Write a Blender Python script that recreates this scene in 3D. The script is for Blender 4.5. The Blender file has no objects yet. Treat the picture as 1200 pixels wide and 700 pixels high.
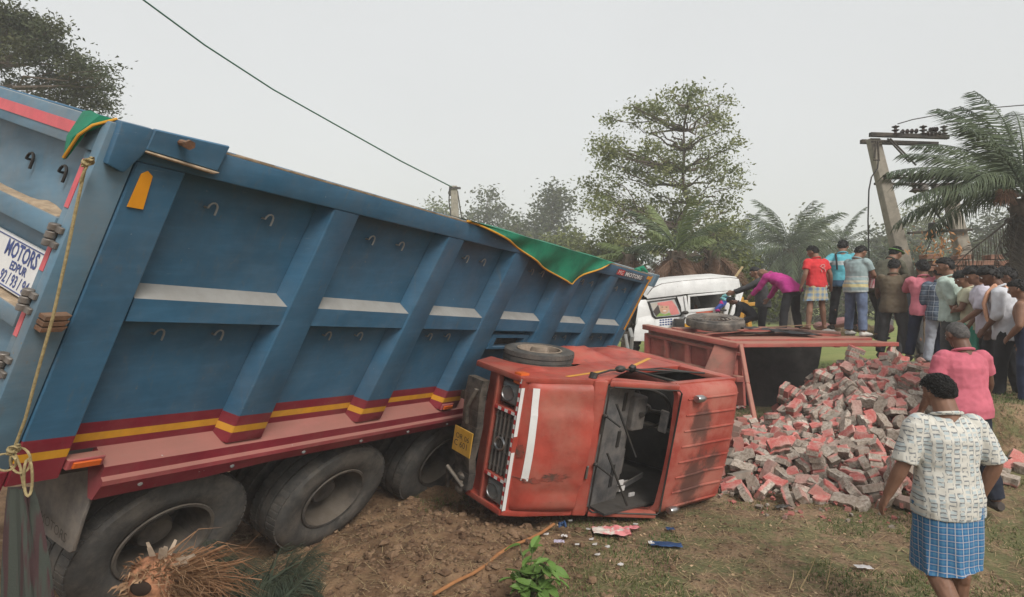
import bpy, bmesh, math, random
import numpy as np
from mathutils import Vector, Matrix, noise
from math import sin, cos, pi, radians

random.seed(7)
rng = np.random.default_rng(7)
SC = bpy.context.scene
COL = SC.collection

# ------------------------------------------------------------------ camera
EYE = 2.3
cam_d = bpy.data.cameras.new("camera")
cam = bpy.data.objects.new("camera", cam_d)
COL.objects.link(cam)
cam.location = (0, 0, EYE)
cam.rotation_euler = (radians(90), 0, 0)
cam_d.sensor_width = 36
cam_d.lens = 36 * 787 / 1200
cam_d.shift_y = -20 / 1200
cam_d.clip_start = 0.05
cam_d.clip_end = 2000
SC.camera = cam

# ------------------------------------------------------------------ sky, sun, exposure
SUN_EL, SUN_AZ = radians(42), radians(152)      # azimuth measured from +Y towards +X: behind the camera, to its right
world = bpy.data.worlds.new("World")
SC.world = world
world.use_nodes = True
wn, wl = world.node_tree.nodes, world.node_tree.links
wn.clear()
w_out = wn.new("ShaderNodeOutputWorld")
w_bg = wn.new("ShaderNodeBackground")
w_sky = wn.new("ShaderNodeTexSky")
w_sky.sky_type = 'NISHITA'
w_sky.sun_disc = False
w_sky.sun_elevation = SUN_EL
w_sky.sun_rotation = SUN_AZ
w_sky.air_density = 1.0
w_sky.dust_density = 4.0
w_hs = wn.new("ShaderNodeHueSaturation")
w_hs.inputs["Saturation"].default_value = 0.18
w_mix = wn.new("ShaderNodeMix"); w_mix.data_type = 'RGBA'
w_mix.inputs["Factor"].default_value = 0.84      # a closed layer of pale cloud
w_mix.inputs[7].default_value = (3.62, 3.70, 3.74, 1)
wl.new(w_sky.outputs[0], w_hs.inputs["Color"])
wl.new(w_hs.outputs[0], w_mix.inputs[6])
w_tc = wn.new("ShaderNodeTexCoord"); w_no = wn.new("ShaderNodeTexNoise"); w_no.inputs["Scale"].default_value = 1.6; w_no.inputs["Detail"].default_value = 3
w_mr = wn.new("ShaderNodeMapRange"); w_mr.inputs[1].default_value = 0.3; w_mr.inputs[2].default_value = 0.7; w_mr.inputs[3].default_value = 0.955; w_mr.inputs[4].default_value = 1.03
w_mu = wn.new("ShaderNodeMix"); w_mu.data_type = 'RGBA'; w_mu.blend_type = 'MULTIPLY'; w_mu.inputs["Factor"].default_value = 1.0
wl.new(w_tc.outputs["Generated"], w_no.inputs["Vector"]); wl.new(w_no.outputs["Fac"], w_mr.inputs[0])
wl.new(w_mix.outputs[2], w_mu.inputs[6]); wl.new(w_mr.outputs[0], w_mu.inputs[7])
wl.new(w_mu.outputs[2], w_bg.inputs["Color"])
w_bg.inputs["Strength"].default_value = 0.1
wl.new(w_bg.outputs[0], w_out.inputs[0])

sun_d = bpy.data.lights.new("sun", 'SUN')
sun_d.energy = 1.5
sun_d.angle = radians(25)
sun_d.color = (1.0, 0.955, 0.9)
sun = bpy.data.objects.new("sun", sun_d)
COL.objects.link(sun)
sun.location = (0, -5, 30)
_d = Vector((sin(SUN_AZ) * cos(SUN_EL), cos(SUN_AZ) * cos(SUN_EL), sin(SUN_EL)))
sun.rotation_euler = _d.to_track_quat('Z', 'Y').to_euler()

SC.view_settings.view_transform = 'Standard'
SC.view_settings.look = 'None'
SC.view_settings.exposure = 1.08
SC.view_settings.gamma = 1.0
SC.cycles.max_bounces = 6
SC.cycles.volume_bounces = 2
SC.cycles.use_denoising = True

# ------------------------------------------------------------------ helpers
# Plans are drawn in site metres; the objects of this place are WIDE times broader and deeper than tall.
WIDE = 1.28


def T(p):
    return Vector((p[0] * WIDE, p[1] * WIDE, p[2]))


def at(x, y, d):
    """site point at distance d seen in direction (x, y) of a 1200 x 700 view"""
    return Vector(((x - 600) / 787 * d, d, EYE - (y - 330) / 615 * d))


def on_ground(x, y, it=30):
    d = 5.0
    for _ in range(it):
        g = gz((x - 600) / 787 * d, d)
        d = 0.5 * d + 0.5 * (EYE - g) * 615 / max(y - 330, 1)
    p = at(x, y, d)
    p.z = gz(p.x, p.y)
    return p


def sstep(a, b, x):
    t = min(1, max(0, (x - a) / (b - a)))
    return t * t * (3 - 2 * t)


ORI = {}


def tag(o, label=None, cat=None, group=None, kind=None):
    if label: o["label"] = label
    if cat: o["category"] = cat
    if group: o["group"] = group
    if kind: o["kind"] = kind
    return o


def root(name, label, cat, pos, group=None):
    o = bpy.data.objects.new(name, None)
    o.empty_display_size = 0.1
    COL.objects.link(o)
    o.location = T(pos)
    ORI[o.name] = Vector(pos)
    return tag(o, label, cat, group)


class MB:
    """collects shapes, then links them as ONE mesh object"""
    def __init__(s, f=None):
        s.v, s.fc, s.mi, s.sm, s.f = [], [], [], [], f

    def add(s, vs, fs, m=0, smooth=False):
        b = len(s.v)
        s.v += [Vector(p) for p in vs]
        for f in fs:
            s.fc.append([b + i for i in f]); s.mi.append(m); s.sm.append(smooth)
        return s

    def box(s, lo, hi, m=0):
        (x0, y0, z0), (x1, y1, z1) = lo, hi
        return s.hexa([(x0, y0, z0), (x1, y0, z0), (x1, y1, z0), (x0, y1, z0)], [(x0, y0, z1), (x1, y0, z1), (x1, y1, z1), (x0, y1, z1)], m)

    def hexa(s, q0, q1, m=0):
        n = len(q0)
        fs = [list(range(n))[::-1], list(range(n, 2 * n))] + [[i, (i + 1) % n, n + (i + 1) % n, n + i] for i in range(n)]
        return s.add(list(q0) + list(q1), fs, m)

    def prism(s, poly, fn, t0, t1, m=0):
        return s.hexa([fn(p, q, t0) for p, q in poly], [fn(p, q, t1) for p, q in poly], m)

    def quad(s, a, b, c, d, m=0):
        return s.add([a, b, c, d], [[0, 1, 2, 3]], m)

    def bar(s, a, b, w, h, m=0, up=(0, 0, 1)):
        a, b = Vector(a), Vector(b)
        d = (b - a).normalized()
        u = Vector(up)
        r = d.cross(u)
        if r.length < 1e-4: r = d.cross(Vector((1, 0, 0)))
        r.normalize(); u = r.cross(d)
        r *= w / 2; u *= h / 2
        return s.hexa([a - r - u, a + r - u, a + r + u, a - r + u], [b - r - u, b + r - u, b + r + u, b - r + u], m)

    def tube(s, pts, rad, n=8, m=0, smooth=True, squash=None, ref=None, cap=True):
        pts = [Vector(p) for p in pts]
        k = len(pts)
        rad = [rad] * k if isinstance(rad, (int, float)) else rad
        vs = []
        ref = Vector(ref) if ref else None
        prev = None
        for i, p in enumerate(pts):
            d = (pts[min(i + 1, k - 1)] - pts[max(i - 1, 0)])
            if d.length < 1e-9: d = Vector((0, 0, 1))
            d.normalize()
            if ref is not None: r = ref - d * ref.dot(d)
            elif prev is not None: r = prev - d * prev.dot(d)
            else: r = d.orthogonal()
            if r.length < 1e-6: r = d.orthogonal()
            r.normalize(); prev = r
            u = d.cross(r)
            ra = rad[i]
            a, b = (ra if isinstance(ra, tuple) else (ra, ra))
            for j in range(n):
                t = 2 * pi * j / n
                vs.append(p + r * (a * cos(t)) + u * (b * sin(t)))
        fs = [[i * n + j, i * n + (j + 1) % n, (i + 1) * n + (j + 1) % n, (i + 1) * n + j] for i in range(k - 1) for j in range(n)]
        if cap: fs += [list(range(n))[::-1], [(k - 1) * n + j for j in range(n)]]
        return s.add(vs, fs, m, smooth)

    def ball(s, c, r, m=0, nu=12, nv=8, rot=None):
        c = Vector(c)
        r = (r, r, r) if isinstance(r, (int, float)) else r
        vs = [Vector((0, 0, -r[2]))]
        for i in range(1, nv):
            t = pi * i / nv - pi / 2
            for j in range(nu):
                a = 2 * pi * j / nu
                vs.append(Vector((r[0] * cos(t) * cos(a), r[1] * cos(t) * sin(a), r[2] * sin(t))))
        vs.append(Vector((0, 0, r[2])))
        if rot is not None: vs = [rot @ v for v in vs]
        e = len(vs) - 1
        fs = [[0, 1 + (j + 1) % nu, 1 + j] for j in range(nu)]
        fs += [[1 + i * nu + j, 1 + i * nu + (j + 1) % nu, 1 + (i + 1) * nu + (j + 1) % nu, 1 + (i + 1) * nu + j] for i in range(nv - 2) for j in range(nu)]
        fs += [[1 + (nv - 2) * nu + j, 1 + (nv - 2) * nu + (j + 1) % nu, e] for j in range(nu)]
        return s.add([c + v for v in vs], fs, m, True)

    def lathe(s, prof, c, ax, n=32, m=0, mfn=None, close=False):
        """prof: (radius, along) pairs round axis ax through c"""
        c, ax = Vector(c), Vector(ax).normalized()
        r = ax.orthogonal().normalized(); u = ax.cross(r)
        k = len(prof)
        vs = [c + ax * h + (r * cos(2 * pi * j / n) + u * sin(2 * pi * j / n)) * q for q, h in prof for j in range(n)]
        rows = range(k if close else k - 1)
        for i in rows:
            pass
        b = len(s.v)
        s.v += vs
        for i in rows:
            i2 = (i + 1) % k
            for j in range(n):
                s.fc.append([b + i * n + j, b + i * n + (j + 1) % n, b + i2 * n + (j + 1) % n, b + i2 * n + j])
                s.mi.append(mfn(i) if mfn else m); s.sm.append(True)
        return s

    def text(s, body, fn, size=1.0, m=0, align='LEFT', weight=0.0):
        cu = bpy.data.curves.new("lettering", 'FONT')
        cu.body, cu.size, cu.align_x, cu.offset = body, size, align, weight
        cu.resolution_u = 2
        ob = bpy.data.objects.new("lettering", cu)
        me = bpy.data.meshes.new_from_object(ob)
        s.add([fn(v.co.x, v.co.y) for v in me.vertices], [list(p.vertices) for p in me.polygons], m)
        bpy.data.objects.remove(ob); bpy.data.curves.remove(cu); bpy.data.meshes.remove(me)
        return s

    def build(s, name, mats, parent=None, origin=None, bevel=0, seg=1, label=None, wide=True, fix=True, angle=35):
        me = bpy.data.meshes.new(name)
        bm = bmesh.new()
        bv = [bm.verts.new(p) for p in s.v]
        for f, mi, sm in zip(s.fc, s.mi, s.sm):
            try: fa = bm.faces.new([bv[i] for i in f])
            except ValueError: continue
            fa.material_index = mi; fa.smooth = sm
        if fix: bmesh.ops.recalc_face_normals(bm, faces=bm.faces)
        if bevel:
            bm.normal_update()
            ed = [e for e in bm.edges if len(e.link_faces) == 2 and e.calc_face_angle(0) > 0.5]
            bmesh.ops.bevel(bm, geom=ed, offset=bevel, segments=seg, affect='EDGES', material=-1, clamp_overlap=True, profile=0.6)
            for fa in bm.faces: fa.smooth = True
        if origin is None: origin = ORI[parent.name] if parent is not None else Vector((0, 0, 0))
        o0 = T(origin) if wide else Vector(origin)
        for v in bm.verts:
            p = s.f(v.co) if s.f else v.co
            v.co = (T(p) if wide else Vector(p)) - o0
        bm.to_mesh(me); bm.free()
        if bevel or any(s.sm):
            me.set_sharp_from_angle(angle=radians(angle))
        for mt in (mats if isinstance(mats, (list, tuple)) else [mats]): me.materials.append(mt)
        ob = bpy.data.objects.new(name, me)
        COL.objects.link(ob)
        if parent is not None:
            ob.parent = parent
            ORI[ob.name] = ORI[parent.name]
        else:
            ob.location = o0
            ORI[ob.name] = Vector(origin)
        if label: ob["label"] = label
        return ob


def np_mesh(name, V, F, mat, parent=None, loc=None, smooth=False):
    """quads or triangles from numpy arrays, in world metres"""
    me = bpy.data.meshes.new(name)
    F = np.asarray(F); k = F.shape[1]
    me.vertices.add(len(V)); me.vertices.foreach_set("co", np.asarray(V, np.float32).ravel())
    me.loops.add(F.size); me.loops.foreach_set("vertex_index", F.astype(np.int32).ravel())
    me.polygons.add(len(F)); me.polygons.foreach_set("loop_start", np.arange(0, F.size, k, dtype=np.int32))
    if smooth: me.polygons.foreach_set("use_smooth", np.ones(len(F), bool))
    me.update(); me.validate()
    me.materials.append(mat)
    o = bpy.data.objects.new(name, me)
    COL.objects.link(o)
    if parent is not None: o.parent = parent
    if loc is not None: o.location = loc
    return o


# ------------------------------------------------------------------ materials
class N:
    """short-hand for a material's node tree"""
    def __init__(s, name):
        s.m = bpy.data.materials.new(name); s.m.use_nodes = True
        s.t = s.m.node_tree; s.b = s.t.nodes["Principled BSDF"]
        s.tc = s.t.nodes.new("ShaderNodeTexCoord")
        s.b.inputs["Specular IOR Level"].default_value = 0.3

    def n(s, ty, **k):
        nd = s.t.nodes.new("ShaderNode" + ty)
        for a, b in k.items(): setattr(nd, a, b)
        return nd

    def l(s, a, b): s.t.links.new(a, b); return s

    def val(s, x, sock):
        if hasattr(x, "is_output"): s.l(x, sock)
        else: sock.default_value = x

    def noise(s, scale=5, detail=4, rough=0.6, vec=None, dist=0.0):
        nd = s.n("TexNoise"); nd.inputs["Scale"].default_value = scale
        nd.inputs["Detail"].default_value = detail; nd.inputs["Roughness"].default_value = rough
        nd.inputs["Distortion"].default_value = dist
        s.l(vec if vec is not None else s.tc.outputs["Object"], nd.inputs["Vector"])
        return nd.outputs["Fac"]

    def scaled(s, v, src=None):
        nd = s.n("VectorMath", operation='MULTIPLY'); nd.inputs[1].default_value = v
        s.l(src if src is not None else s.tc.outputs["Object"], nd.inputs[0])
        return nd.outputs[0]

    def xyz(s, src=None):
        nd = s.n("SeparateXYZ"); s.l(src if src is not None else s.tc.outputs["Object"], nd.inputs[0])
        return nd.outputs

    def ramp(s, fac, a, b):
        nd = s.n("MapRange"); nd.inputs[1].default_value = a; nd.inputs[2].default_value = b
        nd.interpolation_type = 'SMOOTHSTEP'
        s.val(fac, nd.inputs[0]); return nd.outputs[0]

    def math(s, op, a, b=0.0):
        nd = s.n("Math", operation=op); s.val(a, nd.inputs[0]); s.val(b, nd.inputs[1]); return nd.outputs[0]

    def mix(s, fac, a, b, blend='MIX'):
        nd = s.n("Mix"); nd.data_type = 'RGBA'; nd.blend_type = blend
        s.val(fac, nd.inputs[0])
        for x, i in ((a, 6), (b, 7)):
            if hasattr(x, "is_output"): s.l(x, nd.inputs[i])
            else: nd.inputs[i].default_value = (*x[:3], 1)
        return nd.outputs[2]

    def up(s, a=0.2, b=0.9):
        g = s.n("NewGeometry"); return s.ramp(s.xyz(g.outputs["True Normal"])[2], a, b)

    def rand(s):
        return s.n("ObjectInfo").outputs["Random"]

    def vary(s, col, amt=0.15, scale=4, vec=None):
        f = s.noise(scale, 5, 0.65, vec)
        lo = tuple(c * (1 - amt) for c in col); hi = tuple(c * (1 + amt) for c in col)
        return s.mix(s.ramp(f, 0.3, 0.7), lo, hi)

    def bump(s, h, st=0.3, dist=0.01):
        nd = s.n("Bump"); nd.inputs["Strength"].default_value = st; nd.inputs["Distance"].default_value = dist
        s.l(h, nd.inputs["Height"]); s.l(nd.outputs[0], s.b.inputs["Normal"]); return s

    def out(s, col=None, rough=0.6, metal=0.0):
        if col is not None:
            if hasattr(col, "is_output"): s.l(col, s.b.inputs["Base Color"])
            else: s.b.inputs["Base Color"].default_value = (*col[:3], 1)
        s.val(rough, s.b.inputs["Roughness"]); s.b.inputs["Metallic"].default_value = metal
        return s.m


DUST = (0.30, 0.235, 0.165)


def plain(name, col, rough=0.65, amt=0.15, scale=6, metal=0.0, dust=0.0, bump=0.0, bscale=60, spec=0.3):
    n = N(name)
    c = n.vary(col, amt, scale)
    if dust:
        d = n.math('MULTIPLY', n.ramp(n.noise(2.5, 6, 0.7), 0.35, 0.7), dust)
        u = n.math('MULTIPLY', n.up(0.1, 0.8), dust * 0.9)
        c = n.mix(n.math('MAXIMUM', d, u), c, DUST)
    if bump: n.bump(n.noise(bscale, 4, 0.6), bump, 0.01)
    n.b.inputs["Specular IOR Level"].default_value = spec
    return n.out(c, rough, metal)


def paint(name, col, chip=None, dust=0.35, rough=0.45, streak=(2, 2, 14), soot=0.0):
    """old vehicle paint: fading, streaks, scratches, chips and dust"""
    n = N(name)
    c = n.vary(col, 0.16, 1.6)
    st = n.ramp(n.noise(1.2, 5, 0.7, n.scaled(streak)), 0.42, 0.75)
    c = n.mix(n.math('MULTIPLY', st, 0.18), c, tuple(min(1, x * 1.8 + 0.03) for x in col))
    sc = n.ramp(n.noise(3.0, 3, 0.8, n.scaled((1.5, 1.5, 30)), 0.6), 0.70, 0.76)
    c = n.mix(n.math('MULTIPLY', sc, 0.5), c, (0.35, 0.37, 0.38))
    if chip: c = n.mix(n.ramp(n.noise(9, 8, 0.75), 0.66, 0.70), c, chip)
    if soot: c = n.mix(n.math('MULTIPLY', n.ramp(n.noise(1.9, 5, 0.6), 0.52, 0.68), soot), c, (0.03, 0.026, 0.022))
    run = n.ramp(n.noise(2.0, 6, 0.75, n.scaled((7, 7, 0.8)), 0.3), 0.56, 0.72)
    c = n.mix(n.math('MULTIPLY', run, 0.28), c, (0.17, 0.145, 0.115))
    d = n.math('MULTIPLY', n.ramp(n.noise(2.2, 7, 0.72), 0.35, 0.75), dust)
    u = n.math('MULTIPLY', n.up(0.25, 0.85), min(1, dust * 1.7))
    c = n.mix(n.math('MAXIMUM', d, u), c, DUST)
    dots = n.ramp(n.noise(34, 2, 0.5), 0.775, 0.80)
    c = n.mix(n.math('MULTIPLY', dots, 0.7), c, (0.42, 0.42, 0.41))
    dent = n.math('ADD', n.math('MULTIPLY', n.noise(1.7, 3, 0.5), 1.6), n.math('MULTIPLY', n.noise(22, 4, 0.6), 0.03))
    n.bump(dent, 0.35, 0.03)
    return n.out(c, n.math('ADD', n.math('MULTIPLY', n.noise(8, 4), 0.25), rough - 0.1))


M = {}
M['blue'] = paint("blue_paint", (0.038, 0.118, 0.200), (0.16, 0.17, 0.17), 0.11)
M['bluegrey'] = paint("dusty_blue_paint", (0.10, 0.19, 0.26), (0.2, 0.16, 0.12), 0.3)
M['maroon'] = paint("maroon_paint", (0.20, 0.016, 0.030), (0.2, 0.12, 0.1), 0.14)
M['ledge'] = paint("dusty_maroon_paint", (0.28, 0.045, 0.055), None, 0.30)
M['yellow'] = plain("yellow_stripe", (0.62, 0.30, 0.02), 0.5, 0.1, 8, dust=0.15)
M['pinktape'] = plain("faded_red_tape", (0.62, 0.11, 0.13), 0.5, 0.12, 6, dust=0.2)
M['reflect'] = plain("amber_reflector", (0.72, 0.30, 0.02), 0.35, 0.06)
M['orange'] = plain("orange_lens", (0.55, 0.11, 0.02), 0.25, 0.1)
M['pale'] = plain("pale_dusty_metal", (0.24, 0.26, 0.265), 0.7, 0.12, dust=0.35)
M['sand'] = plain("sand", (0.33, 0.25, 0.17), 0.95, 0.25, 14, bump=0.6, bscale=40)
M['steel'] = plain("dull_steel", (0.20, 0.19, 0.18), 0.5, 0.2, 12, 0.6, dust=0.3)
M['duststeel'] = plain("dusty_grey_rim", (0.060, 0.056, 0.052), 0.75, 0.4, 9, dust=0.3)
M['dark'] = plain("dark_chassis", (0.028, 0.026, 0.024), 0.8, 0.3, 8, dust=0.22, bump=0.2)
M['black'] = plain("black_plastic", (0.018, 0.018, 0.018), 0.5, 0.2, dust=0.1)
M['rubbersheet'] = plain("rubber_sheet", (0.13, 0.12, 0.11), 0.85, 0.25, 5, dust=0.4, bump=0.2)
M['white'] = plain("white_print", (0.72, 0.72, 0.70), 0.5, 0.06, dust=0.12)
M['navy'] = plain("navy_print", (0.05, 0.075, 0.22), 0.5, 0.1)
M['redprint'] = plain("red_print", (0.5, 0.03, 0.03), 0.5, 0.1)
M['rope'] = plain("rope", (0.33, 0.26, 0.13), 0.9, 0.25, 60, bump=0.6, bscale=200)
M['wire'] = plain("wire", (0.02, 0.05, 0.035), 0.6, 0.1)
M['rust'] = plain("rusty_metal", (0.14, 0.065, 0.035), 0.85, 0.4, 14, dust=0.3, bump=0.3)
M['concrete'] = plain("concrete", (0.27, 0.245, 0.20), 0.9, 0.2, 5, dust=0.1, bump=0.4, bscale=50)
M['vanwhite'] = paint("white_van_paint", (0.74, 0.74, 0.72), (0.25, 0.2, 0.17), 0.10)
M['glass'] = plain("dark_glass", (0.02, 0.022, 0.024), 0.08, 0.1, spec=0.6)
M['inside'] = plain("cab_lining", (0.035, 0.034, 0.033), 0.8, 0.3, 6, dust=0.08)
M['dash'] = plain("grey_dashboard", (0.095, 0.095, 0.097), 0.65, 0.35, 5, dust=0.3, bump=0.15)
M['chrome'] = plain("worn_chrome", (0.42, 0.42, 0.42), 0.3, 0.2, 10, 0.9, dust=0.2)
M['winglass'] = plain("window_glass", (0.4, 0.42, 0.43), 0.12, 0.15, 10, spec=0.7)
M['lens'] = plain("lamp_glass", (0.13, 0.14, 0.14), 0.12, 0.15, 10, spec=0.7)
M['plateyellow'] = plain("yellow_plate", (0.60, 0.33, 0.03), 0.5, 0.15, 10, dust=0.3)
M['orangeyellow'] = plain("yellow_machine_paint", (0.6, 0.30, 0.04), 0.5, 0.2, dust=0.2)


def red_paint():
    n = N("worn_red_paint")
    c = n.vary((0.34, 0.056, 0.038), 0.25, 2.2)
    fade = n.ramp(n.noise(3.0, 6, 0.7), 0.42, 0.72)
    c = n.mix(n.math('MULTIPLY', fade, 0.5), c, (0.40, 0.135, 0.10))
    scr = n.ramp(n.noise(2.6, 3, 0.8, n.scaled((2, 24, 4)), 0.8), 0.71, 0.75)
    c = n.mix(n.math('MULTIPLY', scr, 0.65), c, (0.52, 0.34, 0.28))
    c = n.mix(n.math('MULTIPLY', n.ramp(n.noise(5, 7, 0.75, n.scaled((1, 1, 2.5))), 0.58, 0.70), 0.55), c, (0.09, 0.045, 0.035))
    c = n.mix(n.ramp(n.noise(7, 9, 0.78), 0.68, 0.73), c, (0.10, 0.05, 0.035))
    d = n.math('MULTIPLY', n.ramp(n.noise(1.6, 7, 0.7), 0.4, 0.7), 0.30)
    c = n.mix(d, c, (0.30, 0.20, 0.14))
    n.bump(n.math('ADD', n.math('MULTIPLY', n.noise(2.6, 3, 0.5), 1.5), n.math('MULTIPLY', n.noise(16, 4, 0.5), 0.12)), 0.4, 0.03)
    return n.out(c, n.math('ADD', n.math('MULTIPLY', n.noise(9, 4), 0.3), 0.32))


def roof_paint(spots):
    """the same paint with dust and two sooty smears, given as (centre, radii) in the part's own space"""
    n = N("sooty_red_roof_paint")
    c = n.vary((0.35, 0.060, 0.042), 0.2, 2.2)
    d = n.ramp(n.noise(2.2, 7, 0.7), 0.38, 0.66)
    c = n.mix(n.math('MULTIPLY', d, 0.50), c, (0.36, 0.21, 0.16))
    c = n.mix(n.ramp(n.noise(8, 9, 0.78), 0.66, 0.72), c, (0.16, 0.07, 0.05))
    for ctr, r in spots:
        sub = n.n("VectorMath", operation='SUBTRACT'); n.l(n.tc.outputs["Object"], sub.inputs[0]); sub.inputs[1].default_value = ctr
        dv = n.n("VectorMath", operation='DIVIDE'); n.l(sub.outputs[0], dv.inputs[0]); dv.inputs[1].default_value = r
        ln = n.n("VectorMath", operation='LENGTH'); n.l(dv.outputs[0], ln.inputs[0])
        q = n.math('ADD', ln.outputs["Value"], n.math('MULTIPLY', n.math('SUBTRACT', n.noise(4.5, 8, 0.78), 0.5), 2.6))
        q2 = n.math('SUBTRACT', 1.0, n.ramp(q, 0.45, 1.15))
        c = n.mix(n.math('MULTIPLY', q2, 0.78), c, (0.055, 0.043, 0.036))
    n.bump(n.noise(5, 4, 0.5), 0.10, 0.03)
    return n.out(c, 0.55)


M['red'] = red_paint()
M['redbody'] = paint("dusty_red_body_paint", (0.36, 0.075, 0.06), (0.12, 0.06, 0.05), 0.30, 0.6, soot=0.5)
M['darkfloor'] = plain("dark_steel_floor", (0.038, 0.034, 0.031), 0.85, 0.5, 3, bump=0.4, bscale=14)


def tyre_mat():
    n = N("tyre_rubber")
    c = n.vary((0.066, 0.064, 0.060), 0.25, 5)
    d = n.math('MULTIPLY', n.ramp(n.noise(4, 7, 0.72), 0.38, 0.7), 0.5)
    c = n.mix(d, c, (0.20, 0.172, 0.14))
    n.bump(n.noise(60, 4), 0.2, 0.01)
    return n.out(c, 0.85)


M['tyre'] = tyre_mat()


def ground_mat():
    n = N("soil_and_grass")
    P = n.tc.outputs["Object"]
    big = n.noise(0.55, 6, 0.62, P); mid = n.noise(2.6, 8, 0.7, P); fine = n.noise(26, 6, 0.75, P)
    c = n.mix(n.ramp(mid, 0.35, 0.68), (0.15, 0.090, 0.050), (0.34, 0.228, 0.135))
    c = n.mix(n.math('MULTIPLY', n.ramp(fine, 0.5, 0.66), 0.6), c, (0.30, 0.215, 0.135))
    c = n.mix(n.math('MULTIPLY', n.ramp(fine, 0.49, 0.38), 0.75), c, (0.05, 0.034, 0.023))
    c = n.mix(n.math('MULTIPLY', n.ramp(n.noise(70, 4, 0.8, P), 0.55, 0.62), 0.5), c, (0.36, 0.28, 0.18))
    g = n.math('MULTIPLY', n.ramp(n.noise(1.7, 9, 0.8, P), 0.45, 0.57), 0.62)
    c = n.mix(g, c, (0.115, 0.150, 0.055))
    far = n.ramp(n.xyz(P)[1], 13.0, 16.0)
    fc = n.mix(n.ramp(n.noise(0.9, 6, 0.7, n.scaled((0.5, 1.5, 1))), 0.35, 0.7), (0.17, 0.215, 0.055), (0.27, 0.27, 0.095))
    c = n.mix(far, c, fc)
    nearmud = n.math('MULTIPLY', n.math('SUBTRACT', 1.0, n.ramp(n.xyz(P)[0], -0.2, 0.9)), n.math('SUBTRACT', 1.0, n.ramp(n.xyz(P)[1], 9.0, 10.5)))
    mud = n.mix(n.ramp(mid, 0.3, 0.7), (0.13, 0.070, 0.038), (0.33, 0.205, 0.115))
    mud = n.mix(n.math('MULTIPLY', n.ramp(fine, 0.45, 0.35), 0.5), mud, (0.03, 0.02, 0.014))
    c = n.mix(n.math('MULTIPLY', nearmud, 0.9), c, mud)
    h = n.math('ADD', n.math('MULTIPLY', fine, 0.5), n.noise(9, 8, 0.7, P))
    n.bump(h, 0.9, 0.05)
    return n.out(c, 0.95)


M['ground'] = ground_mat()


def foliage(name, col, col2, trans=0.25):
    n = N(name)
    c = n.mix(n.ramp(n.noise(1.1, 4, 0.6), 0.35, 0.65), col, col2)
    g = n.n("NewGeometry")
    c = n.mix(n.math('MULTIPLY', g.outputs["Random Per Island"], 0.5), c, tuple(x * 0.45 for x in col))
    m = n.out(c, 0.6)
    tr = n.n("BsdfTranslucent"); n.l(c, tr.inputs["Color"])
    mx = n.n("MixShader"); mx.inputs[0].default_value = trans
    n.l(n.b.outputs[0], mx.inputs[1]); n.l(tr.outputs[0], mx.inputs[2])
    n.l(mx.outputs[0], n.t.nodes["Material Output"].inputs["Surface"])
    return m


M['leaf'] = foliage("leaf_mid_green", (0.105, 0.135, 0.042), (0.17, 0.18, 0.065))
M['leafairy'] = foliage("leaf_airy_green", (0.19, 0.225, 0.08), (0.27, 0.28, 0.12), 0.35)
M['leafdark'] = foliage("leaf_dark_green", (0.062, 0.082, 0.036), (0.105, 0.11, 0.046))
M['leafbush'] = foliage("leaf_yellow_green", (0.12, 0.15, 0.04), (0.19, 0.20, 0.06))
M['leaffresh'] = foliage("leaf_fresh_green", (0.13, 0.25, 0.05), (0.22, 0.34, 0.09))
M['frond'] = foliage("palm_frond_green", (0.06, 0.085, 0.045), (0.11, 0.14, 0.07), 0.15)
M['frondlight'] = foliage("palm_frond_light", (0.15, 0.20, 0.075), (0.20, 0.24, 0.10), 0.2)
M['fronddark'] = foliage("fallen_frond_dark", (0.04, 0.055, 0.037), (0.07, 0.08, 0.046), 0.1)
M['frondbrown'] = foliage("dry_frond_brown", (0.135, 0.072, 0.042), (0.22, 0.125, 0.075), 0.1)
M['deadgrey'] = foliage("dead_frond_grey", (0.062, 0.052, 0.040), (0.11, 0.09, 0.066), 0.1)
M['deadorange'] = foliage("dead_frond_orange", (0.42, 0.20, 0.07), (0.5, 0.26, 0.12), 0.1)
M['bark'] = plain("bark", (0.11, 0.085, 0.065), 0.9, 0.3, 9, bump=0.6, bscale=30)
M['straw'] = plain("straw", (0.40, 0.30, 0.16), 0.9, 0.25, 10)
M['grass'] = foliage("grass_blades", (0.09, 0.135, 0.038), (0.17, 0.185, 0.065), 0.2)
M['fibre'] = foliage("palm_fibre", (0.30, 0.15, 0.075), (0.36, 0.23, 0.13), 0.1)
# ------------------------------------------------------------------ ground
def n2(x, y, s, z=0.0):
    return noise.noise(Vector((x * s, y * s, z)))


def pile_top(X, Y):
    """height of the brick heap above the soil"""
    r = 0.33 * (Y - (5.35 - 0.25 * sstep(2.0, 3.2, X)))
    left = sstep(1.55, 2.3, X)
    capx = 0.24 + 0.66 * sstep(2.9, 4.3, X) + 0.06 * sstep(3.9, 4.8, X)
    crest = min(r, capx)
    back = 1 - sstep(6.9 + 1.6 * sstep(2.4, 4.2, X), 8.0 + 1.6 * sstep(2.4, 4.2, X), Y)
    right = 1 - 0.85 * sstep(3.35, 3.75, X) * (1 - sstep(6.2, 7.0, Y))
    s = max(0, crest) * left * back * right
    return max(0.0, s - max(0.0, gz_base(X, Y) - 0.02)) if s > 0 else 0.0


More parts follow.
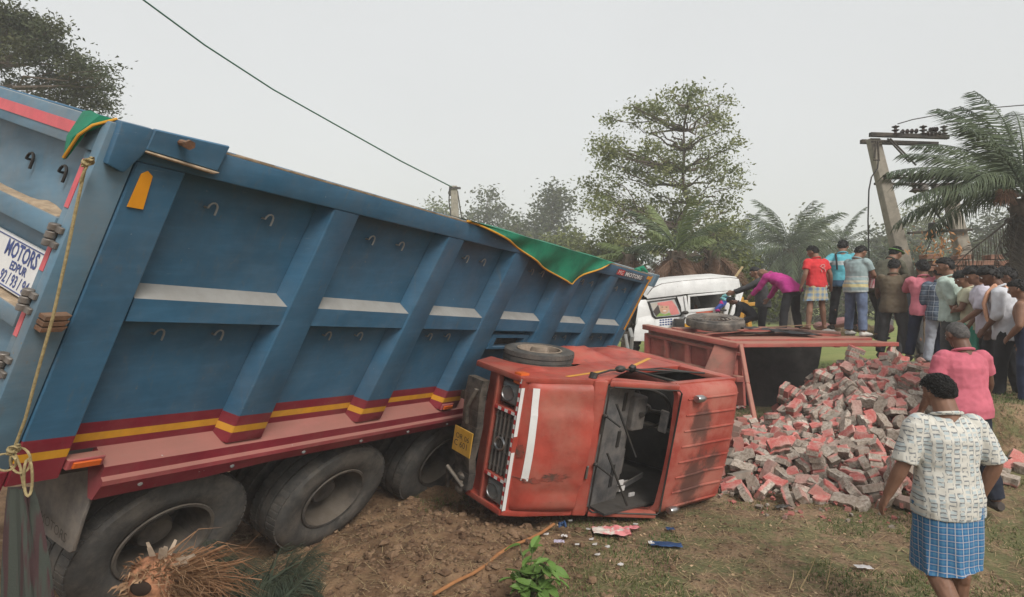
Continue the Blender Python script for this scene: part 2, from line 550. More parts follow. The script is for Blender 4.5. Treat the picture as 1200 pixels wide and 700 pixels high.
def gz_base(X, Y):
    z = 0.0
    # the roadside slope under the camera
    z += 0.78 * (1 - sstep(1.4, 2.6, Y))
    z += 0.12 * sstep(-0.5, -1.2, X) * (1 - sstep(2.6, 3.3, Y))
    # wheel ruts and the mud pushed up by the dump truck
    z += 0.11 * math.exp(-((X + 0.55) ** 2 / 0.30 + (Y - 4.35) ** 2 / 0.35))
    z -= 0.10 * sstep(-0.7, -1.6, X) * sstep(3.9, 4.6, Y) * (1 - sstep(9, 11, Y))
    # earth bank on the right with a steep face
    mx = sstep(-0.25, 0.2, X - 0.64 * Y)
    rise = 0.38 * sstep(3.9, 5.5, Y) + 0.58 * sstep(5.5, 5.75, Y + 0.12 * n2(X, 0, 2.0))
    z += mx * rise * (1 - sstep(9.6, 11.5, Y))
    return z


def gz(X, Y):
    z = gz_base(X, Y)
    z += 0.035 * n2(X, Y, 1.1) + 0.018 * n2(X, Y, 3.7, 3.0)
    return z


def gz_fine(X, Y):
    z = gz(X, Y)
    if 1.5 < Y < 11 and abs(X) < 7:
        mud = (1 - sstep(-0.1, 0.7, X)) * (1 - sstep(7, 9, Y))
        z += (0.014 + 0.060 * mud) * (noise.turbulence(Vector((X * 4.2, Y * 4.2, 7)), 4, False) - 0.6) + (0.006 + 0.010 * mud) * n2(X, Y, 15, 1.0)
        z += 0.45 * pile_top(X, Y)
    return z


def ground():
    xs = list(np.arange(-3.2, 5.6, 0.045))
    a, b = xs[0], xs[-1]; st = 0.06
    while a > -240: a -= st; xs.insert(0, a); st *= 1.17
    st = 0.06
    while b < 240: b += st; xs.append(b); st *= 1.17
    ys = list(np.arange(1.4, 7.0, 0.045))
    b = ys[-1]; st = 0.05
    while b < 240: b += st; ys.append(b); st *= 1.04
    a = ys[0]; st = 0.1
    while a > -60: a -= st; ys.insert(0, a); st *= 1.4
    V = np.array([(x * WIDE, y * WIDE, gz_fine(x, y)) for y in ys for x in xs])
    nx, ny = len(xs), len(ys)
    i = np.arange(nx * ny).reshape(ny, nx)
    F = np.stack([i[:-1, :-1], i[:-1, 1:], i[1:, 1:], i[1:, :-1]], -1).reshape(-1, 4)
    o = np_mesh("ground", V, F, M['ground'], smooth=True)
    o["kind"] = "structure"
    return o


ground()

# ------------------------------------------------------------------ dump truck (rolled to its right, nose down)
TA, TB, TC = Vector((0.4762, 0.8739, -0.0979)), Vector((0.3526, -0.0878, 0.9317)), Vector((0.8056, -0.4781, -0.3499))
TO = Vector((-1.3648, 2.5, 0.7166 + EYE))
TR = lambda p: TO + TA * p[0] + TB * p[1] + TC * p[2]      # u forward from the rear, v up from the top rail, w to the right


def tyre_on(parent, fr, c, ax, R, Wd, rim_r, dish, name='wheel', wear=None, rimcol='steel'):
    """wheel with tyre and rim; ax points outwards; all in frame fr"""
    ax = Vector(ax)
    mb = MB(fr)
    h = Wd / 2
    prof = [(rim_r, -h * 0.8), (rim_r + 0.03, -h * 0.96), (R * 0.80, -h * 1.04), (R * 0.93, -h * 0.98), (R * 0.985, -h * 0.82), (R, -h * 0.6), (R, -h * 0.30), (R * .972, -h * 0.29), (R * .972, -h * 0.23), (R, -h * 0.22),
            (R, h * 0.22), (R * .972, h * 0.23), (R * .972, h * 0.29), (R, h * 0.30), (R, h * 0.6), (R * 0.985, h * 0.82), (R * 0.93, h * 0.98), (R * 0.80, h * 1.04), (rim_r * 1.26, h * 1.02), (rim_r * 1.22, h * 0.99), (rim_r + 0.03, h * 0.96), (rim_r, h * 0.8)]
    mb.lathe(prof, c, ax, 56, 0)
    # tread blocks round the shoulder
    r0 = ax.orthogonal().normalized(); u0 = ax.cross(r0)
    for k in range(52):
        t = 2 * pi * k / 52
        d = r0 * cos(t) + u0 * sin(t); tt = -r0 * sin(t) + u0 * cos(t)
        for s_ in (-1, 1):
            a = Vector(c) + d * (R * 1.0) + ax * (s_ * h * 0.34); b = Vector(c) + d * (R * 0.985) + ax * (s_ * h * 0.86)
            mb.bar(a, b, R * 0.085, R * 0.022, 0, d)
    w = mb.build(name, M['tyre'], parent)
    rb = MB(fr)
    rr = rim_r
    rb.lathe([(rr * 1.06, h * 0.93), (rr * 1.04, h * 0.99), (rr * 0.97, h * 0.97), (rr * 0.95, h * 0.7), (rr * 0.88, h * 0.2), (rr * 0.84, dish + 0.02), (rr * 0.60, dish), (rr * 0.46, dish + 0.03), (rr * 0.43, dish + 0.13), (rr * 0.36, dish + 0.16), (0.001, dish + 0.165)], c, ax, 40, 0)
    for k in range(10):
        t = 2 * pi * k / 10
        d = r0 * cos(t) + u0 * sin(t)
        a = Vector(c) + d * (rr * 0.62) + ax * dish
        rb.tube([a, a + ax * 0.035], 0.02, 6, 0, False)
    rb.build('rim', M[rimcol], w)
    return w


def hook(mb, base, up, out, side, s=1.0):
    """rope hook: a bent rod that leaves the plate, turns over and hangs"""
    base, up, out, side = Vector(base), Vector(up), Vector(out), Vector(side)
    pts = [base, base + out * 0.03 * s]
    for k in range(7):
        t = pi * k / 6
        pts.append(base + out * 0.035 * s + side * (0.032 * s * (1 - cos(t))) + up * (0.045 * s * sin(t)))
    pts.append(pts[-1] - up * 0.05 * s)
    mb.tube(pts, 0.0075 * s, 7)


def dump_truck():
    r = root('dump_truck', 'large blue dump truck with maroon skirt leaning over in the mud', 'truck', (-0.4, 4.6, 0.0))
    L = 6.42
    ribs = [(0.014, .22, .014, .22), (1.07, 1.255, 1.04, 1.275), (2.12, 2.305, 2.06, 2.31), (3.04, 3.30, 3.02, 3.28), (4.05, 4.46, 4.08, 4.46), (5.14, 5.38, 5.16, 5.42), (6.20, 6.42, 6.22, 6.42)]
    vb = [-0.145, -1.64, -1.715, -1.765, -1.845]
    for k, (a0, a1, b0, b1) in enumerate(ribs):
        mb = MB(TR)
        vbk = list(vb)
        if k == 0: vbk[-1] = -1.9
        for i in range(4):
            va, vc = vbk[i], vbk[i + 1]
            def uu(v, j):
                t = (v - vb[0]) / (vb[-1] - vb[0])
                return (a0 + (b0 - a0) * t, a1 + (b1 - a1) * t)[j]
            fl = 0.0 if k in (0, 6) else 0.035
            q = lambda v: [(uu(v, 0) - fl, v, -0.102), (uu(v, 1) + fl, v, -0.102), (uu(v, 1), v, 0), (uu(v, 0), v, 0)]
            qa, qc = q(va), q(vc)
            m = [0, 1, 2, 1][i]
            base = len(mb.v)
            mb.add(qa + qc, [[0, 1, 5, 4], [1, 2, 6, 5], [2, 3, 7, 6], [3, 0, 4, 7]] + ([[0, 1, 2, 3]] if i == 0 else []) + ([[4, 5, 6, 7]] if i == 3 else []), m)
        mb.build('rib', [M['blue'], M['maroon'], M['yellow']], r, bevel=0.006, fix=True)
    for k in range(6):
        u0, u1 = ribs[k][1] + 0.0, ribs[k + 1][0] - 0.0
        l0, l1 = ribs[k][3], ribs[k + 1][2]
        # plates between ribs, bowed a little
        def plate(v0, v1, m, mb, ua, ub, bow=0.012, nu=6, nv=3):
            vs = []
            for j in range(nv + 1):
                for i in range(nu + 1):
                    s_, t_ = i / nu, j / nv
                    vs.append((ua - .03 + (ub - ua + .06) * s_, v0 + (v1 - v0) * t_, -0.10 - bow * 16 * s_ * (1 - s_) * t_ * (1 - t_) * (0.6 + 0.4 * n2(k, j, 1.7))))
            mb.add(vs, [[j * (nu + 1) + i, j * (nu + 1) + i + 1, (j + 1) * (nu + 1) + i + 1, (j + 1) * (nu + 1) + i] for j in range(nv) for i in range(nu)], m, True)
        mb = MB(TR); plate(-0.13, -0.80, 0, mb, u0, u1); up_ = mb.build('side_panel', M['blue'], r, fix=False)
        mb = MB(TR); plate(-0.965, -1.63, 0, mb, l0, l1)
        plate(-1.63, -1.70, 1, mb, l0, l1, 0, 1, 1); plate(-1.70, -1.75, 2, mb, l0, l1, 0, 1, 1); plate(-1.75, -1.80, 1, mb, l0, l1, 0, 1, 1)
        lo_ = mb.build('side_panel', [M['blue'], M['maroon'], M['yellow']], r, fix=False)
        ua, ub = u0 - .02, u1 + .02
        mb = MB(TR)
        mb.prism([(-0.785, -0.10), (-0.845, -0.012), (-0.975, -0.008), (-0.99, -0.10)], lambda p, q, t: (t, p, q), ua + .03, ub - .03)
        for f_i in range(len(mb.mi)):
            pass
        mb.mi[2] = 1  # paler top bevel: settled dust, plus light from above put into its colour
        mb.build('rail', [M['blue'], M['pale']], r)
        hu = [(0.25, 0.62), (0.28, 0.6), (0.3, 0.62), (0.35, 0.62), (0.32, 0.68), (0.35, 0.7)][k]
        for par, v in ((up_, -0.31), (lo_, -1.08)):
            if k == 3 and v < -1: continue
            for h_ in hu:
                mb = MB(TR); hook(mb, (u0 + (u1 - u0) * h_, v, -0.105), (0, 1, 0), (0, 0, 1), (1, 0, 0), 0.72)
                mb.build('rope_hook', M['pale'], par)
    # a small framed step cut into the lower plate near the front
    mb = MB(TR)
    for (a, b, c, d) in ((3.36, 4.02, -1.03, -1.07), (3.36, 4.02, -1.17, -1.20), (3.36, 3.44, -1.07, -1.17), (3.94, 4.02, -1.07, -1.17)):
        mb.box((a, d, -0.10), (b, c, -0.03), 0)
    mb.box((3.44, -1.168, -0.099), (3.94, -1.072, -0.093), 1)
    mb.build('step_slot', [M['blue'], M['dark']], r, bevel=0.004)
    # rails
    mb = MB(TR); mb.box((-0.04, -0.146, -0.15), (L, 0.0, 0.004), 0); tr_ = mb.build('top_rail', M['blue'], r, bevel=0.010, seg=2)
    mb = MB(TR)
    for i in range(60):
        u = -0.03 + i * (L / 60); hgt = 0.010 + 0.008 * n2(i, 0, 0.7)
        mb.box((u, 0.0005, -0.145), (u + L / 60, hgt, 0.0))
    mb.build('sand_ridge', M['sand'], tr_)
    mb = MB(TR); mb.box((0, -0.146, -2.15), (L, -0.0, -2.0)); mb.build('top_rail', M['blue'], r, bevel=0.01)
    mb = MB(TR); mb.box((0, -1.95, -2.14), (L, -0.146, -2.05)); mb.build('side_wall', M['blue'], r)
    mb = MB(TR); mb.box((L - 0.02, -1.9, -2.14), (L + 0.06, 0.03, -0.005)); mb.box((L + .0, -0.16, -0.2), (L + 0.14, 0.04, 0.05)); mb.build('front_wall', M['bluegrey'], r, bevel=0.01)
    mb = MB(TR); mb.box((0, -1.95, -2.05), (L, -1.87, -0.1)); mb.build('bed_floor', M['dark'], r)
    mb = MB(TR); mb.prism([(-0.004, -0.02), (-0.10, -0.02), (-0.10, 0.012), (-0.004, 0.012)], lambda p, q, t: (t, p, q), L + 0.0, L + 0.02)
    mb.prism([(-0.02, 0.006), (-0.07, 0.006), (-0.07, 0.012), (-0.02, 0.012)], lambda p, q, t: (t, p, q), L - 0.16, L - 0.02)
    mb.prism([(-0.07, 0.002), (-0.9, 0.002), (-0.9, 0.008), (-0.07, 0.008)], lambda p, q, t: (t, p, q), L - 0.05, L - 0.01)
    mb.build('reflective_strip', M['reflect'], r)
    # skirt: dusty ledge, band, step, lower band
    mb = MB(TR)
    prof = [(-1.785, -0.12), (-1.868, 0.008), (-1.93, 0.012), (-1.945, 0.035), (-1.975, 0.037), (-2.055, 0.014), (-2.06, -0.02), (-1.9, -0.12)]
    us = [0.40, 0.55] + [0.55 + (L - 0.55) * i / 14 for i in range(1, 15)]
    rows = []
    for j, u in enumerate(us):
        sag = 0.0 if j > 2 else 0.02
        rows.append([(u, v + (0.006 * n2(u, v, 2.0) if v < -2 else 0) - (sag if v < -2 else 0), w + 0.006 * n2(u, v, 1.5)) for v, w in prof])
    n_ = len(prof)
    base = []
    for rw in rows: base += rw
    for i in range(len(us) - 1):
        for j in range(n_):
            m = {0: 1, 1: 0, 2: 1, 3: 1, 4: 0}.get(j, 0)
            mb.add([rows[i][j], rows[i + 1][j], rows[i + 1][(j + 1) % n_], rows[i][(j + 1) % n_]], [[0, 1, 2, 3]], m)
    mb.add(rows[0], [list(range(n_))], 0)
    sk = mb.build('skirt', [M['maroon'], M['ledge']], r)
    mb = MB(TR)
    for u in np.arange(0.6, L, 0.52):
        mb.tube([(u, -2.015, 0.02), (u, -2.015, 0.034)], 0.012, 8, 0, False)
    mb.build('rivets', M['pale'], sk)["kind"] = 'stuff'
    for u0 in (0.245, 3.05):
        mb = MB(TR); mb.box((u0 - .02, -1.85, -0.05), (u0 + .14, -1.785, 0.012), 0); mk = mb.build('marker_lamp', M['ledge'], r, bevel=0.006)
        mb = MB(TR); mb.box((u0, -1.838, 0.01), (u0 + .12, -1.80, 0.024)); mb.build('lens', M['orange'], mk, bevel=0.004)
    # corner post and rear plates
    mb = MB(TR); mb.box((-0.125, -1.80, -0.062), (0.010, 0.0, -0.003)); mb.build('corner_post', M['bluegrey'], r, bevel=0.012, seg=2)
    mb = MB(TR); mb.box((-0.124, -1.93, -0.10), (0.012, -1.8, 0.0)); mb.build('corner_foot', M['maroon'], r, bevel=0.008)
    mb = MB(TR); mb.prism([(-0.105, 0.015), (0.015, 0.02), (0.02, -0.09), (-0.03, -0.215), (-0.10, -0.19)], lambda p, q, t: (p, q, t), -0.04, 0.028); mb.build('post_plate', M['blue'], r, bevel=0.012, seg=2)
    mb = MB(TR); mb.prism([(0.015, 0.022), (0.34, 0.045), (0.33, -0.10), (0.01, -0.085)], lambda p, q, t: (p, q, t), 0.005, 0.03); cp = mb.build('cap_plate', M['blue'], r, bevel=0.006)
    mb = MB(TR); mb.prism([(0.01, -0.085), (0.33, -0.10), (0.30, -0.118), (0.012, -0.098)], lambda p, q, t: (p, q, t), 0.006, 0.055); mb.build('sandy_lip', M['sand'], cp, bevel=0.006)
    mb = MB(TR); mb.tube([(0.13, -0.005, 0.02), (0.13, -0.005, 0.075)], 0.016, 10); mb.tube([(0.13, -0.005, 0.075), (0.13, -0.005, 0.09)], 0.024, 6, 0, False); mb.build('bolt', M['rust'], cp)
    mb = MB(TR); mb.prism([(0.045, -0.20), (0.065, -0.18), (0.09, -0.20), (0.105, -0.37), (0.042, -0.37)], lambda p, q, t: (p, q, t), 0.002, 0.007); mb.build('amber_reflector', M['reflect'], r)
    # tailgate
    g = MB(TR)
    g.box((-0.05, -1.78, -2.02), (-0.03, 0, -0.064)); tg = g.build('tailgate', M['bluegrey'], r)
    for lo, hi in (((-0.12, -0.155, -2.02), (-0.05, 0.0, -0.066)), ((-0.11, -1.78, -0.125), (-0.05, -0.156, -0.066)), ((-0.115, -0.60, -2.02), (-0.05, -0.50, -0.130)), ((-0.115, -1.07, -2.02), (-0.05, -0.98, -0.130)), ((-0.115, -1.52, -2.02), (-0.05, -1.42, -0.130)), ((-0.11, -1.78, -2.02), (-0.05, -0.156, -1.96))):
        mb = MB(TR); mb.box(lo, hi); mb.build('frame_bar', M['bluegrey'], tg, bevel=0.008, seg=2)
    for v in (-0.50, -0.98, -1.42):
        mb = MB(TR)
        for i in range(26):
            w0 = -2.0 + i * 1.85 / 26
            hgt = 0.010 + 0.035 * max(0, n2(i, v * 9, 0.35))
            q = lambda w, h: [(-0.05, v + h * 1.1, w), (-0.05, v, w), (-0.108, v, w), (-0.10, v + h * 0.4, w)]
            mb.hexa(q(w0, hgt), q(w0 + 1.85 / 26, 0.010 + 0.035 * max(0, n2(i + 1, v * 9, 0.35))))
        mb.build('sand_on_ledge', M['sand'], tg)
    mb = MB(TR); mb.box((-0.1235, -0.105, -2.0), (-0.1205, -0.05, -0.14)); mb.build('red_tape', M['pinktape'], tg)
    for a, b in ((-0.20, -0.44), (-0.60, -0.76), (-0.94, -1.10), (-1.26, -1.5)):
        mb = MB(TR); mb.box((-0.1135, b, -0.112), (-0.1105, a, -0.082)); mb.build('red_tape', M['pinktape'], tg)
    for w in (-1.4, -0.95, -0.575, -0.30):
        mb = MB(TR); hook(mb, (-0.05, -0.31, w - .03), (0, 1, 0), (-0.6, 0, 0), (0, 0, 1), 0.85); mb.build('rope_hook', M['black'], tg)
    for v in (-0.52, -0.85, -1.18):
        mb = MB(TR)
        for k in range(3):
            mb.tube([(-0.135, v - .038 * k, -0.078), (-0.135, v - .038 * k - .034, -0.078)], 0.022, 10)
        mb.box((-0.139, v - .038, -0.065), (-0.122, v - 0.006, -0.02)); mb.box((-0.139, v - .112, -0.065), (-0.122, v - 0.08, -0.02))
        mb.build('hinge', M['steel'], r, bevel=0.004)
    mb = MB(TR); mb.box((-0.075, -0.955, -1.35), (-0.06, -0.695, -0.165), 0)
    # the plate stands proud of the recessed tailgate
    bd = mb.build('signboard', M['white'], tg)
    S = lambda x, y: (-0.0765, -0.70 + y, x)
    mb = MB(TR)
    for (x0, y0, x1, y1) in ((-1.33, -0.004, -0.175, -0.009), (-1.33, -0.241, -0.175, -0.246), (-0.180, -0.246, -0.175, -0.004)):
        mb.box((-0.0775, -0.70 + y0, x0), (-0.0755, -0.70 + y1, x1))
    mb.text('MOTORS', lambda x, y: S(-0.207 + x * .58, -0.095 + y), 0.115, 0, 'RIGHT', 0.003)
    mb.text('EDPUR', lambda x, y: S(-0.26 + x * .72, -0.152 + y), 0.062, 0, 'RIGHT', 0.002)
    mb.text('92 / 93 / 94', lambda x, y: S(-0.205 + x * .58, -0.228 + y), 0.088, 0, 'RIGHT', 0.002)
    mb.build('lettering', M['navy'], bd)
    mb = MB(TR); mb.tube([(-0.15, -1.42, -1.6), (-0.15, -1.44, -0.02)], 0.022, 10); mb.ball((-0.15, -1.44, -0.02), 0.03); mb.build('lock_bar', M['pale'], r)
    mb = MB(TR)
    for k in range(3): mb.prism([(-0.11, -0.94 - k * .03), (-0.02, -0.93 - k * .03), (-0.035, -0.955 - k * .03), (-0.11, -0.96 - k * .03)], lambda p, q, t: (p, q, t), 0.0, 0.05)
    mb.build('latch_bracket', M['rust'], r)
    # name on the front of the top rail
    mb = MB(TR); mb.box((5.22, -0.112, 0.0055), (6.18, -0.030, 0.008), 0); nb = mb.build('name_board', plain('slate_board', (0.10, 0.10, 0.12), .6), r)
    mb = MB(TR); mb.box((5.25, -0.108, 0.008), (5.46, -0.034, 0.0095), 1)
    mb.text('MG', lambda x, y: (5.27 + x * 1.3, -0.1 + y, 0.0105), 0.08, 2); mb.text('MOTORS', lambda x, y: (5.50 + x * 1.75, -0.1 + y, 0.0095), 0.08, 2, 'LEFT', .002)
    mb.build('lettering', [M['navy'], M['redprint'], M['white']], nb)
    # mud flap
    P3 = lambda p, q, t: (0.42 + 0.02 * sin(q * 9) + t, q, p)
    mb = MB(TR); mb.prism([(-0.525, -1.92), (-0.088, -1.92), (-0.034, -2.08), (-0.003, -2.21), (0.012, -2.42), (-0.01, -2.445), (-0.33, -2.49), (-0.40, -2.45), (-0.45, -2.36), (-0.5, -2.2)], P3, 0, 0.018); fl = mb.build('mud_flap', M['rubbersheet'], r, bevel=0.004)
    mb = MB(TR); mb.text('R.S MOTORS', lambda x, y: P3(-0.40 + x * .66, -2.40 + y, -0.006), 0.095, 0); mb.build('lettering', M['dark'], fl)
    # running gear
    for (u, v) in ((0.99, -2.62), (2.30, -2.67), (3.58, -2.58), (5.5, -2.56)):
        tyre_on(r, TR, (u, v, -0.20), (0, 0, 1), 0.505, 0.29, 0.270, -0.13, rimcol='duststeel')
        tyre_on(r, TR, (u, v, -0.52), (0, 0, 1), 0.505, 0.27, 0.262, -0.06, rimcol='duststeel')
        tyre_on(r, TR, (u, v, -1.85), (0, 0, -1), 0.505, 0.29, 0.270, -0.13, rimcol='duststeel')
        mb = MB(TR); mb.tube([(u, v, -0.3), (u, v, -1.8)], 0.09, 10); mb.ball((u, v, -1.05), (0.22, 0.22, 0.2)); mb.build('axle', M['dark'], r)
    for w in (-0.72, -1.30):
        mb = MB(TR); mb.box((0.2, -2.33, w - .05), (7.2, -1.96, w + .05)); mb.build('chassis_rail', M['dark'], r)
    mb = MB(TR)
    for u in (0.3, 1.6, 2.9, 4.4, 5.9, 7.1): mb.box((u, -2.3, -1.25), (u + .1, -2.0, -0.77))
    for u in (1.6, 3.0): mb.box((u - .5, -2.42, -0.66), (u + .5, -2.36, -0.56))
    mb.build('cross_member', M['dark'], r)
    mb = MB(TR); mb.box((4.6, -2.65, -0.7), (5.2, -2.1, -0.15)); mb.build('fuel_tank', M['dark'], r, bevel=0.06, seg=3)
    return r


dump_truck()


def green_tarps():
    # tarpaulin hanging over the right-hand top rail
    mb = MB(TR)
    def edge(u):      # depth of the hanging edge below the rail
        a, b, c = 2.35, 4.15, 4.92
        return 0.0 if u <= a or u >= c else (0.37 * ((u - a) / (b - a)) ** 1.15 if u < b else 0.37 * (c - u) / (c - b))
    nu, nv = 30, 8
    vs = []
    for i in range(nu + 1):
        u = 2.28 + 2.70 * i / nu
        e = edge(u) + 0.012
        for j in range(nv + 1):
            t = j / nv
            w = -0.22 + 0.25 * min(1, t / 0.25) if t < 0.25 else 0.03 + 0.03 * sin(u * 9 + t * 3) * t
            v = 0.028 + 0.01 * sin(u * 7) if t < 0.25 else 0.028 - (e + 0.0) * (t - 0.25) / 0.75
            vs.append((u + 0.05 * t * sin(u * 5), v, w))
    F = [[i * (nv + 1) + j, i * (nv + 1) + j + 1, (i + 1) * (nv + 1) + j + 1, (i + 1) * (nv + 1) + j] for i in range(nu) for j in range(nv)]
    mb.add(vs, F, 0, True)
    c = N("green_tarpaulin"); col = c.vary((0.014, 0.17, 0.095), 0.25, 5); c.bump(c.noise(120, 2), 0.15); M['tarp'] = c.out(col, 0.6)
    o = mb.build('tarpaulin', M['tarp'], None, origin=TR((3.9, 0, 0)), fix=False)
    tag(o, 'green tarpaulin with yellow hem hanging over the dump truck side rail', 'tarpaulin')
    mb = MB(TR)
    mb.tube([vs[i * (nv + 1) + nv] for i in range(nu + 1)], 0.010, 6)
    h = mb.build('hem', M['yellow'], o)
    # scrap of the same tarpaulin tied at the rear corner
    mb = MB(TR)
    A_ = [(-0.13, 0.008, -0.20), (-0.13, 0.02, -0.15), (-0.14, 0.012, -0.06), (-0.10, 0.015, -0.02)]
    B_ = [(-0.15, -0.11, -0.19), (-0.17, -0.12, -0.16), (-0.17, -0.12, -0.12), (-0.15, -0.08, -0.08)]
    C_ = [(-0.15, -0.22, -0.165), (-0.155, -0.23, -0.155), (-0.155, -0.23, -0.15), (-0.15, -0.22, -0.14)]
    vs = A_ + B_ + C_
    mb.add(vs, [[i * 4 + j, i * 4 + j + 1, (i + 1) * 4 + j + 1, (i + 1) * 4 + j] for i in range(2) for j in range(3)], 0, True)
    o = mb.build('tarpaulin', M['tarp'], None, origin=TR((-0.15, -0.1, -0.2)), fix=False)
    tag(o, 'green tarpaulin corner bunched and tied at the top of the tailgate', 'tarpaulin')
    mb = MB(TR); mb.tube([(-0.10, 0.018, -0.02), (-0.15, -0.04, -0.06), (-0.165, -0.10, -0.095), (-0.16, -0.22, -0.145)], 0.0065, 6); mb.build('hem', M['yellow'], o)
    mb = MB(TR); mb.tube([(L_u, 0.02, -0.15) for L_u in (6.2, 6.3, 6.4)], [0.02, 0.05, 0.01], 8); mb.tube([(6.28, 0.02, -0.2), (6.3, 0.07, -0.12), (6.36, 0.03, -0.05)], [0.01, 0.045, 0.01], 8)
    o = mb.build('tarpaulin', M['tarp'], None, origin=TR((6.3, 0.02, -0.15))); tag(o, 'small green tarpaulin knot on the far front corner of the blue truck', 'tarpaulin')
    # rope down the tailgate corner, ending in a knot with loops
    mb = MB(TR)
    mb.f = None
    px = lambda L: [at(*q) for q in L]
    mb.tube(px([(105, 188, 2.36), (99, 200, 2.36), (88, 250, 2.38), (78, 300, 2.40), (62, 372, 2.43), (43, 440, 2.47), (30, 490, 2.50), (17, 525, 2.53)]), 0.0058, 7)
    for (x, y, s_) in ((103, 190, 9), (16, 527, 10)):
        for k in range(3): mb.tube([at(x + s_ * .7 * cos(t + k), y + s_ * .6 * sin(t) * (1 if k % 2 else .6), 2.35 + (.16 if y > 300 else 0) + .012 * sin(t * 2 + k)) for t in [2 * pi * i / 10 for i in range(11)]], 0.006, 6)
    for (cx, cy, rx, ry) in ((24, 540, 12, 15), (6, 542, 13, 10), (33, 560, 5, 22)):
        mb.tube([at(cx + rx * cos(t), cy + ry * sin(t), 2.52 + .01 * sin(3 * t)) for t in [2 * pi * i / 16 for i in range(17)]], 0.0052, 6)
    mb.tube(px([(103, 192, 2.35), (97, 205, 2.35), (94, 214, 2.36)]), .005, 6); mb.tube(px([(16, 528, 2.52), (24, 548, 2.52), (28, 572, 2.53)]), .005, 6)
    o = mb.build('rope', M['rope'], None, origin=TR((-0.17, -1.7, -0.06))); tag(o, 'yellow rope running down the tailgate corner to a looped knot', 'rope')
    # dark rag
    mb = MB()
    top = at(27, 570, 2.62)
    ns, nt = 26, 14
    vs = []
    for j in range(nt + 1):
        t = j / nt
        for i in range(ns):
            a = 2 * pi * i / ns
            rr = (0.035 + 0.055 * t ** 0.7) * (1 + 0.28 * sin(a * 5 + 2 * t) + 0.1 * sin(a * 9))
            vs.append(top + Vector((rr * cos(a) * 1.1 + 0.05 * t, rr * sin(a) * 0.6 - 0.02, -0.95 * t)))
    mb.add(vs, [[j * ns + i, j * ns + (i + 1) % ns, (j + 1) * ns + (i + 1) % ns, (j + 1) * ns + i] for j in range(nt) for i in range(ns)] + [list(range(ns))], 0, True)
    n = N("dark_rag_cloth"); c = n.mix(n.ramp(n.noise(3, 2, 0.5, n.scaled((9, 9, 0.5))), 0.45, 0.55), (0.048, 0.055, 0.045), (0.055, 0.03, 0.03)); n.bump(n.noise(90, 3), 0.3)
    o = mb.build('rag', n.out(c, 0.95), None, origin=top, fix=False); tag(o, 'dark olive and maroon rag hanging at the rear corner of the truck', 'rag')


green_tarps()
# ------------------------------------------------------------------ red truck on its side: a towards its rear, b towards its right-hand side (now on top), c towards its roof
CA, CB, CCv = Vector((0.7922, 0.6089, -0.0412)), Vector((0.1209, -0.0905, 0.9885)), Vector((0.5982, -0.7881, -0.1453))
CO = Vector((-0.0347, 4.7677, 0.1576))
CR = lambda p: CO + CA * p[0] + CB * p[1] + CCv * p[2]
CW = 1.30


M['dustyrim'] = plain('dusty_rim', (0.24, 0.19, 0.15), 0.9, 0.35, 12, dust=0.5, bump=0.3)


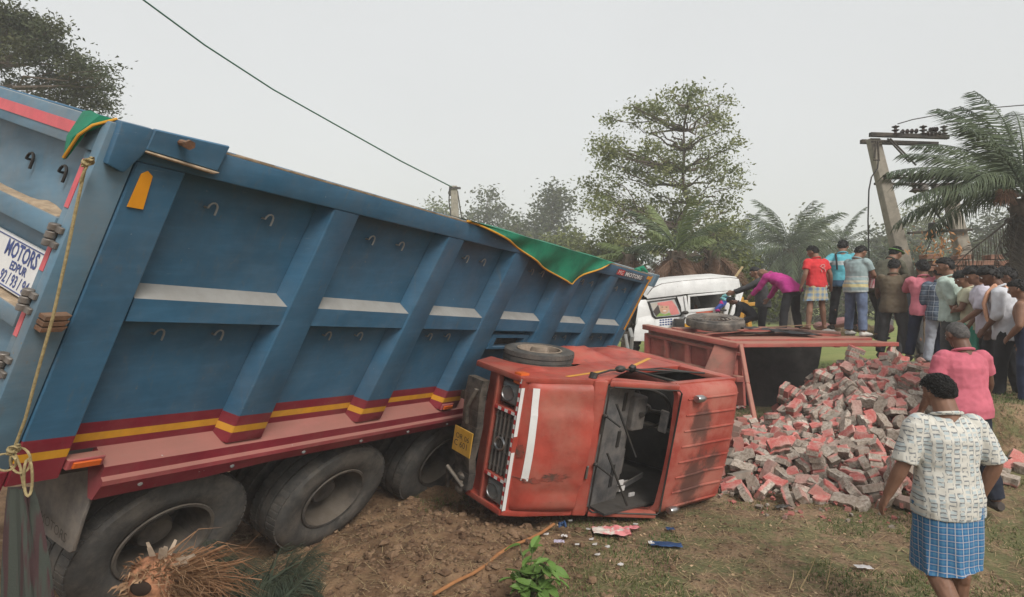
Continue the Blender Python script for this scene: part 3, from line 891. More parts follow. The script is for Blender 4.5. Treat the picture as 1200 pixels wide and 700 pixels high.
def red_truck():
    r = root('overturned_truck', 'red bonneted truck lying on its side with its windscreen gone', 'truck', (0.7, 5.2, 0.0))
    AC = lambda p, q, t: (p, t, q)
    def pr(name, poly, b0, b1, mat, parent=r, bevel=0.01, seg=2, **k):
        mb = MB(CR); mb.prism(poly, AC, b0, b1); return mb.build(name, mat, parent, bevel=bevel, seg=seg, **k)
    # bonnet: a crowned sheet turned down at its edges
    mb = MB(CR)
    nu, nv = 10, 24
    def hood(a, b):
        t = (a + 0.01) / 0.45
        e = min(b, CW - b) / 0.10
        edge = 0 if e > 1 else -0.11 * (1 - math.sqrt(max(0, 1 - (1 - e) ** 2)))
        front = -0.10 * max(0, 1 - (a + 0.01) / 0.06) ** 2
        dent = -0.02 * math.exp(-((a - 0.3) ** 2 / 0.02 + (b - 0.35) ** 2 / 0.03)) - 0.012 * math.exp(-((a - 0.15) ** 2 / 0.01 + (b - 0.9) ** 2 / 0.05))
        bulge = 0.025 * sstep(0.25, 0.33, b) * (1 - sstep(0.97, 1.05, b)) * sstep(-0.02, .2, a)
        return 0.0 + 0.215 * t ** 0.85 + edge + front + dent + bulge + 0.035 * sin(pi * b / CW)
    P_ = []
    for i in range(nu + 1):
        for j in range(nv + 1):
            b = CW * j / nv
            a = -0.01 + 0.455 * i / nu
            P_.append((a, b, hood(a, b) - 0.02))
    for i in range(nu + 1):            # turned-down skirts top and bottom
        for j, b in ((0, -0.0), (1, CW)):
            a = -0.01 + 0.455 * i / nu
            P_.append((a, b, hood(a, b) - 0.18))
    W1 = nv + 1
    F = [[i * W1 + j, i * W1 + j + 1, (i + 1) * W1 + j + 1, (i + 1) * W1 + j] for i in range(nu) for j in range(nv)]
    o_ = (nu + 1) * W1
    for i in range(nu):
        F.append([i * W1, (i + 1) * W1, o_ + (i + 1) * 2, o_ + i * 2]); F.append([i * W1 + nv, (i + 1) * W1 + nv, o_ + (i + 1) * 2 + 1, o_ + i * 2 + 1])
    mb.add(P_, F, 0, True)
    bn = mb.build('bonnet', M['red'], r, angle=50)
    mb = MB(CR)      # white band, fixed to the bonnet edge
    seq = []
    for j in range(15):
        b = 0.36 + 0.85 * j / 14
        seq += [(0.035, b, hood(0.035, b) - 0.015), (0.075, b, hood(0.075, b) - 0.015)]
    mb.add(seq, [[2 * j, 2 * j + 1, 2 * j + 3, 2 * j + 2] for j in range(14)], 0)
    mb.build('white_band', M['white'], bn)
    mb = MB(CR)
    nrust = N("scraped_paint_rust"); nc = nrust.mix(nrust.ramp(nrust.noise(14, 6, 0.7), 0.4, 0.6), (0.10, 0.055, 0.04), (0.26, 0.06, 0.04))
    for (a0, b0, la, lb) in ((0.16, 0.40, 0.17, 0.075), (0.03, 0.37, 0.14, 0.05), (0.0, 0.62, 0.03, 0.12)):
        m_ = 40
        ring = []
        for k in range(m_):
            t = 2 * pi * k / m_; rr = 1 + 0.9 * n2(k, a0 * 50, 0.9) + .3 * n2(k, a0 * 90, 2.7)
            aa, bb = a0 + la / 2 + la / 2 * rr * cos(t), b0 + lb / 2 * rr * sin(t)
            ring.append((aa, bb, hood(max(0, aa), bb) - 0.0155))
        mb.add(ring, [list(range(m_))], 0)
    mb.build('scrape', nrust.out(nc, 0.9), bn)["kind"] = 'stuff'
    # front: surround, grille, headlights, tape
    fr = MB(CR)
    for lo, hi in (((-0.03, 0.0, -0.06), (0.05, CW, -0.03)), ((-0.03, 0.0, -0.34), (0.05, CW, -0.305)), ((-0.03, 0.0, -0.306), (0.05, 0.05, -0.06)), ((-0.03, CW - .05, -0.306), (0.05, CW, -0.06)), ((-0.03, 0.29, -0.306), (0.05, 0.33, -0.06)), ((-0.03, 0.93, -0.306), (0.05, 0.97, -0.06))):
        fr.box(lo, hi)
    fr.box((0.03, 0.0, -0.5), (0.06, CW, -0.3))
    fp = fr.build('front_panel', M['red'], r, bevel=0.008)
    g = MB(CR); g.box((0.02, 0.33, -0.305), (0.04, 0.93, -0.06)); gr = g.build('grille', M['black'], r)
    for k in range(5):
        mb = MB(CR); c_ = -0.085 - 0.047 * k; mb.box((-0.02, 0.34, c_ - .009), (0.005, 0.92, c_ + .009)); mb.build('grille_bar', M['steel'], gr, bevel=0.003)
    for k in range(4):
        mb = MB(CR); b_ = 0.40 + 0.155 * k; mb.box((-0.012, b_ - .008, -0.30), (0.01, b_ + .008, -0.062)); mb.build('grille_bar', M['steel'], gr)
    mb = MB(CR); mb.lathe([(0.045, 0), (0.055, 0.012), (0.065, 0.0), (0.055, -0.008)], (-0.03, 0.63, -0.18), (1, 0, 0), 20, close=True); mb.box((-0.035, 0.60, -0.184), (-0.027, 0.66, -0.176)); mb.build('emblem', M['chrome'], gr)
    for b_ in (0.17, 1.11):
        mb = MB(CR); mb.box((0.015, b_ - .12, -0.305), (0.035, b_ + .12, -0.06)); hl = mb.build('headlight', M['dark'], r)
        mb = MB(CR); mb.hexa([(0.02, b_ - .11, -0.295), (0.02, b_ + .11, -0.295), (0.02, b_ + .11, -0.075), (0.02, b_ - .11, -0.075)], [(-0.025, b_ - .09, -0.25), (-0.025, b_ + .09, -0.25), (-0.015, b_ + .10, -0.09), (-0.015, b_ - .10, -0.09)]); mb.build('lens', M['lens'], hl, bevel=0.02, seg=3)
        mb = MB(CR); mb.lathe([(0.07, -0.045), (0.06, -0.03), (0.03, -0.02), (0.0, -0.018)], (0.015, b_, -0.18), (1, 0, 0), 16); mb.build('reflector', M['chrome'], hl)
    mb = MB(CR)
    n_ = 30
    for k in range(n_):
        b0 = 0.02 + (CW - .04) * k / n_; b1 = 0.02 + (CW - .04) * (k + 1) / n_
        mb.add([(-0.0335, b0, -0.056), (-0.0335, b1, -0.056), (-0.0335, b1, -0.036), (-0.0335, b0, -0.036)], [[0, 1, 2, 3]], k % 2)
    for (p, q) in ((0.31, 0), (0.95, 0)):
        for k in range(6):
            c0 = -0.30 + 0.04 * k
            mb.add([(-0.0335, p - .015, c0), (-0.0335, p + .015, c0), (-0.0335, p + .015, c0 + .04), (-0.0335, p - .015, c0 + .04)], [[0, 1, 2, 3]], k % 2)
    mb.build('hazard_tape', [M['redprint'], M['white']], fp)
    mb = MB(CR); mb.box((-0.034, 0.05, -0.0305), (-0.004, 0.60, -0.0275)); mb.box((-0.034, 0.75, -0.0305), (-0.004, 1.2, -0.0275)); mb.build('white_band', M['white'], fp)
    # bumper, torn and twisted; plate
    mb = MB(CR)
    for k in range(7):
        b0 = 0.08 + 1.08 * k / 7; b1 = b0 + 1.08 / 7
        s0, s1 = 0.03 * n2(k, 0, 0.8), 0.03 * n2(k + 1, 0, 0.8)
        mb.hexa([(-0.10 + s0, b0, -0.60), (-0.04 + s0, b0, -0.60), (-0.04 + s0, b0, -0.40), (-0.10 + s0, b0, -0.40)], [(-0.10 + s1, b1, -0.60), (-0.04 + s1, b1, -0.60), (-0.04 + s1, b1, -0.40), (-0.10 + s1, b1, -0.40)])
    for k in range(9): mb.ball((-0.07 + 0.03 * n2(k, 1, 2), 0.02 + 0.06 * n2(k, 5, 3) + 0.02 * k, -0.5 + 0.08 * n2(k, 3, 2)), 0.035 + .01 * (k % 3), 0, 7, 5)
    mb.tube([(-0.12, 0.72, -0.5), (-0.16, 0.9, -0.47), (-0.13, 1.08, -0.42)], 0.02, 8); mb.tube([(-0.1, 0.1, -0.45), (-0.16, 0.25, -0.6), (-0.09, 0.0, -0.66)], 0.018, 8)
    bp = mb.build('bumper', plain('mangled_dark_steel', (0.075, 0.07, 0.065), 0.6, 0.5, 10, 0.4, dust=0.35, bump=0.4), r, bevel=0.008)
    mb = MB(CR); mb.box((-0.142, 0.42, -0.61), (-0.134, 0.665, -0.365)); pl = mb.build('number_plate', M['plateyellow'], bp, bevel=0.003)
    mb = MB(CR)
    Lp = lambda x, y: (-0.1435, 0.63 - 0.0 + y, -0.60 + x)
    mb.text('OR 06', lambda x, y: Lp(0.02 + x * .9, -0.075 + y), 0.075); mb.text('C 601', lambda x, y: Lp(0.01 + x * .9, -0.15 + y), 0.085)
    mb.build('lettering', M['black'], pl)
    mb = MB(CR); mb.box((-0.03, 1.22, -0.14), (0.05, 1.325, -0.06)); mb.build('turn_signal', M['orange'], r, bevel=0.012, seg=2)
    # cowl below the windscreen
    pr('cowl', [(0.455, 0.19), (0.535, 0.232), (0.56, 0.222), (0.54, 0.12), (0.455, 0.10)], 0.0, CW, M['red'], bevel=0.02, seg=3)
    for b_ in (0.37,):
        mb = MB(CR); mb.box((0.48, b_, 0.215), (0.50, b_ + .13, 0.235)); mb.build('cowl_handle', M['chrome'], r, bevel=0.008)
    # screen pillars, header, roof
    for b0, b1 in ((0.0, 0.05), (CW - 0.05, CW)):
        mb = MB(CR); mb.hexa([(0.55, b0, 0.245), (0.60, b0, 0.20), (0.60, b1, 0.20), (0.55, b1, 0.245)], [(1.01, b0, 0.50), (1.07, b0, 0.44), (1.07, b1, 0.44), (1.01, b1, 0.50)]); mb.build('screen_pillar', M['red'], r, bevel=0.012, seg=2)
    mb = MB(CR)
    pts = [(0.553, 0.07, 0.247), (0.553, CW - .07, 0.247), (0.58, CW - .05, 0.262), (1.01, CW - .045, 0.503), (1.028, CW - .07, 0.512), (1.028, 0.07, 0.512), (1.01, 0.045, 0.503), (0.58, 0.045, 0.262), (0.553, 0.07, 0.247)]
    mb.tube(pts, 0.007, 6); mb.build('screen_seal', M['black'], r)
    def roofc(a, b):
        t = (a - 1.025) / 0.785
        e = min(b, CW - b) / 0.14
        edge = 0 if e > 1 else -0.12 * (1 - math.sqrt(max(0, 1 - (1 - e) ** 2)))
        back = -0.10 * max(0, (t - 0.86) / 0.14) ** 2
        fr_ = -0.03 * max(0, 1 - t / 0.1) ** 2
        return 0.515 + edge + back + fr_ + 0.03 * sin(pi * b / CW) - 0.018 * math.exp(-((a - 1.5) ** 2 / 0.03 + (b - .4) ** 2 / .06))
    mb = MB(CR)
    nu, nv = 16, 40
    P_ = [(1.025 + 0.785 * i / nu, CW * j / nv, roofc(1.025 + .785 * i / nu, CW * j / nv)) for i in range(nu + 1) for j in range(nv + 1)]
    W1 = nv + 1
    F = [[i * W1 + j, i * W1 + j + 1, (i + 1) * W1 + j + 1, (i + 1) * W1 + j] for i in range(nu) for j in range(nv)]
    k0 = len(P_)
    P_ += [(p[0], p[1] * 0.98 + 0.013, p[2] - 0.04) for p in P_]
    F += [[k0 + a for a in f[::-1]] for f in F]
    bd = [i * W1 for i in range(nu + 1)] + [nu * W1 + j for j in range(1, nv + 1)] + [i * W1 + nv for i in range(nu - 1, -1, -1)] + [j for j in range(nv - 1, 0, -1)]
    F += [[bd[i], bd[(i + 1) % len(bd)], k0 + bd[(i + 1) % len(bd)], k0 + bd[i]] for i in range(len(bd))]
    mb.add(P_, F, 0, True)
    o0 = ORI[r.name]
    sp = []
    for (a, b, ra, rb) in ((1.30, 0.88, 0.16, 0.24), (1.33, 0.34, 0.22, 0.33), (1.52, 0.50, 0.12, 0.16)):
        q = T(CR((a, b, 0.53))) - T(o0); sp.append((tuple(q), (ra * 1.15, ra * 1.15, rb)))
    M['roof'] = roof_paint(sp)
    rf = mb.build('roof', M['roof'], r, angle=45)
    for k in range(8):
        b = 0.10 + 1.07 * k / 7
        mb = MB(CR)
        q = []
        for i in range(9):
            a = 1.10 + 0.66 * i / 8
            q.append((a, b, roofc(a, b) + 0.001))
        mb.tube(q, [0.006] + [0.0105] * 7 + [0.006], 6); mb.build('roof_rib', M['roof'], rf)
    for (a, b) in ((1.16, 1.18), (1.10, 0.085)):
        mb = MB(CR); c_ = roofc(a, b)
        mb.lathe([(0.035, -0.02), (0.035, 0.03), (0.028, 0.04), (0.0, 0.042)], (a + .03, b, c_ + .035), (-1, 0, 0), 14); mb.lathe([(0.0, -0.075), (0.02, -0.06), (0.035, -0.02)], (a + .03, b, c_ + .035), (-1, 0, 0), 14); mb.box((a + .01, b - .012, c_ - .01), (a + .05, b + .012, c_ + .01))
        mb.build('roof_lamp', M['chrome'], r)
    # sides: wing with wheel arch, door frame, quarter panel
    arc = [(0.56 + 0.36 * cos(t), -0.60 + 0.36 * sin(t)) for t in [radians(x) for x in range(-5, 190, 13)]]
    for b0, b1 in ((CW - 0.05, CW + 0.004), (-0.004, 0.05)):
        pr('wing', [(-0.04, -0.05), (0.10, 0.035), (0.44, 0.17), (0.60, 0.19), (1.07, -0.05), (1.07, -0.66)] + arc + [(0.18, -0.72), (-0.04, -0.60)], b0, b1, M['red'], bevel=0.008)
        for poly in ([(1.075, -0.90), (1.075, -0.045), (1.70, -0.045), (1.70, -0.90)],):
            pr('door', poly, b0, b1, M['red'], bevel=0.01)
        pr('door_frame', [(0.62, 0.185), (1.03, 0.44), (1.08, 0.40), (0.70, 0.15), (1.075, -0.03), (1.04, -0.04)], b0 + .004, b1 - .004, M['red'], bevel=0.006)
        pr('door_frame', [(1.06, 0.43), (1.80, 0.43), (1.80, 0.36), (1.06, 0.37)], b0 + .004, b1 - .004, M['red'], bevel=0.006)
        pr('quarter_panel', [(1.66, -0.04), (1.70, 0.37), (1.815, 0.37), (1.815, -0.95), (1.705, -0.95), (1.705, -0.05)], b0, b1, M['red'], bevel=0.008)
        pr('window_divider', [(1.10, -0.04), (1.13, -0.04), (1.17, 0.37), (1.14, 0.37)], b0 + .012, b1 - .012, M['black'], bevel=0.003)
    # the yellow line down the wing and door, crumpled wing bulges
    mb = MB(CR)
    seq = []
    for k in range(9):
        t = k / 8; a = 0.30 + 0.74 * t; c_ = 0.03 - 0.13 * t
        seq += [(a, CW + 0.0065, c_), (a + .012, CW + 0.0065, c_ + .032)]
    for k in range(9):
        t = k / 8; a = 1.09 + 0.55 * t; c_ = -0.10 - 0.27 * t
        seq += [(a, CW + 0.0065, c_), (a + .012, CW + 0.0065, c_ + .032)]
    mb.add(seq, [[2 * j, 2 * j + 1, 2 * j + 3, 2 * j + 2] for j in range(17) if j != 8], 0)
    mb.build('yellow_line', M['yellow'], r)
    mb = MB(CR)
    for (a, c_, ra, rc, hh) in ((1.0, -0.62, 0.30, 0.30, 0.10), (1.5, -0.62, 0.35, 0.25, 0.06), (0.20, -0.22, 0.16, 0.10, 0.03)):
        k0 = len(mb.v); n1 = 14
        vs = [(a + ra * ((i / n1) * 2 - 1), CW + 0.002 + hh * max(0, 1 - ((i / n1) * 2 - 1) ** 2) ** 1.5 * max(0, 1 - ((j / n1) * 2 - 1) ** 2) ** 1.5 * (1 + 0.5 * n2(i, j, 0.35)) - 0.004, c_ + rc * ((j / n1) * 2 - 1)) for i in range(n1 + 1) for j in range(n1 + 1)]
        mb.add(vs, [[i * (n1 + 1) + j, i * (n1 + 1) + j + 1, (i + 1) * (n1 + 1) + j + 1, (i + 1) * (n1 + 1) + j] for i in range(n1) for j in range(n1)], 0, True)
    mb.build('wing_bulge', M['red'], r, fix=False)
    mb = MB(CR)
    mb.tube([(0.50, CW + .03, 0.12), (0.70, CW + .05, 0.08), (0.95, CW + .05, 0.10), (1.25, CW + .04, 0.20), (1.55, CW + .03, 0.30)], 0.010, 7)
    mb.tube([(0.48, CW + .0, 0.13), (0.50, CW + .05, 0.12)], 0.03, 8)
    mb.ball((0.80, CW + .06, 0.09), (0.05, 0.035, 0.035), 0, 8, 6); mb.ball((0.92, CW + .06, 0.10), (0.035, 0.045, 0.03), 0, 7, 5)
    mb.tube([(1.0, CW + .05, 0.12), (1.3, CW + .03, 0.06), (1.5, CW + .02, 0.22)], 0.007, 6)
    mb.build('mirror_arm', M['black'], r)
    # wheels: the upper front wheel lies level above the wing; axle and the lower wheel beneath
    tyre_on(r, CR, (0.55, CW + 0.02, -0.58), (0.0, 1, 0), 0.285, 0.17, 0.175, -0.06, rimcol='dustyrim')
    tyre_on(r, CR, (0.52, 0.12, -0.60), (0, -1, 0), 0.36, 0.18, 0.22, 0.05, rimcol='rust')
    mb = MB(CR); mb.tube([(0.52, 0.2, -0.62), (0.52, 1.2, -0.62)], 0.05, 8); mb.build('axle', M['dark'], r)
    for b_ in (0.40, 0.90):
        mb = MB(CR); mb.box((0.0, b_ - .04, -0.80), (2.1, b_ + .04, -0.66)); mb.build('chassis_rail', M['dark'], r)
    mb = MB(CR); mb.box((0.2, 0.4, -0.7), (0.5, 0.9, -0.1)); mb.build('engine', M['dark'], r, bevel=0.05)
    # inside of the cab
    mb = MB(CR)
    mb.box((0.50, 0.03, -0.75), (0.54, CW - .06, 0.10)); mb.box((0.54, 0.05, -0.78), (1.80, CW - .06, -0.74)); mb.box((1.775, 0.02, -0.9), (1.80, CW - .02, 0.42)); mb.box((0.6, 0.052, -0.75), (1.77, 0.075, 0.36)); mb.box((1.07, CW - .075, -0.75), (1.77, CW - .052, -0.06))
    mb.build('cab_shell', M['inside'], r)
    dp = [(0.565, 0.205), (0.90, 0.185), (0.97, 0.08), (0.92, -0.12), (0.58, -0.12)]
    ds = pr('dashboard', dp, 0.06, CW - .06, M['dash'], bevel=0.02, seg=3)
    sl = lambda t: 0.19 - 0.025 * (t - 0.66) / 0.18
    for (b0, b1) in ((0.98, 1.16), (0.62, 0.78), (0.22, 0.44)):
        mb = MB(CR)
        mb.box((0.78, b0, 0.176), (0.81, b1, 0.200)); mb.build('air_vent', M['black'], ds)
    mb = MB(CR); mb.box((0.86, 0.78, 0.02), (1.0, 1.12, 0.25)); mb.build('instrument_hood', M['dash'], ds, bevel=0.03, seg=3)
    mb = MB(CR); mb.box((0.92, 0.28, 0.0), (0.985, 0.55, 0.13)); mb.build('glove_box', M['dash'], ds, bevel=0.01)
    ax = Vector((-0.82, 0, 0.57)).normalized()
    cen = Vector((1.12, 0.95, 0.13)); r0 = ax.orthogonal().normalized(); u0 = ax.cross(r0)
    mb = MB(CR); mb.tube([cen + (r0 * cos(t) + u0 * sin(t)) * 0.19 for t in [2 * pi * k / 28 for k in range(29)]], 0.015, 8)
    for k in range(3):
        t = 2 * pi * k / 3 + .3; mb.tube([cen + ax * .03, cen + (r0 * cos(t) + u0 * sin(t)) * 0.185], 0.012, 6)
    mb.tube([cen + ax * 0.03, cen + ax * 0.24], 0.025, 8); mb.tube([cen - ax * .01, cen + ax * 0.05], 0.045, 12)
    mb.build('steering_wheel', M['black'], r)
    for (b0, b1) in ((0.12, 0.62), (0.72, 1.16)):
        mb = MB(CR); mb.box((1.18, b0, -0.50), (1.60, b1, -0.36)); se = mb.build('seat', M['black'], r, bevel=0.05, seg=3)
        mb = MB(CR); mb.hexa([(1.54, b0, -0.40), (1.64, b0, -0.40), (1.64, b1, -0.40), (1.54, b1, -0.40)], [(1.64, b0 + .03, 0.16), (1.73, b0 + .03, 0.16), (1.73, b1 - .03, 0.16), (1.64, b1 - .03, 0.16)]); mb.build('seat_back', M['black'], se, bevel=0.04, seg=3)
    mb = MB(CR); mb.tube([(0.95, 0.60, -0.70), (1.03, 0.58, -0.3), (1.06, 0.56, -0.1)], 0.012, 8); mb.ball((1.06, 0.56, -0.08), 0.03); mb.build('gear_lever', M['black'], r)
    mb = MB(CR); mb.box((1.04, 0.80, 0.34), (1.06, 1.02, 0.42)); mb.build('inside_mirror', M['dash'], r, bevel=0.01)
    # wipers
    for (p0, p1, p2) in (((0.545, 0.98, 0.26), (0.66, 0.88, 0.31), (0.80, 0.60, 0.385)), ((0.53, 0.52, 0.26), (0.66, 0.40, 0.32), (0.80, 0.12, 0.39))):
        mb = MB(CR); mb.tube([p0, p1], 0.009, 6); mb.ball(p0, 0.02, 0, 8, 6); mb.bar((Vector(p1) * 0.4 + Vector(p0) * .6) + Vector((0.01, .16, .01)), p2, 0.012, 0.012); mb.build('wiper', M['black'], r)
    mb = MB(CR); mb.box((0.53, 0.80, 0.235), (0.56, 1.0, 0.258)); mb.build('wiper_motor_cover', M['black'], r, bevel=0.01)
    # ---- load body, twisted away from the cab
    DZ = lambda p: BO + BA * p[0] + BC * p[1] + BB * p[2]
    BO, BA, BC, BB = at(870, 403, 8.5), Vector((0.996, 0.06, 0.002)), Vector((-0.62, 0.97, 0.125)), Vector((0, 0, 1))
    LB, DB = 1.93, 1.30
    nsh = 7
    for k in range(nsh):
        y0, y1 = DB * k / nsh, DB * (k + 1) / nsh - 0.03
        l0 = LB * (1.0 if k < 5 else 0.9) + 0.10 * n2(k, 3, 2.0) * (k > 0)
        mb = MB(DZ)
        h0 = 0.02 * n2(k, 9, 1.7) + (0.035 if k in (1, 3, 5) else 0)
        mb.hexa([(0.02, y0, -0.03), (l0, y0, -0.03), (l0, y1, -0.03), (0.02, y1, -0.03)], [(0.02, y0, h0), (l0, y0, h0 + 0.02 * n2(k, 2, 3)), (l0, y1, h0 + .02 * n2(k, 4, 3)), (0.02, y1, h0)])
        mb.build('side_board', M['redbody'], r, bevel=0.006)
    mb = MB(DZ); mb.box((0.0, -0.03, -0.055), (LB + .1, 0.03, 0.012)); mb.build('edge_rail', M['redbody'], r, bevel=0.006)
    for x in (0.6, 1.25, 1.8):
        mb = MB(DZ); mb.box((x, 0.03, -0.08), (x + .06, DB, -0.032)); mb.build('side_stake', M['redbody'], r)
    # bulkhead with rails and ribs, seen from outside
    mb = MB(DZ); mb.hexa([(-0.0, -0.02, -1.0), (0.03, -0.02, -1.0), (0.03, DB * 1.12, -1.25), (-0.0, DB * 1.12, -1.25)], [(-0.0, 0.02, -0.04), (0.03, 0.02, -0.04), (0.03, DB * 1.12, -0.02), (-0.0, DB * 1.12, -0.02)]); bh = mb.build('bulkhead', M['redbody'], r)
    for (z0, z1, o_) in ((-0.075, 0.02, 0.10), (-0.20, -0.14, 0.06), (-0.62, -0.52, 0.10)):
        mb = MB(DZ); mb.box((-o_, -0.03, z0), (0.0, DB * 1.12, z1)); mb.build('bulkhead_rail', M['redbody'], bh, bevel=0.01)
    for k in range(5):
        y = 0.05 + k * DB * 1.05 / 4
        mb = MB(DZ); mb.box((-0.055, y, -0.60), (0.0, y + .06, -0.15)); mb.build('bulkhead_rib', M['redbody'], bh, bevel=0.01)
    # dark floor sheet, now upright at the back
    fl0, fl1, fl2, fl3 = at(845, 398, 9.9), at(966, 398, 10.0), at(948, 476, 9.7), at(845, 500, 9.6)
    mb = MB()
    off = Vector((0.02, 0.10, 0))
    q0 = [fl0, fl1, fl2 + Vector((0.02, 0, 0)), fl3]
    n1 = 10
    edge = [fl1.lerp(fl2, k / n1) + Vector((0.03 * n2(k, 0, 1.3), 0, 0)) for k in range(n1 + 1)]
    ring = [fl0] + edge + [fl3]
    mb.hexa(ring, [p + off for p in ring])
    mb.build('body_floor', M['darkfloor'], r)
    # bent corner post of the open side
    p = [at(868, 404, 8.45), at(876, 450, 8.0), at(886, 500, 7.5), at(883, 512, 7.4), at(858, 545, 7.1)]
    mb = MB()
    for a, b in zip(p[:-1], p[1:]): mb.bar(a, b, 0.05, 0.05, 0, (0, 1, 0))
    mb.build('bent_post', M['redbody'], r, bevel=0.008)
    mb = MB(); q = at(847, 392, 9.0)
    mb.hexa([at(838, 402, 8.8), at(866, 405, 8.55), at(856, 452, 8.3), at(818, 452, 8.5)], [p_ + Vector((.02, .06, 0)) for p_ in (at(838, 402, 8.8), at(866, 405, 8.55), at(856, 452, 8.3), at(818, 452, 8.5))]); mb.build('flared_panel', M['redbody'], r, bevel=0.01)
    return r


red_truck()


def deck_bits():
    c = at(838, 381, 9.35)
    n = root('spare_tyre', 'worn spare tyre lying flat on the red truck body', 'tyre', c)
    mb = MB()
    R_ = 0.40
    mb.lathe([(0.20, -0.07), (0.25, -0.085), (0.34, -0.085), (0.39, -0.06), (0.40, 0), (0.39, 0.06), (0.34, 0.085), (0.25, 0.085), (0.20, 0.07), (0.19, 0)], c + Vector((0, 0, 0.05)), (0.02, -0.2, 1), 44, close=True)
    nt = N("dusty_old_tyre"); cc = nt.mix(nt.ramp(nt.noise(4, 6, 0.7), 0.35, 0.65), (0.07, 0.065, 0.06), (0.21, 0.18, 0.15)); nt.bump(nt.noise(40, 3), 0.4)
    mb.build('tread', nt.out(cc, 0.9), n)
    mb = MB()
    for k in range(40):
        t = 2 * pi * k / 40; d = Vector((cos(t), sin(t), 0)); z = Vector((0, 0, 0.05 - 0.0)) 
        mb.bar(c + z + d * 0.33 + Vector((0, 0, 0.087)), c + z + d * 0.385 + Vector((0, 0, 0.066)), 0.03, 0.012)
    mb.build('tread_block', nt.m, n)
    # torn sheet and board lying on the deck
    mb = MB()
    a, b = at(862, 383, 9.3), at(945, 391, 9.1)
    ns = 14
    vs = []
    for i in range(ns + 1):
        q = a.lerp(b, i / ns)
        for j in range(4):
            vs.append(q + Vector((0.02 * n2(i, j, 2), -0.12 * j + 0.03 * n2(i, j, 1.1), 0.03 + 0.03 * n2(i, j, 0.9) - 0.01 * j)))
    mb.add(vs, [[i * 4 + j, i * 4 + j + 1, (i + 1) * 4 + j + 1, (i + 1) * 4 + j] for i in range(ns) for j in range(3)], 0, True)
    o = mb.build('torn_sheet', plain("black_plastic_sheet", (0.03, 0.03, 0.032), 0.5, 0.3), None, origin=a, fix=False); tag(o, 'torn black sheet crumpled on the red truck body', 'sheet')
    mb = MB(); mb.bar(at(910, 388, 9.3) + Vector((0, 0, .04)), at(985, 394, 8.9) + Vector((0, 0, .05)), 0.16, 0.04)
    rd = random.Random(12); wb = [M['redbody'], M['rust'], M['dark']]
    labs = ['splintered red strip lying across the deck behind the spare tyre', 'rusty strip lying on the deck by the torn black sheet', 'dark strip under the torn black sheet', 'curled red strip near the bulkhead end of the deck', 'red strip sticking up near the striped polo man', 'rusty strip along the far edge of the red deck', 'short red strip between the bare feet and the magenta jacket']
    for k, (x, y, l_, an, mi) in enumerate(((850, 392, .5, .1, 0), (880, 394, .6, -.2, 1), (905, 391, .5, .35, 2), (878, 388, .4, .5, 0), (1000, 397, .4, -.3, 0), (930, 384, .7, .05, 1), (945, 396, .45, .25, 0))):
        c0 = at(x, y, 9.0); c0.z += .03; dv = Vector((cos(an), sin(an), rd.uniform(.02, .14))) * l_ / 2
        m3 = MB(); m3.bar(c0 - dv, c0 + dv, .07, .012); tag(m3.build('loose_strip', wb[mi], None, origin=c0, bevel=.003), labs[k], 'metal strip')
    o = mb.build('loose_board', plain("weathered_board", (0.17, 0.10, 0.08), 0.9, 0.3, 6, bump=0.4), None, origin=at(945, 391, 9.1), bevel=0.006); tag(o, 'weathered brown board lying on the red deck near bare feet', 'board')
    mb = MB(); mb.tube([at(1000, 404, 8.75), at(985, 440, 8.6), at(975, 462, 8.3)], 0.008, 6)
    o = mb.build('rope', M['dark'], None, origin=at(1000, 404, 8.75)); tag(o, 'thin dark rope hanging from the edge of the red deck', 'rope')


deck_bits()


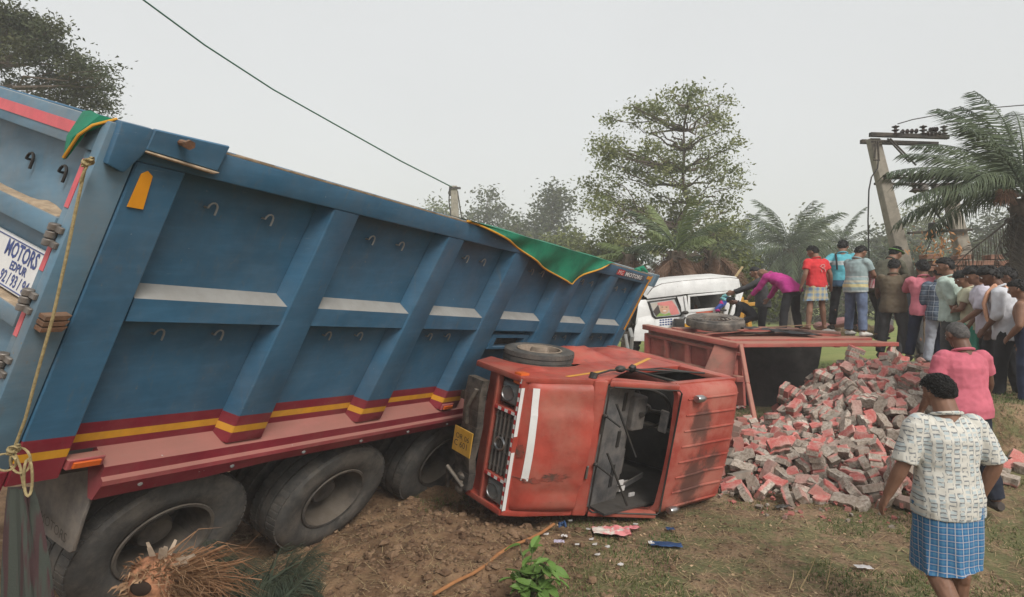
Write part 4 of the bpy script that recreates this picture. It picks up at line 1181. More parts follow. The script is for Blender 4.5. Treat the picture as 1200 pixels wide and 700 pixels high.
# ------------------------------------------------------------------ white van behind
def van():
    D = 11.2
    VP = lambda x, y, t=0.0: at(x, y, D + 0.0025 * (x - 740)) + Vector((0.06 * t, 1.0 * t, 0.05 * t))
    r = root('white_van', 'damaged white van with a portrait on its window and a door torn open', 'van', at(805, 440, D))
    def slab(name, poly, mat, t0=0.0, t1=0.05, parent=r, bevel=0.008, label=None):
        mb = MB(); mb.hexa([VP(x, y, t0) for x, y in poly], [VP(x, y, t1) for x, y in poly]); return mb.build(name, mat, parent, bevel=bevel, seg=2, label=label)
    W_ = M['vanwhite']
    # roof: crowned, with depth
    mb = MB()
    top = [(756, 347), (764, 336), (775, 331), (800, 327.5), (830, 325), (855, 323.5), (864, 324.5), (869, 331), (868, 338)]
    bot = [(760, 350), (790, 344.5), (830, 341), (866, 338.5)]
    vs = [VP(x, y, t) for t in (0, .1, 1.4, 1.5) for x, y in [(x, y + (1.5 if t in (0, 1.5) else 0)) for x, y in top]]
    n_ = len(top)
    mb.add(vs, [[k * n_ + i, k * n_ + i + 1, (k + 1) * n_ + i + 1, (k + 1) * n_ + i] for k in range(3) for i in range(n_ - 1)], 0, True)
    mb.add([VP(*top[0]), VP(760, 351), VP(792, 345.5), VP(800, 327.5 + 1.5)], [[0, 1, 2, 3]]); 
    roof = mb.build('roof', W_, r, fix=False)
    slab('roof_side', [(757, 348), (765, 338), (776, 333), (800, 329.5), (830, 327), (855, 325.5), (866, 327), (868, 337), (866, 340), (802, 345), (760, 352)], W_, 0.0, 0.03)
    slab('roof_gutter', [(758, 351.5), (801, 346.5), (801, 345.3), (758, 350.2)], M['black'], -0.012, 0.0, bevel=0)
    slab('body_side', [(748, 372), (764, 369), (768, 374), (800, 370.5), (803, 366), (838, 362), (843, 368), (840, 400), (742, 400), (744, 385)], W_)
    slab('body_side', [(749, 352), (757.5, 351.5), (764, 370), (748, 373), (745, 380)], W_)
    slab('pillar', [(793, 347), (801, 346), (804, 367), (799, 371), (798, 360)], W_)
    slab('pillar', [(801, 347), (804, 346.5), (807, 366), (804, 368)], W_, -0.03, 0.03)
    slab('pillar', [(757, 352), (792, 347.5), (792.6, 349), (758, 353.6)], W_)
    wf = slab('window_frame', [(759, 353.5), (791, 349), (800, 368), (798, 371), (768, 374), (764, 371)], M['black'], -0.012, 0.02)
    gl = slab('window', [(761.5, 355), (790, 351), (797.5, 367.5), (796, 369.5), (769, 372), (766.5, 370)], M['winglass'], -0.016, -0.011, bevel=0)
    P = lambda poly, m, t: (m, [VP(x, y, t) for x, y in poly])
    mb = MB()
    def flat(pts, m, t): mb.add([VP(x, y, t) for x, y in pts], [list(range(len(pts)))], m)
    ell = lambda cx, cy, rx, ry, n=16, a0=0, a1=2 * pi: [(cx + rx * cos(a0 + (a1 - a0) * k / (n - 1)), cy + ry * sin(a0 + (a1 - a0) * k / (n - 1))) for k in range(n)]
    flat([(762, 355.5), (789.5, 351.6), (796.5, 367), (768.5, 371.5)], 0, -0.0175)
    flat([(770, 355), (787, 352.2), (793, 360), (796, 368), (786, 369.5), (783, 358), (771, 358)], 1, -0.019)
    flat([(765, 365), (771, 357), (774, 367), (769, 371)], 4, -0.0185)
    flat(ell(778.3, 361.2, 5.6, 6.4), 2, -0.0205)
    flat(ell(779, 356.0, 8.0, 2.4), 1, -0.0215)
    flat([(768.5, 371.2), (773, 366.8), (779, 368.5), (784, 366.5), (787, 369.3)], 3, -0.020)
    for x in (775.8, 780.8): flat(ell(x, 360.0, 1.1, 0.5, 8), 4, -0.022)
    flat(ell(778.6, 364.4, 2.1, 0.7, 8), 5, -0.022)
    P_ = lambda n, c: plain(n, c, 0.5, 0.08)
    mb.build('portrait_print', [P_("print_pale", (0.46, 0.42, 0.36)), P_("print_pink", (0.62, 0.22, 0.20)), P_("print_skin", (0.55, 0.33, 0.22)), P_("print_green", (0.25, 0.36, 0.10)), P_("print_dark", (0.07, 0.055, 0.05)), P_("print_cream", (0.7, 0.66, 0.62))], gl)
    mb = MB()
    for (x, y) in ((773, 374.6), (773, 377.4), (773, 380.2)):
        for k in range(5): flat([(x + k * 3.1, y - .3 * k), (x + 2.3 + k * 3.1, y - .3 * k), (x + 2.3 + k * 3.1, y + 1.5 - .3 * k), (x + k * 3.1, y + 1.5 - .3 * k)], 0, -0.006)
    mb.build('lettering', M['navy'], r)
    mb = MB(); flat([(815, 366), (834, 362.8), (836, 366), (818, 369)], 0, -0.006); flat([(806, 374), (824, 377), (824, 379), (806, 377)], 0, -0.006); flat([(802, 379), (809, 380), (810, 384), (801, 384)], 1, -0.006)
    mb.build('stripe_print', [plain("orange_red_print", (0.55, 0.11, 0.05), 0.5, 0.1), M['yellow']], r)
    # dark opening with its surround
    for poly in ([(806, 346), (868, 340), (868, 342.5), (807, 348)], [(806, 346), (808.5, 348), (809, 364), (806.5, 366)], [(806.5, 363.5), (838, 360.5), (840, 363.5), (806, 367)]):
        slab('opening_frame', poly, W_, -0.01, 0.03, bevel=0.004)
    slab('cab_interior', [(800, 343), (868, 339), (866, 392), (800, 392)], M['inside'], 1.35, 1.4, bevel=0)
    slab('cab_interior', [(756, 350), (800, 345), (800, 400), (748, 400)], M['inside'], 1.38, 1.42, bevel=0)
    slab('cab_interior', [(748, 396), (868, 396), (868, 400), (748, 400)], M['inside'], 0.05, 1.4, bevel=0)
    # torn front pillar and open door frame
    for a, b, w in (((843, 400), (853, 343), .07), ((853, 343), (862, 340), .06), ((853, 344), (851, 362), .05), ((866, 340), (852, 385), .11), ((852, 385), (849, 394), .12)):
        mb = MB(); mb.bar(VP(*a, -.08), VP(*b, -.08), w, 0.06, 0, (0, 1, 0)); mb.build('door_post', W_, r, bevel=0.012, seg=2)
    mb = MB(); mb.tube([VP(849, 363, -.1), VP(838, 363, -.15), VP(836, 367, -.2)], 0.02, 8); mb.ball(VP(802, 366, -.08), (0.06, 0.05, 0.04)); mb.build('door_handle', M['black'], r)
    mb = MB(); mb.box(VP(789, 387, -.2), VP(799, 373, -.05)); mb.build('mirror', M['black'], r, bevel=0.03, seg=3)
    mb = MB(); mb.tube([VP(797, 378, -.12), VP(803, 372, -.02)], 0.015, 6); mb.build('mirror_arm', M['black'], r)
    mb = MB(); mb.bar(VP(858, 333, 0.1), VP(874, 313, 0.2), 0.03, 0.03); o = mb.build('stick', M['straw'], None, origin=VP(858, 333)); tag(o, 'thin bamboo stick poking up beside the white van roof', 'stick')
    # blue and pink garland of cloth hanging by the torn door
    mb = MB()
    for k, (x0, y0, x1, y1, m) in enumerate(((850, 346, 838, 362, 0), (847, 349, 836, 362, 0), (844, 347, 851, 343, 1), (843, 352, 841, 357, 2), (838, 361, 836, 364, 2), (842, 348, 848, 352, 1))):
        mb.tube([VP(x0, y0, -.15), VP((x0 + x1) / 2 + 1, (y0 + y1) / 2 + 1, -.18), VP(x1, y1, -.16)], [.03, .045, .03], 8, m)
    o = mb.build('cloth_garland', [plain("blue_cloth", (0.05, 0.09, 0.33), 0.9), plain("teal_cloth", (0.15, 0.35, 0.36), 0.9), plain("magenta_cloth", (0.42, 0.03, 0.16), 0.9)], None, origin=VP(845, 352)); tag(o, 'blue and magenta cloth strips hanging at the torn van door', 'cloth')
    # bits of machine behind: yellow frame
    r2 = root('yellow_frame', 'yellow painted steel frame standing behind the white van', 'frame', at(885, 440, 13))
    for a, b in (((868, 348), (869, 385)), ((873, 352), (879, 388)), ((876, 357), (892, 356)), ((892, 356), (893, 385)), ((897, 345), (893, 372))):
        mb = MB(); mb.bar(at(*a, 13), at(*b, 13), 0.09, 0.09); mb.build('frame_bar', M['orangeyellow'], r2, bevel=0.012)
    # motor parts below the far end of the blue truck
    r3 = root('engine_wreck', 'dark greasy engine wreck between the blue truck and the van', 'engine', at(740, 440, 11.6))
    mb = MB()
    for k in range(16):
        q = at(735 + 12 * random.random(), 378 + 34 * random.random(), 11.5 + .4 * random.random())
        mb.ball(q, (0.07 + .08 * random.random(), 0.08, 0.05 + .07 * random.random()), 0, 7, 5, Matrix.Rotation(random.random() * 3, 3, 'Y'))
    mb.build('engine_block', M['dark'], r3)
    mb = MB(); mb.tube([at(738, 385, 11.3), at(741, 395, 11.2), at(739, 412, 11.3)], 0.035, 8); mb.tube([at(733, 392, 11.3), at(736, 411, 11.2)], 0.03, 8); mb.build('pipe', M['pale'], r3)


van()
# ------------------------------------------------------------------ heap of paving blocks
def block_mat():
    n = N("paving_block_red_and_grey")
    z = n.xyz()[2]
    rnd = n.rand()
    grey = n.mix(rnd, (0.38, 0.325, 0.27), (0.60, 0.53, 0.45))
    grey = n.mix(n.ramp(n.noise(30, 5, 0.7), 0.35, 0.7), grey, (0.19, 0.155, 0.125))
    pink = n.mix(n.ramp(n.noise(7, 6, 0.7), 0.35, 0.65), (0.45, 0.10, 0.085), (0.60, 0.33, 0.29))
    top = n.math('ADD', z, n.math('MULTIPLY', n.math('SUBTRACT', n.noise(13, 5, 0.7), 0.5), 0.05))
    r2 = n.math('FRACT', n.math('MULTIPLY', rnd, 7.31))
    lev = n.math('ADD', 0.006, n.math('MULTIPLY', r2, 0.022))
    f = n.ramp(n.math('SUBTRACT', top, lev), -0.010, 0.014)
    r3 = n.math('FRACT', n.math('MULTIPLY', rnd, 23.7))
    f = n.math('MULTIPLY', f, n.ramp(r3, 0.02, 0.35))
    c = n.mix(f, grey, pink)
    d = n.math('MULTIPLY', n.ramp(n.noise(5, 7, 0.75), 0.42, 0.7), 0.55)
    c = n.mix(d, c, (0.27, 0.195, 0.145))
    n.bump(n.noise(45, 6, 0.75), 0.55, 0.01)
    return n.out(c, 0.92)


M['block'] = block_mat()
BL, BW, BH = 0.235, 0.122, 0.078


def block_mesh(seed):
    rd = random.Random(seed)
    mb = MB()
    k = 4
    e = 0.0075
    j = lambda s=0.0035: rd.uniform(-s, s)
    up_, dn = [], []
    for i in range(k + 1): up_.append((-BL / 2 + BL * i / k + j(), BW / 2 + (e if i % 2 else -e) + j()))
    for i in range(k, -1, -1): dn.append((-BL / 2 + BL * i / k + j(), -BW / 2 + (e if i % 2 else -e) + j()))
    poly = up_ + dn
    if seed % 3 == 2:      # broken corner
        poly = poly[:3] + [(0.05 + j(), 0.03)] + [(BL / 2 - .05, -0.01)] + poly[6:]
    h = BH / 2
    q0 = [(x, y, -h + j(.004)) for x, y in poly]; q1 = [(x * 0.97, y * 0.96, h + j(.004)) for x, y in poly]
    n_ = len(poly)
    q2 = [(x, y, h - 0.008) for x, y in poly]
    mb.add(q0 + q2 + q1, [list(range(n_))[::-1]] + [[i, (i + 1) % n_, n_ + (i + 1) % n_, n_ + i] for i in range(n_)] + [[n_ + i, n_ + (i + 1) % n_, 2 * n_ + (i + 1) % n_, 2 * n_ + i] for i in range(n_)] + [list(range(2 * n_, 3 * n_))], 0)
    return mb


def heap():
    protos = []
    for s_ in range(6):
        o = block_mesh(s_).build('paving_block', M['block'], None, wide=False)
        protos.append(o)
    rd = random.Random(3)
    spots = []
    cand = []
    tries = 0
    # dart throwing over the heap
    cell = {}
    def free(x, y, dmin):
        cx, cy = int(x / .2), int(y / .2)
        for a in range(-1, 2):
            for b in range(-1, 2):
                for (px, py) in cell.get((cx + a, cy + b), ()):
                    if (px - x) ** 2 + (py - y) ** 2 < dmin * dmin: return False
        return True
    for _ in range(24000):
        X, Y = rd.uniform(1.6, 5.0), rd.uniform(5.0, 9.4)
        h = pile_top(X, Y)
        if h < 0.03: continue
        if free(X, Y, 0.112):
            cell.setdefault((int(X / .2), int(Y / .2)), []).append((X, Y)); cand.append((X, Y, h))
    def normal(X, Y):
        e = 0.12
        f = lambda a, b: gz_base(a, b) + pile_top(a, b)
        v = Vector((-(f(X + e, Y) - f(X - e, Y)) / (2 * e) / WIDE, -(f(X, Y + e) - f(X, Y - e)) / (2 * e) / WIDE, 1))
        return v.normalized()
    def place(X, Y, z, lift, run=1, flat=False):
        nrm = normal(X, Y)
        q = nrm.to_track_quat('Z', 'Y').to_matrix()
        mode = rd.random()
        yaw = Matrix.Rotation(rd.uniform(0, 2 * pi), 3, 'Z')
        if mode < 0.5 or flat: loc = Matrix.Rotation(rd.gauss(0, 0.28 if not flat else .06), 3, 'X') @ Matrix.Rotation(rd.gauss(0, 0.25 if not flat else .06), 3, 'Y')
        elif mode < 0.8: loc = Matrix.Rotation(pi / 2 + rd.gauss(0, 0.45), 3, 'X') @ Matrix.Rotation(rd.gauss(0, 0.2), 3, 'Y')
        else: loc = Matrix.Rotation(rd.choice((-1, 1)) * rd.uniform(0.5, 1.1), 3, 'Y') @ Matrix.Rotation(rd.gauss(0, 0.3), 3, 'X')
        if rd.random() < 0.3: loc = loc @ Matrix.Rotation(pi, 3, 'X')
        R = q @ yaw @ loc
        base = Vector((X * WIDE, Y * WIDE, z)) + nrm * lift
        for k in range(run):
            Rk = R @ Matrix.Rotation(0.12 * k + rd.gauss(0, .05), 3, 'X')
            spots.append((base + R @ Vector((rd.gauss(0, .012), rd.gauss(0, .012), (BH + 0.004) * k)), Rk))
    # buried layers first, kept as one joined mass
    deep = []
    for X, Y, h in cand:
        if h > 0.10:
            spots = []
            place(X + rd.gauss(0, .05), Y + rd.gauss(0, .05), gz_base(X, Y) + h * 0.70, -0.03)
            deep += spots
    spots = []
    for X, Y, h in cand:
        run = rd.choice((2, 3, 3, 4)) if rd.random() < 0.17 and 0.15 < h else 1
        place(X, Y, gz_base(X, Y) + h, 0.035, run)
    top = list(spots)
    # stragglers at the foot of the heap
    spots = []
    for (x, y) in ((905, 578), (934, 588), (958, 590), (1003, 588), (1040, 582), (1078, 590), (885, 570), (975, 575), (1024, 565), (925, 572), (1055, 575), (1092, 583), (1186, 545), (1172, 552), (1196, 553), (1178, 538), (1192, 535), (1205, 545), (1160, 560), (870, 560), (1015, 590)):
        p = on_ground(x, y); place(p.x, p.y, p.z, 0.040, 1, True)
    front = spots
    cam_p = Vector((0, 0, EYE))
    def hidden(p):
        x = 600 + 787 * p.x / p.y; y = 330 - 787 * (p.z - EYE) / p.y
        return x > 1225 or (1058 < x < 1165 and y > 485 and p.y > 5.0) or (1090 < x < 1172 and y > 400) or (x < 868 and y < 560)
    vis = [s for s in top if not hidden(s[0])]
    vis.sort(key=lambda s: (s[0] - cam_p).length)
    # keep those with little above them: coarse screen buckets, nearest wins
    keep, rest = [], [s for s in top if hidden(s[0])]
    bucket = {}
    for s in vis:
        p = s[0]; b = (int((600 + 787 * p.x / p.y) / 9.5), int((330 - 787 * (p.z - EYE) / p.y) / 6))
        if bucket.get(b, 0) < 1 and len(keep) < 296 - len(front):
            bucket[b] = bucket.get(b, 0) + 1; keep.append(s)
        else: rest.append(s)
    special = {1: 'grey paving block lying flat in front of the heap, nearest the bare soil', 4: 'paving block by the foot of the man in the patterned shirt'}
    first = True
    used = set()
    for i, (p, R) in enumerate(front + keep):
        kk = (i * 7 + 3) % 6
        src = protos[kk]
        if kk in used: o = src.copy(); COL.objects.link(o)
        else: o = src; used.add(kk)
        o.parent = None
        o.location = p; o.rotation_euler = R.to_euler()
        tag(o, 'red-topped grey zigzag paving block in the heap spilled from the red truck', 'paving block', 'paving blocks spilled from the red truck')
    # everything further down, joined
    mb = MB()
    rest = [s for s in rest if s[0].x / s[0].y < 0.82]
    tmpl = []
    for s_ in range(6):
        b = block_mesh(s_); tmpl.append((b.v, b.fc))
    for i, (p, R) in enumerate(rest + deep):
        v, f = tmpl[(i * 5 + 1) % 6]
        mb.add([p + R @ q for q in v], f)
    n = N("heap_mass"); g = n.n("NewGeometry"); rnd = g.outputs["Random Per Island"]
    c = n.mix(n.ramp(rnd, 0.3, 0.6), (0.27, 0.235, 0.195), (0.36, 0.12, 0.10))
    c = n.mix(n.math('MULTIPLY', n.ramp(n.noise(5, 7, 0.75), 0.4, 0.7), 0.6), c, (0.24, 0.17, 0.13)); n.bump(n.noise(45, 6, 0.75), 0.5)
    o = mb.build('paving_block_heap', n.out(c, 0.92), None, wide=False, fix=False)
    o["kind"] = "stuff"
    mb = MB()
    for k in range(1500):
        X, Y = rd.uniform(1.5, 4.3), rd.uniform(4.75, 7.6)
        h = pile_top(X, Y)
        near = pile_top(X, Y + .35) > .02
        if not near or (h < .02 and rd.random() < .45): continue
        s_ = rd.uniform(.006, .028)
        c = Vector((X * WIDE, Y * WIDE, gz_base(X, Y) + h + (0.02 if h > .02 else 0.008)))
        R3 = Matrix.Rotation(rd.random() * 6, 3, 'Z') @ Matrix.Rotation(rd.random() * 2, 3, 'X')
        q = [Vector((rd.uniform(.5, 1.4) * a * s_, rd.uniform(.5, 1.2) * b_ * s_, rd.uniform(.4, .9) * c_ * s_)) for c_ in (-1, 1) for a, b_ in ((-1, -1), (1, -1), (1, 1), (-1, 1))]
        mb.hexa([c + R3 @ v for v in q[:4]], [c + R3 @ v for v in q[4:]])
    o = mb.build('block_chips', n.m, None, wide=False, fix=False)
    o["kind"] = "stuff"


heap()


def brick_wall():
    r = root('brick_wall', 'old rough brick wall with an uneven top behind the standing men', 'wall', at(1150, 440, 12.2))
    bm_ = plain("old_wall_brick", (0.20, 0.095, 0.065), 0.95, 0.35, 7, dust=0.35, bump=0.6, bscale=30)
    D = 12.2
    x0, x1 = at(1085, 300, D).x, at(1290, 300, D).x
    zt = EYE + (330 - 300) / 615 * D
    rd = random.Random(5)
    mb = MB(); mb.box((x0, D + .05, 0.3), (x1, D + .30, zt - 0.16)); core = mb.build('mortar_core', plain("mud_mortar", (0.16, 0.12, 0.09), 0.95, 0.3, 8, bump=0.5), r)
    mesh = None
    for row in range(6):
        z = zt - 0.135 * (row + 1) + 0.05
        x = x0 + (0.13 if row % 2 else 0)
        while x < x1 - 0.1:
            drop = n2(x, 0, 0.8) * 0.06
            if row == 0 and rd.random() < 0.35: x += 0.29; continue
            if mesh is None:
                m2 = MB(); m2.box((0, -0.03, 0), (0.265, 0.2, 0.115)); o = m2.build('brick', bm_, core, origin=(0, 0, 0), bevel=0.012); mesh = o
                org = T(ORI[core.name])
            else: o = mesh.copy(); COL.objects.link(o)
            o.parent = core
            o.location = T((x, D + rd.uniform(-.02, .03), z + drop)) - org
            o.rotation_euler = (rd.gauss(0, .03), rd.gauss(0, .03), rd.gauss(0, .05))
            x += 0.285


brick_wall()

# ------------------------------------------------------------------ people
RX = lambda d: Matrix.Rotation(radians(d), 3, 'X')
RY = lambda d: Matrix.Rotation(radians(d), 3, 'Y')
RZ = lambda d: Matrix.Rotation(radians(d), 3, 'Z')
tex = bpy.data.textures.new("cloth_folds", 'CLOUDS'); tex.noise_scale = 0.10; tex.noise_depth = 2
SKIN = [plain("skin_brown", (0.20, 0.105, 0.067), 0.55, 0.12, 9), plain("skin_dark", (0.13, 0.066, 0.043), 0.5, 0.12, 9), plain("skin_mid", (0.21, 0.112, 0.072), 0.55, 0.12, 9)]
HAIR = plain("black_hair", (0.012, 0.011, 0.010), 0.6, 0.3, 40, bump=0.6, bscale=90)
HAIRGREY = plain("greying_hair", (0.075, 0.070, 0.066), 0.7, 0.5, 30, bump=0.6, bscale=90)
EYEW = plain("eye_white", (0.5, 0.47, 0.44), 0.3, 0.05)


def skeleton(p):
    g = p.get
    lean, side, twist = g('lean', 4), g('side', 0), g('twist', 0)
    J = {}
    Rc = RZ(twist) @ RX(-lean) @ RY(side)
    Rw = RZ(twist * .4) @ RX(-lean * 0.55) @ RY(side * .5)
    pel = Vector((0, 0, 0))
    J['pel'] = pel; J['Rp'] = RX(-lean * 0.3)
    J['waist'] = pel + Rw @ Vector((0, 0, 0.16)); J['chest'] = J['waist'] + Rc @ Vector((0, 0.0, 0.19)); J['neck'] = J['chest'] + Rc @ Vector((0, -0.012, 0.18))
    J['Rc'], J['Rw'] = Rc, Rw
    Rh = RZ(twist * .5 + g('hy', 0)) @ RX(-(lean * 0.55 + g('nod', 4))) @ RY(g('tilt', 0))
    J['Rh'] = Rh
    J['head'] = J['neck'] + (Rc @ Vector((0, 0.01, 0.05))) * 1.0 + Rh @ Vector((0, 0.022, 0.105))
    for s, nm in ((-1, 'l'), (1, 'r')):
        fl, ab, el, tw = g('arm_' + nm, (5, 8, 12, 20))
        sh = J['chest'] + Rc @ Vector((0.165 * s, 0, 0.115 + (0.02 if fl > 80 else 0)))
        Ra = Rc @ RY(-s * ab) @ RX(fl)
        eb = sh + Ra @ Vector((0, 0, -0.275))
        Rf = Ra @ RZ(s * tw) @ RX(el)
        wr = eb + Rf @ Vector((0, 0, -0.245))
        J[nm] = dict(sh=sh, eb=eb, wr=wr, Ra=Ra, Rf=Rf)
        hf, ha, kn = g('leg_' + nm, (3, 4, 5))
        hp = pel + Vector((0.088 * s, 0, -0.03))
        Rl = RY(-s * (ha + 1.5)) @ RX(hf)
        k = hp + Rl @ Vector((0, 0, -0.41)); Rs = Rl @ RX(-kn)
        an = k + Rs @ Vector((0, 0, -0.40))
        J[nm].update(hp=hp, kn=k, an=an, Rl=Rl, Rs=Rs, heel=g('heel_' + nm, 0))
    low = min(J['l']['an'].z - 0.10 * sin(radians(J['l']['heel'])) * 1.6, J['r']['an'].z - 0.10 * sin(radians(J['r']['heel'])) * 1.6)
    J['lift'] = 0.075 - low
    return J


def torso_rings(J, grow=0.0, hem=None, fat=1.0, top=True):
    Rw, Rc, Rp = J['Rw'], J['Rc'], J['Rp']
    f = fat
    L_ = []
    if hem is not None: L_.append((J['pel'] + Rp @ Vector((0, 0, hem)), (0.163 * f + grow * 1.15, 0.122 * f + grow * 1.2)))
    else: L_.append((J['pel'] + Rp @ Vector((0, -0.01, -0.10)), (0.12, 0.09)))
    L_ += [(J['pel'] + Rp @ Vector((0, -0.008, 0.0)), (0.166 * f + grow, 0.122 * f + grow)), (J['pel'].lerp(J['waist'], .6), (0.152 * f + grow, 0.112 * f + grow)), (J['waist'] + Rw @ Vector((0, 0.01 * (f - 1) * 8, .03)), (0.143 * f + grow, 0.105 * f + grow)), (J['waist'].lerp(J['chest'], .6), (0.158 + grow, 0.115 + grow)),
           (J['chest'] + Rc @ Vector((0, 0.005, 0.02)), (0.170 + grow, 0.118 + grow)), (J['chest'] + Rc @ Vector((0, 0, 0.10)), (0.162 + grow, 0.100 + grow * .8)), (J['chest'] + Rc @ Vector((0, -0.005, 0.145)), (0.115 + grow * .6, 0.075 + grow * .5)), (J['neck'] + Rc @ Vector((0, 0, 0.0)), (0.062 + grow * .5, 0.060 + grow * .5))]
    return L_


def hand(mb, wr, Rf, s, curl, n=6, k=1.0):
    q = lambda x, y, z: wr + Rf @ Vector((x, y, -z))
    # palm faces the thigh: its thickness lies along x, its width along y
    mb.tube([q(0, 0, -0.02), q(0, 0.0, 0.02), q(0, 0.004, 0.05), q(0, 0.004, 0.085)], [(0.022, 0.026), (0.019, 0.033), (0.018, 0.041), (0.014, 0.040)], 10, 0, True, ref=Rf @ Vector((1, 0, 0)))
    for i, (y, ln, r) in enumerate(((0.032, 0.070, 0.0088), (0.012, 0.080, 0.0092), (-0.009, 0.074, 0.0088), (-0.028, 0.058, 0.0078))):
        pts = [Vector((0, y, 0.075))]
        a = radians(8)
        for t in (0.42, 0.32, 0.26):
            pts.append(pts[-1] + Vector((-s * sin(a) * ln * t, 0.06 * (y) * t, cos(a) * ln * t)))
            a += radians(curl * (0.8 + 0.12 * i))
        mb.tube([q(*p) for p in pts], [r * k, r * 0.98 * k, r * 0.9 * k, r * 0.7 * k], n)
    mb.tube([q(-s * 0.004, 0.030, 0.015), q(-s * 0.014, 0.050, 0.045), q(-s * 0.022, 0.056, 0.072), q(-s * 0.030, 0.052, 0.092)], [0.014, 0.0125, 0.0105, 0.008], n)


def foot(mb, J, s, nm, grow=0.0):
    a, Rs, Rl = J[nm]['an'], J[nm]['Rs'], J[nm]['Rl']
    f = Rl @ Vector((0.10 * s, 1, 0)); f.z = 0; f.normalize()
    hl = radians(J[nm]['heel'])
    f = f * cos(hl) - Vector((0, 0, 1)) * sin(hl)
    u = Vector((0, 0, 1)) * cos(hl) + Vector((f.x, f.y, 0)).normalized() * sin(hl)
    r = f.cross(u).normalized()
    g = grow
    pts = [a - f * 0.055 - u * 0.035, a - f * 0.035 - u * 0.040, a + f * 0.03 - u * 0.035, a + f * 0.10 - u * 0.048, a + f * 0.165 - u * 0.056, a + f * 0.19 - u * 0.06]
    mb.tube(pts, [(0.018 + g, 0.022 + g), (0.034 + g, 0.036 + g), (0.037 + g, 0.040 + g), (0.043 + g, 0.028 + g), (0.040 + g, 0.018 + g), (0.022 + g, 0.010 + g)], 10, 0, True, ref=r)
    if not grow:
        for i in range(5):
            o = r * (-s) * (0.030 - 0.015 * i)
            mb.ball(a + f * (0.185 - 0.008 * i) - u * 0.06 + o, 0.012 - 0.0012 * i, 0, 6, 5)


def head_mesh(mb, J, hs=1.0):
    Rh, h = J['Rh'], J['head']
    q = lambda x, y, z: h + Rh @ (Vector((x, y, z)) * hs)
    mb.ball(h, (0.074 * hs, 0.094 * hs, 0.108 * hs), 0, 16, 12, Rh)
    mb.ball(q(0, 0.030, -0.062), (0.052 * hs, 0.058 * hs, 0.056 * hs), 0, 12, 8, Rh)      # jaw
    mb.ball(q(0, 0.078, -0.094), (0.022 * hs, 0.016 * hs, 0.016 * hs), 0, 8, 6, Rh)       # chin
    mb.tube([q(0, 0.088, 0.012), q(0, 0.104, -0.022), q(0, 0.106, -0.036), q(0, 0.09, -0.042)], [0.010, 0.013, 0.017, 0.012], 8)   # nose
    for s in (-1, 1):
        mb.ball(q(0.077 * s, -0.006, -0.012), (0.012 * hs, 0.022 * hs, 0.034 * hs), 0, 8, 6, Rh)   # ears
        mb.ball(q(0.030 * s, 0.078, 0.026), (0.026 * hs, 0.012 * hs, 0.008 * hs), 0, 8, 6, Rh)     # brow
        mb.ball(q(0.046 * s, 0.058, -0.030), (0.020 * hs, 0.020 * hs, 0.020 * hs), 0, 8, 6, Rh)    # cheek
    for dz, w in ((-0.060, 0.024), (-0.069, 0.020)):
        mb.ball(q(0, 0.082, dz), (w * hs, 0.010 * hs, 0.0055 * hs), 0, 8, 6, Rh)                     # lips
    mb.tube([J['neck'] + J['Rc'] @ Vector((0, -0.005, -0.05)), J['neck'] + J['Rc'] @ Vector((0, 0, 0.02)), q(0, -0.012, -0.05)], [0.070, 0.062, 0.060], 12)


def limb(mb, pts, rad, n=10, ref=None):
    P, R_ = [], []
    for i in range(len(pts) - 1):
        for k in range(3):
            P.append(pts[i].lerp(pts[i + 1], k / 3)); R_.append(rad[i] + (rad[i + 1] - rad[i]) * k / 3)
    P.append(pts[-1]); R_.append(rad[-1])
    mb.tube(P, R_, n)


def remesh(o, vox, smooth=4, folds=0.0, tx=None):
    m = o.modifiers.new("fuse", 'REMESH'); m.mode = 'VOXEL'; m.voxel_size = vox; m.use_smooth_shade = True
    m = o.modifiers.new("soften", 'SMOOTH'); m.factor = 0.5; m.iterations = smooth
    if folds:
        m = o.modifiers.new("folds", 'DISPLACE'); m.texture = tx or tex; m.strength = folds; m.mid_level = 0.5; m.texture_coords = 'LOCAL'


WF = 1.16


